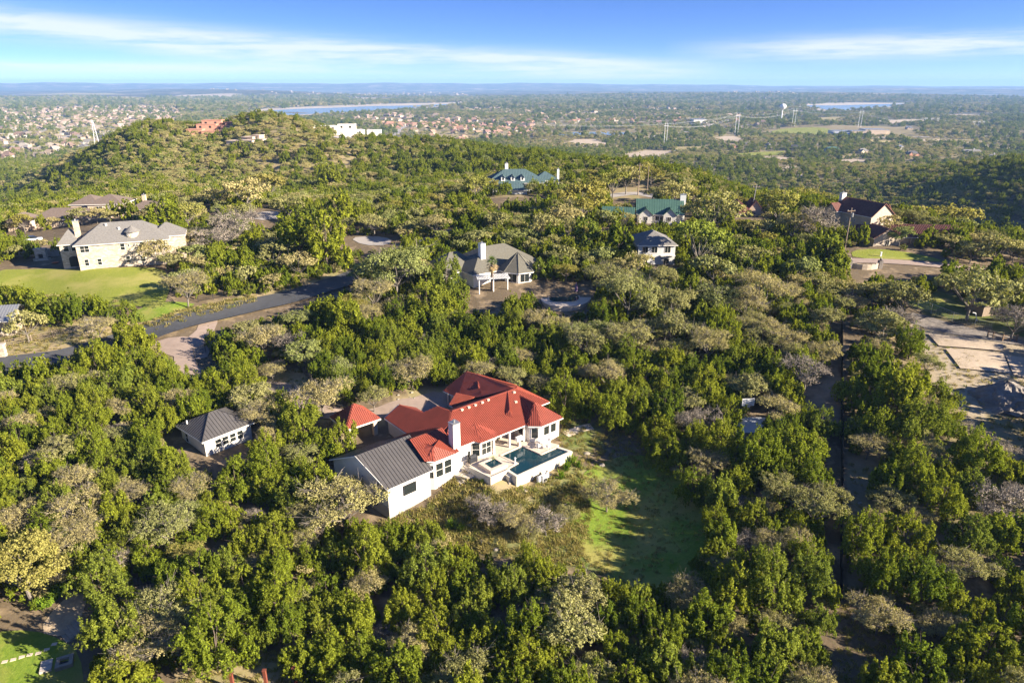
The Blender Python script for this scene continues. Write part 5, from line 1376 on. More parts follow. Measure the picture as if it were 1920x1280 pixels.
def trunk_mesh(H, Rr, seed, tips=None, stems=1, m='bark', twigs=0):
    g = np.random.default_rng(seed + 99); mb = MB()
    tips = tips if tips is not None else [np.array([Rr * .5 * math.cos(k * 2.4), Rr * .5 * math.sin(k * 2.4), H * .62]) for k in range(5)] + [np.array([0, 0, H * .85])]
    r0 = .027 * H * .6
    fork = np.array([g.uniform(-.15, .15), g.uniform(-.15, .15), H * .22])
    mb.tube((0, 0, -.4), fork, r0 * 1.25, r0, 7, False)
    for t in tips:
        t = np.array(t); mid = fork + (t - fork) * .5 + np.array([g.uniform(-.2, .2), g.uniform(-.2, .2), -.1 * H * .3])
        mb.tube(fork, mid, r0 * .55, r0 * .36, 5, False); mb.tube(mid, t, r0 * .36, r0 * .12, 4, False)
        for _ in range(2):
            q = t + g.normal(0, 1, 3) * Rr * .25; mb.tube(mid + (t - mid) * .5, q, r0 * .15, r0 * .05, 3, False)
    for _ in range(twigs):
        t = tips[g.integers(len(tips))]; d = sph(1, g)[0]; d[2] = abs(d[2]) * .8
        p = t + g.normal(0, .3, 3) * Rr * .2; q = p + d * Rr * g.uniform(.25, .5); mb.tube(p, q, .025, .01, 3, False)
        for _k in range(4):
            q0 = p + (q - p) * g.uniform(.3, 1); mb.tube(q0, q0 + (d + g.normal(0, .6, 3)) * Rr * .16, .014, .006, 3, False)
    return mb
PROTO = {}
def make_protos():
    def add(key, VF, m, tk, H, Rr):
        PROTO.setdefault(key, []).append((npmesh('crown', VF[0], VF[1], M[m]), tk, H, Rr))
    for i in range(6):
        H, Rr = [6.2, 7.2, 5.4, 6.6, 5.0, 7.8][i], [2.5, 2.7, 2.4, 2.9, 2.0, 2.6][i]
        add('J', juniper(i, H, Rr, 24, 50, 14, .10), 'juniper', trunk_mesh(H, Rr, i, m='bark').mesh('trunk', M['bark']), H, Rr)
        add('j', juniper(40 + i, H, Rr, 18, 26, 10, .19), 'juniper', trunk_mesh(H, Rr, i).mesh('trunk', M['bark']), H, Rr)
    for i in range(5):
        H, Rr = [7.0, 6.2, 7.8, 5.6, 6.6][i], [3.3, 3.0, 3.9, 2.6, 3.5][i]
        o = oak(100 + i, H, Rr, 84, 17, .10); add('O', o, 'oak', trunk_mesh(H, Rr, i, o[2], twigs=50).mesh('trunk', M['greybark']), H, Rr)
        o = oak(140 + i, H, Rr, 40, 10, .21); add('o', o, 'oak', trunk_mesh(H, Rr, i, o[2]).mesh('trunk', M['greybark']), H, Rr)
        o = oak(200 + i, H, Rr, 84, 17, .08, 1.1, .3); add('T', o, 'tan', trunk_mesh(H, Rr, i, o[2], twigs=110).mesh('trunk', M['greybark']), H, Rr)
        o = oak(240 + i, H, Rr, 40, 10, .18, 1.1, .3); add('t', o, 'tan', trunk_mesh(H, Rr, i, o[2]).mesh('trunk', M['greybark']), H, Rr)
    for i in range(3):
        H, Rr = [7.5, 6.4, 8.2][i], [3.2, 2.7, 3.0][i]
        o = oak(300 + i, H, Rr, 84, 17, .10, 1.1, .2); add('Y', o, 'yellow', trunk_mesh(H, Rr, i, o[2]).mesh('trunk', M['greybark']), H, Rr)
        o = oak(340 + i, H, Rr, 40, 10, .20, 1.1, .2); add('y', o, 'yellow', trunk_mesh(H, Rr, i, o[2]).mesh('trunk', M['greybark']), H, Rr)
        H, Rr = [4.2, 3.6, 5.0][i], [2.1, 2.0, 2.3][i]
        o = oak(400 + i, H, Rr, 18, 22, .06, 1.2, .35); add('B', o, 'twig', trunk_mesh(H, Rr, i, o[2], twigs=160).mesh('trunk', M['greybark']), H, Rr)
    PROTO['b'] = PROTO['B']
KIND = {'J': 'juniper_tree', 'O': 'live_oak_tree', 'T': 'budding_oak_tree', 'Y': 'leafing_elm_tree', 'B': 'bare_tree'}
LOOK = {'J': ['bright green juniper', 'dark green juniper', 'mid green juniper'], 'O': ['olive green live oak', 'grey green live oak'], 'T': ['pale tan budding oak', 'straw coloured budding oak'], 'Y': ['yellow green leafing elm'], 'B': ['bare grey brown tree']}
CATG = {'J': 'juniper', 'O': 'oak', 'T': 'oak', 'Y': 'elm', 'B': 'bare tree'}
# trees that can be told apart in the photograph: pixel of the crown centre, crown width in pixels, kind
TREES = '''
145 935 110 T;290 905 40 T;220 805 55 O;40 790 65 T;95 770 45 T;60 862 55 B;470 735 85 O;488 775 75 T;600 725 110 T!;680 720 36 J!;700 745 55 O!;772 690 78 T!;640 930 150 T!;585 950 90 T!;690 960 90 T;730 935 60 O;
40 1060 150 Y!;120 1075 60 T;285 1195 130 T;470 1060 50 T;350 1035 60 Y;452 970 45 T;480 965 40 B;860 1262 120 O;1080 1110 120 O;1030 1120 80 O;1290 1110 85 T;1372 1170 65 T;1455 1165 70 T;1115 1255 80 O;
690 1090 70 T;720 1180 60 B;560 1010 60 T;1140 912 100 T!;1025 968 70 B!;965 958 70 T!;925 955 60 B!!;895 940 50 B!;990 990 50 T!;1060 960 50 O!;1290 790 60 B;1330 775 60 B!;1460 765 70 T!;1515 690 90 B;1490 660 60 T;1465 915 80 O;1555 925 70 O;1650 965 50 T;1625 980 40 B;
1880 930 100 B;1910 920 60 B;1500 1010 70 T;1430 940 60 T;1830 525 140 O;1880 540 90 O;1700 545 95 O;1640 545 60 T;1690 590 70 B;1610 560 50 T;1905 590 90 B;1780 450 110 Y;1740 435 95 B;1770 412 80 Y;1825 462 60 O;1870 460 70 T;1905 455 60 O;1850 440 50 J;1700 400 70 T;1665 415 50 T;
345 530 85 T!;285 466 62 T!;232 562 100 O;112 592 85 T;45 605 70 T!;180 600 70 T!;300 610 40 B;560 482 80 T;510 465 70 O;440 412 90 B;480 385 60 T;400 430 80 B;370 470 60 O;340 440 60 T;740 490 130 O;700 545 80 T;660 560 60 Y;655 515 40 Y;790 500 70 O;820 412 60 T;860 395 40 T;893 350 50 Y;1092 372 90 Y;1115 402 80 Y;1060 395 70 T;1150 342 60 Y;1105 326 26 Y;1222 328 44 Y;1262 356 75 T;1200 350 60 T;1175 330 60 T;1340 382 110 T;1300 395 70 T;1312 452 110 Y;1285 490 80 Y;1340 500 80 O;1462 392 75 Y;1512 382 70 Y;1538 415 85 B;1490 420 70 T;1420 420 60 T;1412 470 70 O;1142 500 95 O;1190 490 70 T;1225 480 70 T;1262 560 80 O;1122 572 130 T;1180 548 110 O;1062 502 46 Y;1095 480 50 O;1350 545 90 O;1432 535 110 T;1400 570 70 T;1480 540 60 T;1500 500 60 O;1260 610 80 O;1180 620 90 T;1330 640 80 T;1100 640 80 O;1430 620 80 O;1480 625 80 T;1230 650 60 T;1140 700 70 T;900 690 60 T;960 700 60 O;600 560 50 O;690 580 60 T;490 625 80 T;540 640 60 B;460 610 60 O;420 560 50 T;560 600 60 O;750 560 60 T;1000 590 60 T;940 575 50 T;1040 600 60 T;980 545 40 T;1000 455 40 O;1050 470 60 O;1100 440 60 J;1240 520 60 O;1160 450 60 J;1020 420 60 T;930 410 60 O;700 410 60 T;640 395 60 J;590 440 70 T;350 400 60 Y;500 345 60 Y;460 350 60 T;400 360 60 T;540 380 60 O;620 330 50 J;1580 450 60 B;1560 480 60 J;1600 540 50 T;1660 600 90 O;1710 640 60 J;1740 680 50 O;1770 740 55 J;1810 800 40 B;1885 840 50 B;1810 725 60 T;1790 720 50 J;
800 545 90 J;835 520 70 J;610 455 90 J;560 440 90 J;640 590 80 J;500 590 90 J;1150 770 70 J;1185 770 60 J;1105 745 60 J;240 630 70 J;30 445 90 J;220 410 80 J;190 400 60 J;300 395 80 J;1160 730 60 J;1215 700 70 J;1330 745 60 J;1550 470 80 J;530 720 60 J;560 790 80 J;600 820 70 J;640 830 60 J;440 885 95 J;372 876 60 J;335 888 64 J;500 850 60 J;1420 850 90 J;1350 830 80 J;1500 830 90 J;1540 790 60 J;1260 845 70 J;1230 800 60 J;1300 905 70 J;1650 880 80 J;1720 880 80 J;1770 930 80 J;1820 1000 80 J;1700 1000 80 J;1610 1010 80 J;1650 1080 80 J;1730 1090 90 J;1830 850 90 J;1690 740 90 J;1640 700 60 J;1600 730 60 J;1720 790 90 J;1600 800 50 J;850 1040 70 J;800 1000 60 J;770 1000 60 J;930 1080 60 J;1000 1060 60 J;1130 1060 60 J;220 1180 110 J;30 1180 90 J;400 1200 120 J;250 1130 70 J;1600 1175 60 O;1720 1240 110 J;1860 1200 110 J'''
def tree_at(u, v, w, hr=.52):
    """ground point and width in metres of a crown centred at (u, v) and w pixels wide"""
    d = ray(u, v); p = G(u, v)
    ts = np.linspace(p[1] / d[1] * .5, p[1] / d[1], 90)
    P = d[None] * ts[:, None]; P[:, 2] += CAM_H
    above = P[:, 2] - height(P[:, 0], P[:, 1])
    zc = proj(*p)[2]
    for _ in range(3):
        wm = w * zc / 1280; hh = wm * 1.1 * hr
        q = P[int(np.argmin(np.abs(above - hh)))]
        zc = proj(*q)[2]
    return q, wm
# ---------------------------------------------------------------- ground cover regions (pixels of the measured photograph -> terrain)
DIRT = [[(490, 700), (560, 690), (620, 790), (640, 830), (720, 790), (740, 740), (850, 720), (850, 770), (700, 780), (600, 790)],
        [(330, 1300), (330, 1262), (440, 1232), (560, 1225), (570, 1300)],
        [(1775, 760), (1930, 800), (1930, 900), (1850, 880), (1790, 830)]]
COVER = []
for P in DIRT: COVER.append((GP(P), 'd', 1.0))
COVER += [(GP([(800, 960), (870, 890), (1000, 900), (1090, 870), (1110, 900), (1060, 1010), (1000, 1050), (860, 1040)]), 'd', .9),
          (GP([(1585, 660), (1700, 600), (1930, 640), (1930, 1000), (1680, 1130), (1590, 1130)]), 'd', .55),
          (GP([(0, 300), (500, 200), (1250, 300), (1400, 340), (1250, 372), (600, 390), (0, 400)]), 'd', .8),
          (GP([(0, 610), (260, 600), (260, 650), (0, 670)]), 'd', .9), (GP([(255, 625), (420, 565), (660, 490), (690, 500), (430, 590), (300, 620)]), 'd', 1.0),
          (GP([(830, 950), (1000, 930), (1080, 870), (1120, 880), (1100, 1060), (1000, 1060), (880, 1030)]), 'g', .65),
          (GP([(1060, 980), (1120, 900), (1230, 860), (1320, 920), (1340, 1020), (1240, 1120), (1170, 1100), (1080, 1050)]), 'g', 1.0),
          (GP([(1045, 830), (1060, 790), (1120, 790), (1140, 830), (1090, 850)]), 'g', .8),
          (GP([(1690, 560), (1760, 545), (1930, 560), (1930, 640), (1800, 600), (1740, 590)]), 'g', .8),
          (GP([(1700, 590), (1930, 640), (1930, 760), (1820, 790), (1730, 690)]), 'p', .8),
          (GP([(1575, 690), (1490, 740), (1480, 790), (1575, 800)]), 'p', .5)]
build_ground()

# ---------------------------------------------------------------- roads, drives, lawns, water
M['asphalt'] = mat('asphalt', (0.07, 0.072, 0.078), 0.85, 0.15, 0.5, 0.2, 12)
M['drive'] = mat('pinkish_paving', (0.30, 0.23, 0.19), 0.9, 0.15, 0.8, 0.2, 6)
M['caliche'] = mat('caliche', (0.40, 0.32, 0.235), 0.95, 0.2, 0.4, 0.4, 3)
M['paleroad'] = mat('pale_road', (0.34, 0.31, 0.29), 0.9, 0.1, 0.1)
def grassmat(name, a, b_, c):
    m, nt, N, L, b = newmat(name)
    b.inputs['Roughness'].default_value = 0.9; b.inputs['Specular IOR Level'].default_value = 0.1
    t = N.new('ShaderNodeTexCoord'); n = N.new('ShaderNodeTexNoise'); n.inputs['Scale'].default_value = 2.4; n.inputs['Detail'].default_value = 9; n.inputs['Roughness'].default_value = .72
    n2 = N.new('ShaderNodeTexNoise'); n2.inputs['Scale'].default_value = 0.16; n2.inputs['Detail'].default_value = 4
    L.new(t.outputs['Object'], n.inputs['Vector']); L.new(t.outputs['Object'], n2.inputs['Vector'])
    r1 = N.new('ShaderNodeValToRGB'); r1.color_ramp.elements[0].position = .3; r1.color_ramp.elements[1].position = .7
    r1.color_ramp.elements[0].color = (*a, 1); r1.color_ramp.elements[1].color = (*b_, 1); L.new(n.outputs[0], r1.inputs[0])
    mr = N.new('ShaderNodeMapRange'); mr.inputs[1].default_value = .45; mr.inputs[2].default_value = .65; L.new(n2.outputs[0], mr.inputs[0])
    mx = N.new('ShaderNodeMix'); mx.data_type = 'RGBA'; L.new(mr.outputs[0], mx.inputs[0]); L.new(r1.outputs[0], mx.inputs[6]); mx.inputs[7].default_value = (*c, 1)
    L.new(mx.outputs[2], b.inputs['Base Color'])
    bp = N.new('ShaderNodeBump'); bp.inputs['Strength'].default_value = .8; bp.inputs['Distance'].default_value = .12; L.new(n.outputs[0], bp.inputs['Height']); L.new(bp.outputs[0], b.inputs['Normal'])
    return m
M['lawn'] = grassmat('mown_lawn', (0.15, 0.19, 0.025), (0.26, 0.27, 0.05), (0.30, 0.28, 0.08))
M['rough'] = grassmat('rough_grass', (0.09, 0.16, 0.018), (0.20, 0.26, 0.035), (0.27, 0.25, 0.07))
M['straw'] = grassmat('straw_verge', (0.30, 0.24, 0.11), (0.42, 0.34, 0.18), (0.26, 0.23, 0.08))
ROADS = []
r_, pts = ribbon('road', GP([(-120, 700), (0, 684), (110, 672), (220, 644), (300, 618), (400, 590), (480, 572), (560, 553), (640, 528), (690, 505), (730, 480), (800, 455), (860, 432)]), 7.5, M['asphalt'], .10)
ROADS.append((pts, 5.5))
r_, pts = ribbon('driveway', GP([(392, 596), (385, 620), (355, 645), (345, 668), (360, 700), (420, 720), (500, 725), (545, 735), (590, 770), (690, 780), (760, 757), (830, 752), (880, 740)]), 3.4, M['drive'], .07)
ROADS.append((pts, 2.2))
r_, pts = ribbon('driveway', GP([(1540, 492), (1600, 489), (1690, 492), (1780, 500), (1860, 510), (1930, 520)]), 3.6, M['drive'], .07); ROADS.append((pts, 4.5))
r_, pts = ribbon('driveway', GP([(1140, 368), (1190, 363), (1240, 372), (1290, 392)]), 6.0, M['paleroad'], .07); ROADS.append((pts, 4))
r_, pts = ribbon('footpath', GP([(1060, 815), (1085, 805), (1110, 800)]), 1.6, M['deck'], .06)
drape('driveway', smoothpoly(GP([(270, 648), (330, 630), (384, 636), (396, 668), (365, 676), (318, 668)]), 1), M['drive'], .085)
drape('driveway', smoothpoly(GP([(655, 446), (700, 442), (735, 448), (730, 460), (680, 460)]), 1), M['paleroad'], .08)
drape('driveway', smoothpoly(GP([(470, 402), (500, 396), (532, 398), (530, 410), (480, 414)]), 1), M['paleroad'], .08)
drape('driveway', smoothpoly(GP([(720, 780), (760, 750), (830, 730), (850, 760), (800, 775)]), 1), M['drive'], .085)
drape('sports_court', GP([(1375, 782), (1470, 784), (1490, 812), (1380, 812)]), mat('pale_court', (0.52, 0.54, 0.57), .8, .08, .5), .08)
LAWNS = [('rough', [(1085, 895), (1120, 868), (1180, 850), (1260, 860), (1340, 910), (1390, 1000), (1330, 1090), (1250, 1130), (1180, 1110), (1140, 1070), (1095, 1050), (1072, 1015), (1068, 970), (1052, 930)]),
         ('lawn', [(-20, 506), (100, 502), (160, 507), (280, 500), (318, 510), (318, 560), (290, 580), (250, 572), (190, 572), (120, 556), (60, 548), (-20, 548)]),
         ('rough', [(235, 590), (290, 568), (345, 566), (372, 572), (300, 598), (255, 606)]),
         ('straw', [(255, 606), (300, 598), (372, 573), (430, 565), (478, 556), (478, 562), (400, 582), (300, 612), (265, 618)]),
         ('lawn', [(1595, 470), (1640, 466), (1720, 476), (1780, 492), (1700, 487), (1600, 485)]),
         ('rough', [(-20, 1185), (60, 1180), (120, 1200), (150, 1225), (160, 1300), (-20, 1300)]),
         ('rough', [(1700, 565), (1760, 556), (1780, 572), (1740, 585)]), ('rough', [(1860, 560), (1930, 560), (1930, 585), (1880, 580)])]
for k, P in LAWNS: drape('lawn', smoothpoly(GP(P), 1), M[k], .05)
drape('garden_court', smoothpoly(GP([(70, 1185), (110, 1130), (150, 1108), (165, 1120), (150, 1165), (120, 1195)]), 1), mat('court_gravel', (0.36, 0.28, 0.19), .95, .2, 1.5, .4, 5), .05)
drape('building_pad', GP([(1738, 626), (1880, 646), (1880, 660), (1760, 650)]), M['caliche'], .25)
drape('building_pad', GP([(1772, 655), (1880, 664), (1895, 702), (1800, 692)]), M['caliche'], .22)
drape('building_pad', GP([(1885, 668), (1960, 676), (1960, 720), (1900, 704)]), M['caliche'], .2)
drape('dirt_road', smoothpoly(GP([(1690, 592), (1720, 585), (1800, 612), (1930, 640), (1930, 652), (1800, 630), (1720, 612)]), 1), M['rubble'], .09)
def flat(name, pix, z, m, kind='structure'):
    P = [at(u, v, z=z)[:2] for u, v in pix]
    return tag(MB().add([(p[0], p[1], z) for p in P], [tuple(range(len(P)))]).build(name, m), kind=kind)
M['shore'] = mat('pale_shore', (0.42, 0.36, 0.29), .95, .15, .01)
flat('shore', [(440, 213), (500, 203), (600, 199), (700, 195), (860, 192), (880, 196), (800, 203), (640, 213), (540, 218), (440, 220)], -57.0, M['shore'])
flat('lake', [(430, 216), (500, 207.5), (560, 204.2), (640, 201.6), (700, 199), (760, 198.2), (830, 195.6), (868, 194.4), (866, 196.6), (800, 201), (720, 206), (640, 211), (540, 216)], -56.4, M['lake'])
flat('shore', [(1470, 197), (1560, 193), (1640, 191), (1720, 193), (1700, 198), (1600, 210), (1545, 208)], -57.0, M['shore'])
flat('lake', [(1500, 197.5), (1560, 198), (1640, 195.6), (1712, 194.2), (1700, 197.5), (1640, 202), (1590, 206.5), (1560, 208), (1535, 203)], -56.4, M['lake'])
for u, v, nm in ((660, 232, 'the lake-side corner of the clay suburb'), (700, 240, 'the clay suburb by the white cube'), (760, 232, 'the clay suburb middle'), (800, 250, 'the lower clay suburb'), (870, 240, 'the clay suburb bend'), (900, 256, 'the lowest clay suburb corner'), (960, 240, 'the pond end of the clay suburb'), (720, 218, 'the upper clay suburb'), (830, 226, 'the upper clay suburb bend'), (990, 252, 'the pond bank')): mark(nm, at(u, v, z=-58.0))
def P2_(pix): return np.array(GP(pix))
def far_flat(name, pix, m, dz=1.2, res=25.0):
    return drape(name, GP(pix), m, dz, res)
far_flat('pond', [(1000, 251), (1040, 248), (1130, 248), (1195, 251), (1150, 254), (1060, 254)], M['lake'], .8, 20)
far_flat('sports_field', smoothpoly([(1438, 249), (1470, 241), (1540, 239), (1565, 245), (1555, 254), (1480, 255)], 1), M['lawn'], .8, 15)
far_flat('clearing', [(1165, 290), (1210, 283), (1255, 284), (1240, 296), (1200, 300), (1170, 296)], M['caliche'], .8, 15)
far_flat('clearing', smoothpoly([(1330, 262), (1370, 254), (1395, 262), (1380, 268), (1340, 268)], 1), M['caliche'], .8, 15)
far_flat('clearing', [(1380, 288), (1470, 284), (1475, 291), (1390, 293)], M['lawn'], .8, 15)
PALE = []
for u, v, a, b_ in ((1560, 222, 40, 3), (1700, 228, 60, 3), (1810, 216, 50, 2), (1100, 214, 40, 2), (905, 205, 45, 2), (1250, 207, 40, 2), (1650, 268, 40, 4), (1780, 262, 60, 4), (1290, 276, 30, 4), (1100, 268, 40, 4), (1880, 275, 40, 4), (1460, 300, 40, 5), (1600, 305, 34, 5), (1480, 318, 30, 4), (400, 183, 60, 1.5), (150, 180, 90, 1.5), (240, 186, 50, 1.5), (60, 186, 40, 1.5), (700, 186, 50, 1.5), (980, 165, 60, 1.2)):
    pix = [(u + a * math.cos(t) * (1 + .25 * math.sin(3 * t + u)), v + b_ * math.sin(t) * (1 + .2 * math.cos(2 * t + v))) for t in np.linspace(0, 2 * PI, 12, endpoint=False)]
    P = np.array([at(x, y, z=-58.0)[:2] for x, y in pix]) if v < 300 else P2_(pix)
    PALE.append(P); drape('clearing', P, M['caliche'] if (u // 10) % 3 else M['straw'], 1.0, 30.0 if v > 200 else 120.0)
for name, P, w in (('road', [(1262, 284), (1350, 274), (1500, 264), (1700, 258), (1930, 254)], 11), ('road', [(1000, 263), (1120, 263), (1235, 268)], 11), ('road', [(1300, 222), (1500, 217), (1700, 214), (1925, 212)], 18), ('road', [(640, 262), (760, 238), (900, 226), (1100, 222), (1300, 222)], 12), ('road', [(1270, 306), (1330, 310), (1400, 316), (1450, 324), (1510, 331)], 9), ('road', [(1400, 268), (1450, 266), (1520, 271), (1590, 272)], 12), ('road', [(1220, 258), (1300, 247), (1380, 238), (1450, 232)], 14),
                   ('road', [(1390, 248), (1420, 244), (1450, 240)], 12), ('road', [(1190, 290), (1230, 288), (1262, 284)], 8), ('road', [(0, 322), (60, 305), (120, 292), (180, 283)], 7)):
    r_, pts = ribbon(name, GP(P), w, M['paleroad'], .7, 12); ROADS.append((pts, w * .7))
for P, w in (([(0, 214), (120, 222), (260, 224), (330, 220)], 14), ([(0, 245), (90, 238), (200, 232), (300, 236)], 12), ([(0, 268), (100, 262), (190, 252), (260, 250)], 12), ([(60, 205), (80, 225), (70, 262)], 11)):
    r_, pts = ribbon('road', GP(P), w, M['paleroad'], .7, 14)
    for q_, wh in ((.12, 'first'), (.37, 'second'), (.62, 'third'), (.87, 'last')): mark('the %s\'s %s quarter' % ({214: 'upper suburb road', 245: 'middle suburb road', 268: 'lower suburb road', 205: 'suburb cross road'}[P[0][1]], wh), pts[int(len(pts) * q_)])

# ---------------------------------------------------------------- the property and its neighbours
build_red_house(); build_guest_house(); build_carport(); build_outbuilding(); build_pool(); build_neighbours(); build_yardware(); build_poles()
for i, o in enumerate(ROCKS):
    near = min(LM, key=lambda k: (LM[k][0] - o.location.x) ** 2 + (LM[k][1] - o.location.y) ** 2)
    tag(o, None, 'rock', 'limestone rocks lying about'); o['near'] = near

# ---------------------------------------------------------------- woods
make_protos()
def P2(pix): return np.array(GP(pix))
NOGO = [P2(p) for p in ([(1040, 800), (1130, 785), (1195, 800), (1240, 868), (1300, 925), (1330, 1000), (1245, 1075), (1190, 1105), (1120, 1062), (1000, 1050), (870, 1030), (800, 960), (790, 900), (900, 880), (1000, 900)],
                        [(-40, 500), (130, 480), (320, 490), (325, 565), (290, 590), (240, 570), (130, 540), (-40, 525)], [(235, 590), (345, 562), (480, 552), (480, 566), (300, 616), (255, 622)],
                        [(1585, 474), (1720, 470), (1800, 490), (1930, 505), (1930, 530), (1600, 515)], [(-40, 1175), (60, 1170), (110, 1125), (160, 1100), (170, 1130), (150, 1180), (180, 1300), (-40, 1300)],
                        [(330, 1310), (345, 1255), (440, 1225), (560, 1222), (575, 1310)], [(1690, 560), (1770, 545), (1940, 640), (1940, 920), (1880, 870), (1800, 790), (1725, 680), (1690, 600)],
                        [(1375, 772), (1470, 776), (1470, 806), (1375, 806)], [(1560, 700), (1490, 735), (1470, 790), (1560, 800)], [(268, 650), (330, 628), (392, 634), (402, 674), (360, 682), (305, 672)], [(640, 440), (760, 440), (760, 466), (640, 466)],
                        [(460, 394), (540, 392), (540, 416), (460, 416)], [(1150, 352), (1250, 352), (1250, 376), (1150, 376)], [(1010, 530), (1120, 530), (1120, 590), (1010, 590)], [(700, 790), (740, 735), (860, 720), (850, 780)], [(-40, 612), (160, 605), (240, 620), (200, 645), (-40, 680)],
                        [(500, 700), (545, 690), (620, 740), (700, 785), (620, 800), (560, 770)], [(300, 1062), (345, 1050), (345, 1092), (160, 1140), (140, 1110)])]
def rect(o, rot, x0, x1, y0, y1, m=1.5):
    c, s = math.cos(rot), math.sin(rot)
    return np.array([(o[0] + x * c - y * s, o[1] + x * s + y * c) for x, y in ((x0 - m, y0 - m), (x1 + m, y0 - m), (x1 + m, y1 + m), (x0 - m, y1 + m))])
NOGO += [rect(HO, HT, -13, 12.5, -6.5, 18.5), rect(HO, HT, -21, -11, -1.5, 11.5), rect(HO, HT, -16.5, -9.5, 9, 22), rect((-43.3, 84.3), math.radians(50), 0, 8, 0, 8),
         rect((-99.4, 153), math.radians(22), -4, 22.5, 0, 10.5, 2), rect((-139, 212), math.radians(6), -15.5, 31, -3, 17), rect((-8.2, 144), math.radians(36), -5, 19, -4, 14, .8), rect((-7, 141.3), .2, -1, 7, -1, 4, 1),
         rect((93.8, 174.8), math.radians(12), -1, 24, 0, 22), rect((37.6, 204.5), math.radians(-8), 0, 14, -1, 11), rect((26.8, 203), math.radians(-12), 0, 9, 0, 8), rect((-9.5, 262), .07, 0, 28, -2, 15), rect((-4.7, 252), 0, 0, 10, 0, 8),
         rect((30.5, 162), .03, 0, 9, 0, 10.5), rect((68, 217), -.1, 0, 12, 0, 9)]
p = G(-2, 648); NOGO.append(rect((p[0] - 4.5, p[1] + 4), .2, -6, 4.2, 0, 8, 1))
for u, v, yy, w, d in ((392, 252, 525, 16, 20), (462, 276, 465, 15, 9), (668, 262, 570, 8, 16), (610, 256, 545, 14, 9), (385, 222, 575, 16, 12)):
    p = GY(u, v, yy); NOGO.append(rect((p[0], p[1]), 0, -w, w, -5, d))
GUARD = []
def guard(y, *pix): GUARD.append((np.array(pix, float), y))
guard(84, (600, 750), (720, 735), (850, 690), (1035, 740), (1060, 775), (1055, 825), (1080, 850), (1062, 905), (960, 925), (812, 968), (735, 980), (690, 930), (612, 868), (605, 790))
guard(93, (310, 800), (410, 762), (476, 795), (472, 835), (440, 852), (392, 874), (318, 822))
guard(152.5, (105, 448), (200, 404), (318, 425), (318, 503), (150, 512), (108, 485)); guard(205, (0, 400), (75, 380), (150, 368), (265, 378), (245, 425), (60, 432), (0, 430))
guard(147.5, (825, 488), (900, 452), (960, 438), (1018, 470), (1015, 535), (890, 548), (875, 500)); guard(138, (900, 475), (955, 475), (950, 560), (895, 560))
guard(174, (1560, 365), (1685, 378), (1685, 475), (1600, 475), (1555, 420)); guard(172, (1670, 415), (1790, 420), (1785, 452), (1680, 452)); guard(203, (1190, 366), (1292, 364), (1290, 412), (1200, 408)); guard(196, (1125, 382), (1182, 385), (1170, 428), (1128, 428))
guard(248, (908, 312), (1045, 315), (1030, 362), (1000, 366), (930, 376), (908, 348)); guard(161, (1190, 426), (1268, 450), (1268, 502), (1225, 490), (1190, 470)); guard(216, (1375, 362), (1424, 360), (1424, 402), (1378, 398))
guard(93, (1378, 730), (1416, 730), (1416, 800), (1378, 800)); guard(100, (-10, 580), (32, 585), (32, 695), (-10, 695)); guard(430, (340, 205), (512, 205), (512, 282), (345, 262)); guard(500, (598, 230), (715, 230), (715, 264), (598, 264))
for pix in ([(275, 608), (400, 572), (480, 556), (640, 515), (668, 508), (660, 535), (500, 588), (400, 612), (300, 640)], [(300, 640), (390, 640), (395, 680), (345, 684)], [(1000, 905), (1100, 872), (1180, 858), (1300, 930), (1315, 1010), (1230, 1085), (1130, 1062), (1040, 1040), (880, 1025), (815, 955)],
            [(-20, 500), (320, 498), (320, 568), (180, 548), (-20, 522)], [(1700, 575), (1930, 630), (1930, 860), (1830, 770), (1740, 650)], [(1595, 470), (1760, 480), (1760, 512), (1595, 512)], [(0, 625), (150, 612), (150, 642), (0, 682)], [(640, 440), (745, 440), (745, 462), (640, 462)], [(1020, 532), (1100, 532), (1100, 578), (1020, 578)],
            [(880, 545), (945, 545), (935, 572), (880, 572)], [(500, 702), (555, 692), (600, 745), (560, 755)], [(700, 745), (745, 745), (740, 775), (700, 775)], [(470, 396), (535, 394), (535, 412), (470, 412)], [(1150, 355), (1225, 355), (1225, 372), (1150, 372)], [(-20, 1180), (80, 1175), (150, 1105), (165, 1120), (160, 1190), (165, 1290), (-20, 1290)], [(345, 1250), (560, 1228), (565, 1290), (340, 1290)],
            [(1580, 1135), (1635, 1135), (1650, 1200), (1600, 1290), (1570, 1290)], [(1600, 850), (1650, 850), (1630, 890), (1595, 890)]):
    guard(max(float(G(u, v)[1]) for u, v in pix), *pix)
def blocked(x, y, z, rad, hgt):
    u, v, zc = proj(x, y, z + hgt * .55)
    ru, rv = rad * .85 * 1280 / zc, hgt * .42 * 1280 / zc
    us = np.array([u, u - ru, u + ru, u, u, u - ru * .7, u + ru * .7]); vs = np.array([v, v, v, v - rv, v + rv * .5, v - rv * .7, v - rv * .7])
    for poly, ymax in GUARD:
        if y < ymax and inpoly(us, vs, poly).any(): return True
    return False
placed = []                                             # x, y, z, kind, width, manual
cell = {}
def room(x, y, r, f):
    ci, cj = int(x // 5), int(y // 5)
    for i in range(ci - 2, ci + 3):
        for j in range(cj - 2, cj + 3):
            for px, py, pr in cell.get((i, j), ()):
                if (px - x) ** 2 + (py - y) ** 2 < (f * (r + pr)) ** 2: return False
    return True
def put(x, y, z, k, w, man):
    placed.append((x, y, z, k, w, man)); cell.setdefault((int(x // 5), int(y // 5)), []).append((x, y, w / 2))
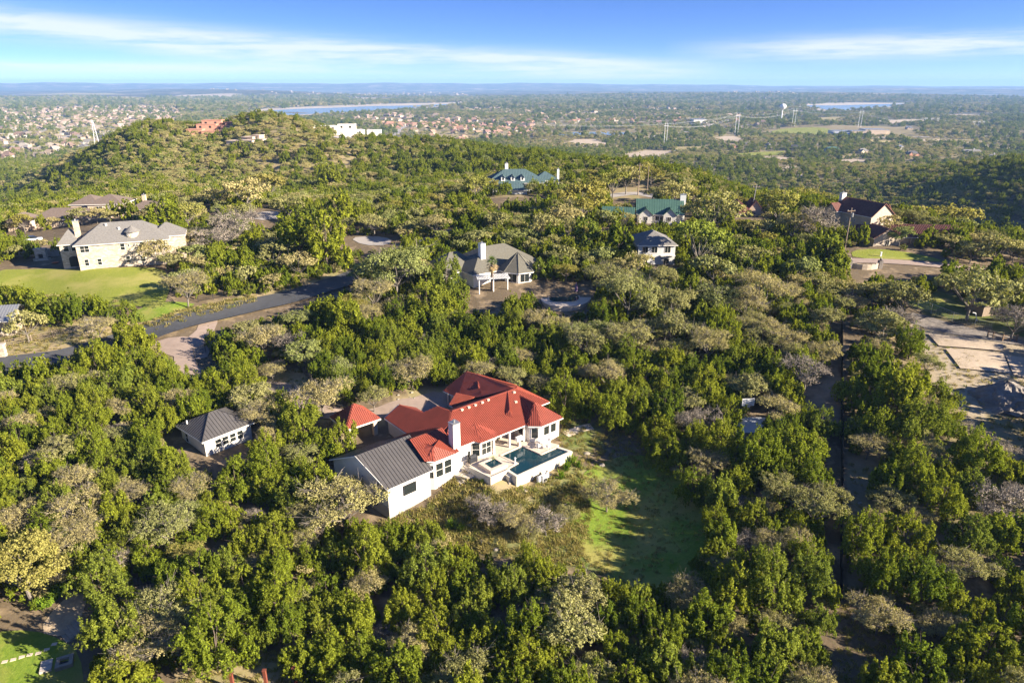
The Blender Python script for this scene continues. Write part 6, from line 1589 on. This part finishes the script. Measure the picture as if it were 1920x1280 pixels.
for row in TREES.replace('\n', '').split(';'):
    if not row.strip(): continue
    u, v, w, k = row.split()
    q, wm = tree_at(float(u), float(v), float(w))
    if not k.endswith('!') and blocked(q[0], q[1], h1(q[0], q[1]), wm / 2 * .75, wm * .8): continue
    k = k.strip('!')
    put(q[0], q[1], h1(q[0], q[1]), k, wm, True)
SPECIAL = {}
for u, v, w, txt, mk in ((1140, 912, 100, 'round tan budding oak standing alone on the shaded lawn', 'the lone tan oak on the lawn'), (640, 930, 150, 'broad tan budding oak against the shaded gable of the charcoal roofed outbuilding', 'the broad tan oak at the outbuilding gable'),
                         (40, 1060, 150, 'broad yellow green elm over the corner garden court', 'the yellow elm over the garden court'), (285, 1195, 130, 'pale tan budding oak between the garden court and the bare clearing', 'the pale oak above the clearing'), (600, 725, 110, 'broad pale budding oak standing beside the bend of the drive', 'the pale oak at the bend of the drive'),
                         (1880, 930, 100, 'bare grey brown tree at the edge of the dry meadow', 'the bare tree on the dry meadow'), (1830, 525, 140, 'very broad live oak above the chain link fence', 'the broad live oak above the chain link fence'), (1312, 452, 110, 'broad yellow elm beside the grey two storey house', 'the yellow elm beside the grey house'),
                         (145, 935, 110, 'pale tan budding oak alone among junipers downhill of the white cabin', 'the pale oak downhill of the white cabin'), (1080, 1110, 120, 'broad olive live oak at the foot of the lawn', 'the live oak at the foot of the lawn'), (1290, 1110, 85, 'pale budding oak at the shaded lower corner of the lawn', 'the pale oak at the lawn corner'),
                         (860, 1262, 120, 'olive live oak at the bottom of the photo below the lawn', 'the live oak at the bottom edge'), (740, 490, 130, 'broad olive live oak beside the road above the pale oaks', 'the broad live oak above the road'), (345, 530, 85, 'pale tan budding oak at the edge of the limestone house lawn', 'the pale oak on the lawn edge')):
    q, wm = tree_at(u, v, w); SPECIAL[(q[0], q[1])] = txt; mark(mk, q)
N_CAND = 30000
th = rng.uniform(-.86, .86, N_CAND); rr_ = np.sqrt(rng.uniform(24 ** 2, 345 ** 2, N_CAND)); rr_[:9000] = np.sqrt(rng.uniform(24 ** 2, 150 ** 2, 9000))
cx, cy = rr_ * np.sin(th), rr_ * np.cos(th)
cz = height(cx, cy)
ok = np.ones(N_CAND, bool)
for P in NOGO: ok &= ~inpoly(cx, cy, P)
for pts, hw_ in ROADS:
    q = pts[::2]
    d2 = ((cx[:, None] - q[None, :, 0]) ** 2 + (cy[:, None] - q[None, :, 1]) ** 2).min(1); ok &= d2 > hw_ ** 2
FL = np.array([G(1575, v)[:2] for v in (1130, 1000, 900, 800, 720, 650, 610)])
FLd = np.concatenate([np.linspace(a, b, 20) for a, b in zip(FL[:-1], FL[1:])])
ok &= ((cx[:, None] - FLd[None, :, 0]) ** 2 + (cy[:, None] - FLd[None, :, 1]) ** 2).min(1) > 2.7 ** 2
mixn = np.sin(cx / 13 + 2 * np.sin(cy / 19)) + np.sin(cy / 15 - cx / 31 + 1)
sel = np.where(ok)[0]
for i in sel:
    x, y, z = cx[i], cy[i], cz[i]
    u, v, zc = proj(x, y, z + 3)
    if u < -380 or u > 2300 or v > 1460: continue
    right = u > 1585 and v > 560
    t = rng.random()
    po = .15 + .12 * (mixn[i] > .6)
    if u > 1040 and 430 < v < 720: po = .46
    elif v < 430: po = .5
    elif v < 520: po = .42
    elif u > 1250: po = .26
    k = 'J' if t > po else ('O' if t > po * .5 else 'T' if t > po * .12 else 'B' if v > 450 else 'Y')
    w = {'J': rng.uniform(3.4, 5.6), 'O': rng.uniform(4.5, 7), 'T': rng.uniform(4, 6.5), 'B': rng.uniform(2.5, 3.6), 'Y': rng.uniform(4.5, 6.5)}[k]
    f = .70 if right else .60
    if right and rng.random() < .2: continue
    if v < 400 and rng.random() < .2: continue
    if not room(x, y, w / 2, f): continue
    if blocked(x, y, z, w / 2, w * 1.2): continue
    put(x, y, z, k, w, False)
placed.sort(key=lambda p: -(p[4] / math.hypot(p[0], p[1], ) + (1 if p[5] else 0)))
counts = {}; things = []; rest = []
CAP = {'J': 292, 'O': 230, 'T': 230, 'Y': 60, 'B': 60}
tree_no = 0
for x, y, z, k, w, man in placed:
    u, v, zc = proj(x, y, z + w * .6)
    seen = -30 < u < 1950 and v - w * 500 / zc < 1275
    if not seen or counts.get(k, 0) >= CAP[k]: rest.append((x, y, z, k, w)); continue
    counts[k] = counts.get(k, 0) + 1
    things.append((x, y, z, k, w))
LMN = list(LM); LMP = np.array([LM[k] for k in LMN])
order = {}
for n, (x, y, z, k, w) in enumerate(things):
    d = np.hypot(LMP[:, 0] - x, LMP[:, 1] - y); j = int(np.argmin(d)); order.setdefault((k, j), []).append((d[j], n))
ORD = ['closest', 'second', 'third', 'fourth', 'fifth', 'sixth', 'seventh', 'eighth', 'ninth', 'tenth', 'eleventh', 'twelfth', 'thirteenth', 'fourteenth', 'fifteenth', 'sixteenth', 'seventeenth', 'eighteenth', 'nineteenth', 'twentieth']
def ordinal(i, what): return 'closest to ' + what if i == 0 else ORD[i] + ' from ' + what
lab = {}
for (k, j), L_ in order.items():
    L_.sort()
    for i, (d, n) in enumerate(L_):
        w = things[n][4]; sz = ('small ' if w < 3.9 else 'broad ' if w > 5.6 else '')
        lab[n] = '%s%s, %s' % (sz, LOOK[k][0], ordinal(i, LMN[j])) if i < 20 else '%s farther than the twentieth from %s' % (LOOK[k][0], LMN[j])
for n, (x, y, z, k, w) in enumerate(things):
    for (tx, ty), txt in SPECIAL.items():
        if abs(x - tx) + abs(y - ty) < .01: lab[n] = txt
for n, (x, y, z, k, w) in enumerate(things):
    near = math.hypot(x, y) < 150
    pr = PROTO[k if near else k.lower()]
    me, tk, H, Rr = pr[int(rng.integers(len(pr)))]
    s = w / (2 * Rr) * 1.06
    t = thing(KIND[k], lab[n], CATG[k] if k != 'B' else 'tree', (x, y, z), float(rng.uniform(0, 2 * PI)), {'J': 'junipers in the woods', 'O': 'live oaks in the woods', 'T': 'budding oaks in the woods', 'Y': 'leafing elms', 'B': 'bare trees'}[k])
    t.scale = (s, s, s * float(rng.uniform(.74, .98)))
    link('trunk', tk, t); link('crown', me, t)

# ---------------------------------------------------------------- woods too many to count: instanced points
def stuff(name, pts, keys, m=None):
    """pts: x, y, z, scale, key index, spin"""
    V = np.array([p[:3] for p in pts], np.float32)
    me = bpy.data.meshes.new(name); me.vertices.add(len(V)); me.vertices.foreach_set('co', V.ravel())
    for nm, c in (('size', 3), ('spin', 5)):
        a = me.attributes.new(nm, 'FLOAT', 'POINT'); a.data.foreach_set('value', np.array([p[c] for p in pts], np.float32))
    a = me.attributes.new('pick', 'INT', 'POINT'); a.data.foreach_set('value', np.array([p[4] for p in pts], np.int32))
    me.update()
    o = link(name, me); o['kind'] = 'stuff'
    ng = bpy.data.node_groups.new(name, 'GeometryNodeTree')
    ng.interface.new_socket('Geometry', in_out='INPUT', socket_type='NodeSocketGeometry'); ng.interface.new_socket('Geometry', in_out='OUTPUT', socket_type='NodeSocketGeometry')
    N, L = ng.nodes, ng.links
    gi, go = N.new('NodeGroupInput'), N.new('NodeGroupOutput')
    jn = N.new('GeometryNodeJoinGeometry')
    for k in reversed(range(len(keys))):
        oi = N.new('GeometryNodeObjectInfo'); oi.transform_space = 'ORIGINAL'; oi.inputs['Object'].default_value = keys[k]; oi.inputs['As Instance'].default_value = False
        g2 = N.new('GeometryNodeGeometryToInstance'); L.new(oi.outputs['Geometry'], g2.inputs[0]); L.new(g2.outputs[0], jn.inputs[0])
    ip = N.new('GeometryNodeInstanceOnPoints'); ip.inputs['Pick Instance'].default_value = True
    def named(nm, dt):
        n = N.new('GeometryNodeInputNamedAttribute'); n.data_type = dt; n.inputs[0].default_value = nm; return n.outputs['Attribute']
    L.new(gi.outputs[0], ip.inputs['Points']); L.new(jn.outputs[0], ip.inputs['Instance'])
    L.new(named('pick', 'INT'), ip.inputs['Instance Index'])
    cb = N.new('ShaderNodeCombineXYZ'); L.new(named('spin', 'FLOAT'), cb.inputs[2]); L.new(cb.outputs[0], ip.inputs['Rotation']); L.new(named('size', 'FLOAT'), ip.inputs['Scale'])
    L.new(ip.outputs[0], go.inputs[0])
    md = o.modifiers.new('scatter', 'NODES'); md.node_group = ng
    return o
def keyobjs(key):
    out = []
    for me, tk, H, Rr in PROTO[key]:
        for o in COL.objects:
            if o.data is me: out.append((o, Rr)); break
        else:
            # no single tree uses this crown: plant one of its own at the wood's edge
            q = rest.pop() if rest else (0, 200, h1(0, 200), 'J', 4)
            t = thing(KIND[key.upper()], '%s standing among the thickets of the ridge woods' % LOOK[key.upper()][0], CATG[key.upper()] if key.upper() != 'B' else 'tree', q[:3], 0, 'ridge trees'); s = q[4] / (2 * Rr); t.scale = (s,) * 3
            link('trunk', tk, t); out.append((link('crown', me, t), Rr))
    return out
KO = {k: keyobjs(k) for k in 'JOTjoty'}
keys = []; kidx = {}; krad = []
for k in KO:
    kidx[k] = list(range(len(keys), len(keys) + len(KO[k]))); keys += [o for o, r in KO[k]]; krad += [r for o, r in KO[k]]
def pt(x, y, z, k, w):
    i = int(rng.choice(kidx[k])); return (x, y, z, w / (2 * krad[i]), i, rng.uniform(0, 6.28))
near_p = [pt(x, y, z, (k if math.hypot(x, y) < 120 and k in 'JOT' else {'B': 't'}.get(k, k.lower())), w) for x, y, z, k, w in rest]
# undergrowth filling the gaps between the trees, lower than the crowns
UG = []
for _ in range(9500):
    t, r = rng.uniform(-.74, .74), math.sqrt(rng.uniform(26 ** 2, 200 ** 2)); x, y = r * math.sin(t), r * math.cos(t)
    UG.append((x, y))
UGa = np.array(UG); uok = np.ones(len(UGa), bool)
for P in NOGO: uok &= ~inpoly(UGa[:, 0], UGa[:, 1], P)
for pts, hw_ in ROADS: uok &= ((UGa[:, None, 0] - pts[None, ::2, 0]) ** 2 + (UGa[:, None, 1] - pts[None, ::2, 1]) ** 2).min(1) > (hw_ * .8) ** 2
uok &= ((UGa[:, None, 0] - FLd[None, :, 0]) ** 2 + (UGa[:, None, 1] - FLd[None, :, 1]) ** 2).min(1) > 1.6 ** 2
UGz = height(UGa[:, 0], UGa[:, 1])
for (x, y), z, k_ in zip(UGa, UGz, uok):
    if not k_: continue
    u, v, zc = proj(x, y, z)
    if u > 1585 and v > 560 and rng.random() < .6: continue
    w = rng.uniform(1.0, 3.0); kk = rng.choice(['j', 'j', 'j', 'o', 't'])
    if blocked(x, y, z, w / 2, w * 1.3): continue
    near_p.append(pt(x, y, z, str(kk), w))
stuff('woodland', near_p, keys)
# hill, canyon and valley woods
def P2z(pix): return np.array([at(u, v, z=-58.0)[:2] for u, v in pix])
TOWN = [P2z([(0, 200), (330, 200), (345, 222), (270, 250), (190, 275), (60, 300), (0, 300)]), P2z([(640, 226), (700, 210), (900, 224), (1000, 232), (1010, 256), (860, 262), (760, 250), (700, 238)]), P2z([(1000, 225), (1250, 222), (1260, 236), (1010, 240)])]
OPEN = [P2z(p) if p[0][1] < 225 else P2(p) for p in ([(1430, 250), (1470, 239), (1560, 237), (1640, 236), (1720, 240), (1710, 262), (1560, 258), (1480, 257)], [(1160, 290), (1210, 282), (1262, 282), (1245, 298), (1180, 302)], [(1325, 264), (1370, 252), (1400, 262), (1380, 270)], [(1000, 256), (1040, 246), (1195, 246), (1195, 256)], [(1375, 290), (1470, 282), (1480, 293), (1390, 296)],
                        [(430, 220), (500, 205), (640, 199), (700, 197), (870, 192), (868, 198), (720, 208), (540, 219)], [(1495, 198), (1560, 194), (1720, 192), (1700, 199), (1590, 209), (1545, 210)])]
far_p = []
def field(r0, r1, n, w0, w1, dens=1.0, pj=.50, ty=.1):
    n = int(n * 1.24); t = rng.uniform(-.93, .93, n); r = np.sqrt(rng.uniform(r0 ** 2, r1 ** 2, n)); x, y = r * np.sin(t), r * np.cos(t); z = height(x, y)
    ok = np.ones(n, bool)
    for P in OPEN + PALE + NOGO[-5:]: ok &= ~inpoly(x, y, P)
    for pts, hw_ in ROADS[3:]: ok &= ((x[:, None] - pts[None, ::2, 0]) ** 2 + (y[:, None] - pts[None, ::2, 1]) ** 2).min(1) > (hw_ + w0 * .4) ** 2
    tn = np.zeros(n, bool)
    for P in TOWN: tn |= inpoly(x, y, P)
    ok &= ~(tn & (rng.random(n) < .62))
    nz = np.sin(x / 13 + 2 * np.sin(y / 21)) + np.sin(y / 17 - x / 29 + 1.7) + .5 * np.sin(x / 47 + y / 63)
    nz = nz * .62
    ok &= nz + rng.normal(0, .6, n) > -1.5 + (1 - dens) * 1.5
    mx = np.sin(x / 70 + y / 110) + np.sin(y / 90 - x / 60)
    u = 960 + 1280 * x / (y * CP - (z - CAM_H) * SP)
    ok &= (u > -520) & (u < 2440)
    for i in np.where(ok)[0]:
        rnd = rng.random() + .18 * mx[i]
        k = 'j' if rnd < pj else 'o' if rnd < pj + .32 else 't' if rnd < 1.12 or rng.random() > ty else 'y'
        far_p.append(pt(x[i], y[i], z[i] - .3, k, rng.uniform(w0, w1)))
field(300, 700, 20000, 3.2, 6.4, .8); field(690, 1500, 28000, 4.5, 8.5, .48, .34); field(1480, 3300, 36000, 7, 14, .40, .30, ty=.3); field(3280, 6500, 26000, 12, 24, .35, .30, ty=.2)
stuff('far_woods', far_p, keys)

# ---------------------------------------------------------------- suburbs in the valley
def town_protos():
    out = []
    for i, (a, b) in enumerate([(17, 11), (14, 12), (20, 10), (15, 14), (12, 10)]):
        w = MB().box(-a / 2, -b / 2, -3, a / 2, b / 2, 4.6).box(-a / 2 + 1, -b / 2 - 2.5, -3, -a / 2 + 7, -b / 2, 3.4)
        r = MB()
        for P in hip_planes(-a / 2, a / 2, -b / 2, b / 2, 5.2, 8.6 + .4 * i, 'x', i % 2 == 0, i % 3 != 1, .6) + hip_planes(-a / 2 + 1, -a / 2 + 7, -b / 2 - 2.5, b / 4, 3.4, 6.4, 'y', True, True, .5): r.plane(P, .2)
        g = MB()
        for x in (-a * .1, a * .15, a * .36): g.box(x - .8, -b / 2 - .04, 1.0, x + .8, -b / 2 + .1, 2.5).box(x - .8, -b / 2 - .04, 3.2, x + .8, -b / 2 + .1, 4.6)
        out.append((w.mesh('walls', M['townwall']), r.mesh('roof', M['townroof']), r.mesh('roof', M['redtownroof']), g.mesh('windows', M['glass'])))
    return out
TPRO = town_protos()
houses = []
def town(poly, n, gap, red, who):
    P = P2z(poly); x0, y0 = P.min(0); x1, y1 = P.max(0); got = []; tries = 0
    while len(got) < n and tries < n * 60:
        tries += 1; x, y = rng.uniform(x0, x1), rng.uniform(y0, y1)
        if not inpoly(np.array([x]), np.array([y]), P)[0]: continue
        if any((a - x) ** 2 + (b - y) ** 2 < gap * gap for a, b in got): continue
        got.append((x, y))
    for x, y in got: houses.append((x, y, red, who))
town([(0, 232), (250, 222), (335, 212), (345, 222), (285, 240), (190, 275), (60, 298), (0, 300)], 230, 22, False, 'the suburb below the hill')
town([(0, 203), (330, 198), (335, 212), (250, 222), (0, 232)], 330, 34, False, 'the far suburb')
town([(640, 226), (700, 210), (900, 224), (1000, 232), (1010, 256), (860, 262), (760, 250), (700, 238)], 190, 23, True, 'the suburb behind the hill')
town([(860, 205), (1100, 196), (1330, 205), (1330, 232), (1010, 234)], 240, 50, True, 'the leafy suburb')
town([(1150, 180), (1480, 178), (1560, 192), (1450, 205), (1250, 205)], 120, 90, False, 'the lakeside suburb')
town([(380, 175), (860, 172), (900, 192), (520, 200)], 140, 90, False, 'the suburb across the lake')
town([(1270, 222), (1440, 214), (1450, 236), (1300, 244)], 34, 40, False, 'the water tower suburb')
houses.sort(key=lambda h: math.hypot(h[0], h[1]))
hz = height(np.array([h[0] for h in houses]), np.array([h[1] for h in houses]))
seen_rank = {}
few = []
for n, ((x, y, red, who), z) in enumerate(zip(houses, hz)):
    if n >= 285: few.append((x, y, z, red)); continue
    d = np.hypot(LMP[:, 0] - x, LMP[:, 1] - y); j = int(np.argmin(d)); seen_rank.setdefault((red, j), []).append((d[j], n))
hl = {}
for (who, j), L_ in seen_rank.items():
    L_.sort()
    for i, (d, n) in enumerate(L_):
        hl[n] = '%s suburb house, %s' % ('pale' if not houses[n][2] else 'clay roofed', ordinal(i, LMN[j]) if i < 20 else 'past the twentieth from ' + LMN[j])
for n, ((x, y, red, who), z) in enumerate(zip(houses[:285], hz)):
    w, r1, r2, g = TPRO[int(rng.integers(5))]
    t = thing('suburb_house', hl[n], 'house', (x, y, z), float(rng.choice([0, .4, -.3, .8, 1.57]) + rng.uniform(-.15, .15)), 'houses in the valley suburbs')
    link('walls', w, t); link('roof', r2 if red else r1, t)
    link('windows', g, t)['kind'] = 'stuff'
V, Fq, mi = [], [], []
for x, y, z, red in few:
    o = len(V); a, b, t = rng.uniform(8, 14), rng.uniform(6, 9), rng.uniform(0, 3.14); c, s = math.cos(t), math.sin(t)
    L8 = [(-a, -b, -3), (a, -b, -3), (a, b, -3), (-a, b, -3), (-a, -b, 4), (a, -b, 4), (a, b, 4), (-a, b, 4), (-a * .5, 0, 9), (a * .5, 0, 9)]
    V += [(x + p * c - q * s, y + p * s + q * c, z + h) for p, q, h in L8]
    Fq += [tuple(o + i for i in f) for f in ((0, 1, 5, 4), (1, 2, 6, 5), (2, 3, 7, 6), (3, 0, 4, 7), (4, 5, 9, 8), (6, 7, 8, 9), (5, 6, 9), (7, 4, 8))]; mi += [0] * 4 + [1] * 4
me = bpy.data.meshes.new('distant_houses'); me.from_pydata(V, [], Fq)
me.materials.append(mat('far_walls', (.36, .31, .26), .9, .3, .02)); me.materials.append(mat('far_roofs', (.28, .20, .15), .9, .4, .02)); me.polygons.foreach_set('material_index', mi)
link('distant_houses', me)['kind'] = 'stuff'
# houses on the scrub plain that can be told apart, the school, the depot
for u, v, wd, wall, rf, lab in ((1370, 278, 26, 'brick', 'brown', 'long brick house at the tan track below the power line'), (1493, 281, 17, 'sand', 'char', 'dark roofed house beside the mown clearing on the plain'), (1562, 285, 24, 'white', 'greenroof', 'white gabled house with a dark green roof on the plain'),
                                (1620, 288, 18, 'sand', 'shingle', 'pale low house among trees on the plain'), (1712, 293, 22, 'brick', 'char', 'brick house with a black hip roof on the plain'), (1825, 290, 30, 'white', 'shingle', 'large white house with a tall gable on the plain'), (1862, 300, 16, 'pale', 'shingle', 'small grey roofed house with a chimney near the tall gabled one'),
                                (1442, 276, 10, 'white', 'shingle', 'tiny white cottage on the plain beside the mown clearing'), (1690, 281, 14, 'pale', 'metal', 'small pale house at the middle of the plain'), (1705, 243, 14, 'sand', 'metal', 'grey hut beyond the school')):
    p = G(u, v); R = thing('house', lab, 'house', p, rng.uniform(-.3, .3))
    block(R, -wd / 2, wd / 2, 0, 10, -3, 4.0, 8.0, wall, rf, 'x', u % 2 == 0, True, .5, trim=False); block(R, -wd / 2 + 1, -wd / 2 + 8, -3, 5, -3, 3.6, 6.8, wall, rf, 'y', False, True, .4, trim=False)
    for x in (-1, 3): window(R, (x, 0, 1.2), (1, 0), 1.5, 1.5, 1, 1)
    if u in (1825, 1862): chimney(R, 2, 5, 4, 9.5, 1.4, 1.4, 'white')
p = G(1610, 254); R = thing('school', 'wide pale school buildings with a blue wall beside the green sports field', 'school', p, -.08); k = proj(*p)[2] / 1280
for x0, x1, y0, y1, h, m_ in ((-45, -10, 0, 18, 5.5, 'bluewall'), (-14, 14, -2, 24, 9.5, 'sand'), (14, 52, 10, 50, 12, 'sand'), (-40, -4, 20, 60, 7.5, 'pale'), (52, 62, 20, 60, 10, 'cream')):
    q = MB().box(x0 * k, y0, -3, x1 * k, y1, h).build('walls', M[m_], R); MB().box(x0 * k - .4, y0 - .4, h, x1 * k + .4, y1 + .4, h + .8).build('roof', M['metal' if m_ != 'bluewall' else 'pale'], q)
mark('the school', p)
p = G(1320, 232); R = thing('depot', 'long white flat roofed depot at the edge of the far suburb', 'depot', p, .05); k = proj(*p)[2] / 1280
MB().box(-20 * k, 0, -3, 4 * k, 40, 11).box(4 * k, 8, -3, 26 * k, 40, 6).build('walls', M['white'], R); MB().box(-20 * k - .5, -.5, 11, 4 * k + .5, 40.5, 12).build('roof', M['metal'], R)

# ---------------------------------------------------------------- undergrowth about the house
def clump(name, kind_mat, n, h_, r_, blade=.07, seed=0, spread=.8):
    g = random.Random(seed); mb = MB()
    for i in range(n):
        an, el, l = g.uniform(0, 6.28), g.uniform(.35, 1.5), h_ * g.uniform(.6, 1.1); b0 = np.array([g.uniform(-1, 1) * r_ * .4, g.uniform(-1, 1) * r_ * .4, 0])
        d = np.array([math.cos(an) * math.cos(el) * spread, math.sin(an) * math.cos(el) * spread, math.sin(el)]); w_ = np.array([-math.sin(an), math.cos(an), 0]) * blade
        mid = b0 + d * l * .55; mb.add([b0 - w_ * .5, b0 + w_ * .5, mid + w_, b0 + d * l + np.array([0, 0, -.1 * l]), mid - w_], [(0, 1, 2, 4), (4, 2, 3)])
    return mb.mesh(name, M[kind_mat])
sago = [clump('fronds', 'shrub', 70, 1.7, .5, .06, s) for s in range(2)]
SAG = [(1062, 882, 1.2), (1074, 868, 1.1), (1085, 876, .8), (1052, 897, .9), (925, 868, .8), (912, 878, .6), (846, 991, 1.1), (865, 996, .9), (905, 905, .5)]
for i, (u, v, s) in enumerate(SAG):
    p = G(u, v); t = thing('spiky_shrub', ['tall spiky shrub at the far end of the infinity wall', 'spiky shrub behind the tall one at the wall end', 'smallest spiky shrub in the shade past the wall end', 'low spiky shrub in front of the wall end', 'spiky plant growing against the hot tub wall', 'smaller spiky plant beside the patio steps', 'bright spiky shrub at the outbuilding foundation corner', 'second bright spiky shrub near the outbuilding foundation', 'tiny spiky plant in the dry slope below the hot tub'][i], 'shrub', p, i, 'spiky shrubs about the pool slope'); t.scale = (s, s, s)
    link('fronds', sago[i % 2], t)
wd = [clump('weed_tuft', 'weeds', 26, .55, .7, .03, 10 + s, 1.1) for s in range(3)]
seedp = G(1000, 935)
wobj = []
for i in range(3):
    p = G(960 + 25 * i, 932); t = thing('weed_tuft', ['dry weed tuft below the hot tub platform', 'dry weed tuft in the middle of the bare slope', 'dry weed tuft on the slope nearest the round bush'][i], 'weeds', p); wobj.append(link('blades', wd[i], t))
WP = []
def weeds(pix, n, s0, s1):
    P = P2(pix); x0, y0 = P.min(0); x1, y1 = P.max(0); x, y = rng.uniform(x0, x1, n), rng.uniform(y0, y1, n); k = inpoly(x, y, P)
    for q in (rect(HO, HT, -12.5, -4.5, .7, 12, 0), rect(HO, HT, -5.9, 8.6, -6.4, 12, 0), rect(HO, HT, -19.5, -11.5, -.5, 11.5, 0)): k &= ~inpoly(x, y, q)
    x, y = x[k], y[k]
    for a, b, c in zip(x, y, height(x, y)): WP.append((a, b, c, rng.uniform(s0, s1), int(rng.integers(3)), rng.uniform(0, 6)))
weeds([(690, 1000), (735, 965), (810, 950), (850, 890), (940, 905), (1000, 950), (900, 1040), (760, 1030)], 1500, .6, 1.5)
weeds([(1030, 930), (1090, 890), (1110, 960), (1090, 1060), (1000, 1060)], 800, .5, 1.3)
weeds([(790, 960), (860, 880), (1000, 900), (1100, 860), (1120, 890), (1060, 1020), (1000, 1060), (860, 1040)], 1500, .5, 1.4)
weeds([(1040, 1000), (1120, 890), (1240, 870), (1330, 1000), (1200, 1100), (1080, 1060)], 1100, .3, .8)
weeds([(255, 612), (380, 572), (480, 553), (480, 566), (300, 620)], 700, .8, 1.5)
weeds([(1590, 680), (1700, 600), (1930, 720), (1930, 950), (1680, 1120), (1590, 1120)], 2200, .4, 1.1)
weeds([(330, 1300), (345, 1255), (440, 1225), (560, 1222), (575, 1300)], 250, .4, .9)
weeds([(500, 700), (560, 690), (640, 740), (740, 790), (620, 800)], 300, .4, .9)
weeds([(1045, 840), (1060, 780), (1200, 780), (1240, 870), (1110, 880)], 700, .4, 1.0)
weeds([(1580, 1100), (1700, 1100), (1670, 1290), (1555, 1290)], 500, .4, 1.0)
weeds([(0, 610), (240, 605), (240, 640), (0, 670)], 500, .6, 1.2)
stuff('weeds', WP, wobj)
# clipped hedges of the corner garden
for pix, lab, mk in (([(68, 1140), (92, 1118), (128, 1096), (141, 1094), (140, 1103), (112, 1122), (82, 1148)], 'bright yellow green clipped hedge along the garden court', 'shrub'), ([(210, 1092), (245, 1085), (250, 1096), (214, 1104)], 'small dark hedge behind the iron fence, nearest the court', 'juniper'), ([(262, 1082), (300, 1072), (304, 1084), (268, 1094)], 'small dark hedge behind the iron fence, farther along it', 'juniper')):
    P = P2(pix); c = P.mean(0); x0, y0 = P.min(0); x1, y1 = P.max(0); n = 16000; x, y = rng.uniform(x0, x1, n), rng.uniform(y0, y1, n); k = inpoly(x, y, P); x, y = x[k][:3500], y[k][:3500]
    z = height(x, y) + np.where(rng.random(len(x)) < .55, rng.uniform(.75, 1.0, len(x)), rng.uniform(.1, 1.0, len(x)))
    VF = leaf_cards(np.stack([x, y, z], -1), np.tile([0, 0, 1.0], (len(x), 1)), .2, .8)
    t = thing('hedge', lab, 'hedge', (0, 0, 0)); link('foliage', npmesh('foliage', VF[0], VF[1], M[mk]), t)
for o in ROCKS: 
    k = seen_rank.setdefault(('rock', o['near']), 0); seen_rank[('rock', o['near'])] += 1
rk = {}
for o in ROCKS:
    n = o['near']; rk.setdefault(n, []).append((math.hypot(o.location.x - LM[n][0], o.location.y - LM[n][1]), o))
for n, L_ in rk.items():
    for i, (d, o) in enumerate(sorted(L_, key=lambda q: q[0])):
        o['label'] = 'pale limestone rock, %s' % ordinal(i, n) if i < 20 else 'pale limestone rock past the twentieth from %s' % n
        del o['near']
# ---------------------------------------------------------------- air
hz_ = MB().box(-22500, -22500, -76, 22500, 22500, 152).build('haze', None)
hz_['kind'] = 'stuff'
m = bpy.data.materials.new('haze'); m.use_nodes = True; m.node_tree.nodes.clear()
ov_ = m.node_tree.nodes.new('ShaderNodeOutputMaterial'); pv = m.node_tree.nodes.new('ShaderNodeVolumePrincipled')
pv.inputs['Color'].default_value = (0.32, 0.57, 1.0, 1); pv.inputs['Density'].default_value = 7.5e-5; pv.inputs['Density Attribute'].default_value = ''
pv.inputs['Anisotropy'].default_value = 0.0
m.node_tree.links.new(pv.outputs[0], ov_.inputs['Volume'])
m.cycles.homogeneous_volume = True
hz_.data.materials.append(m)
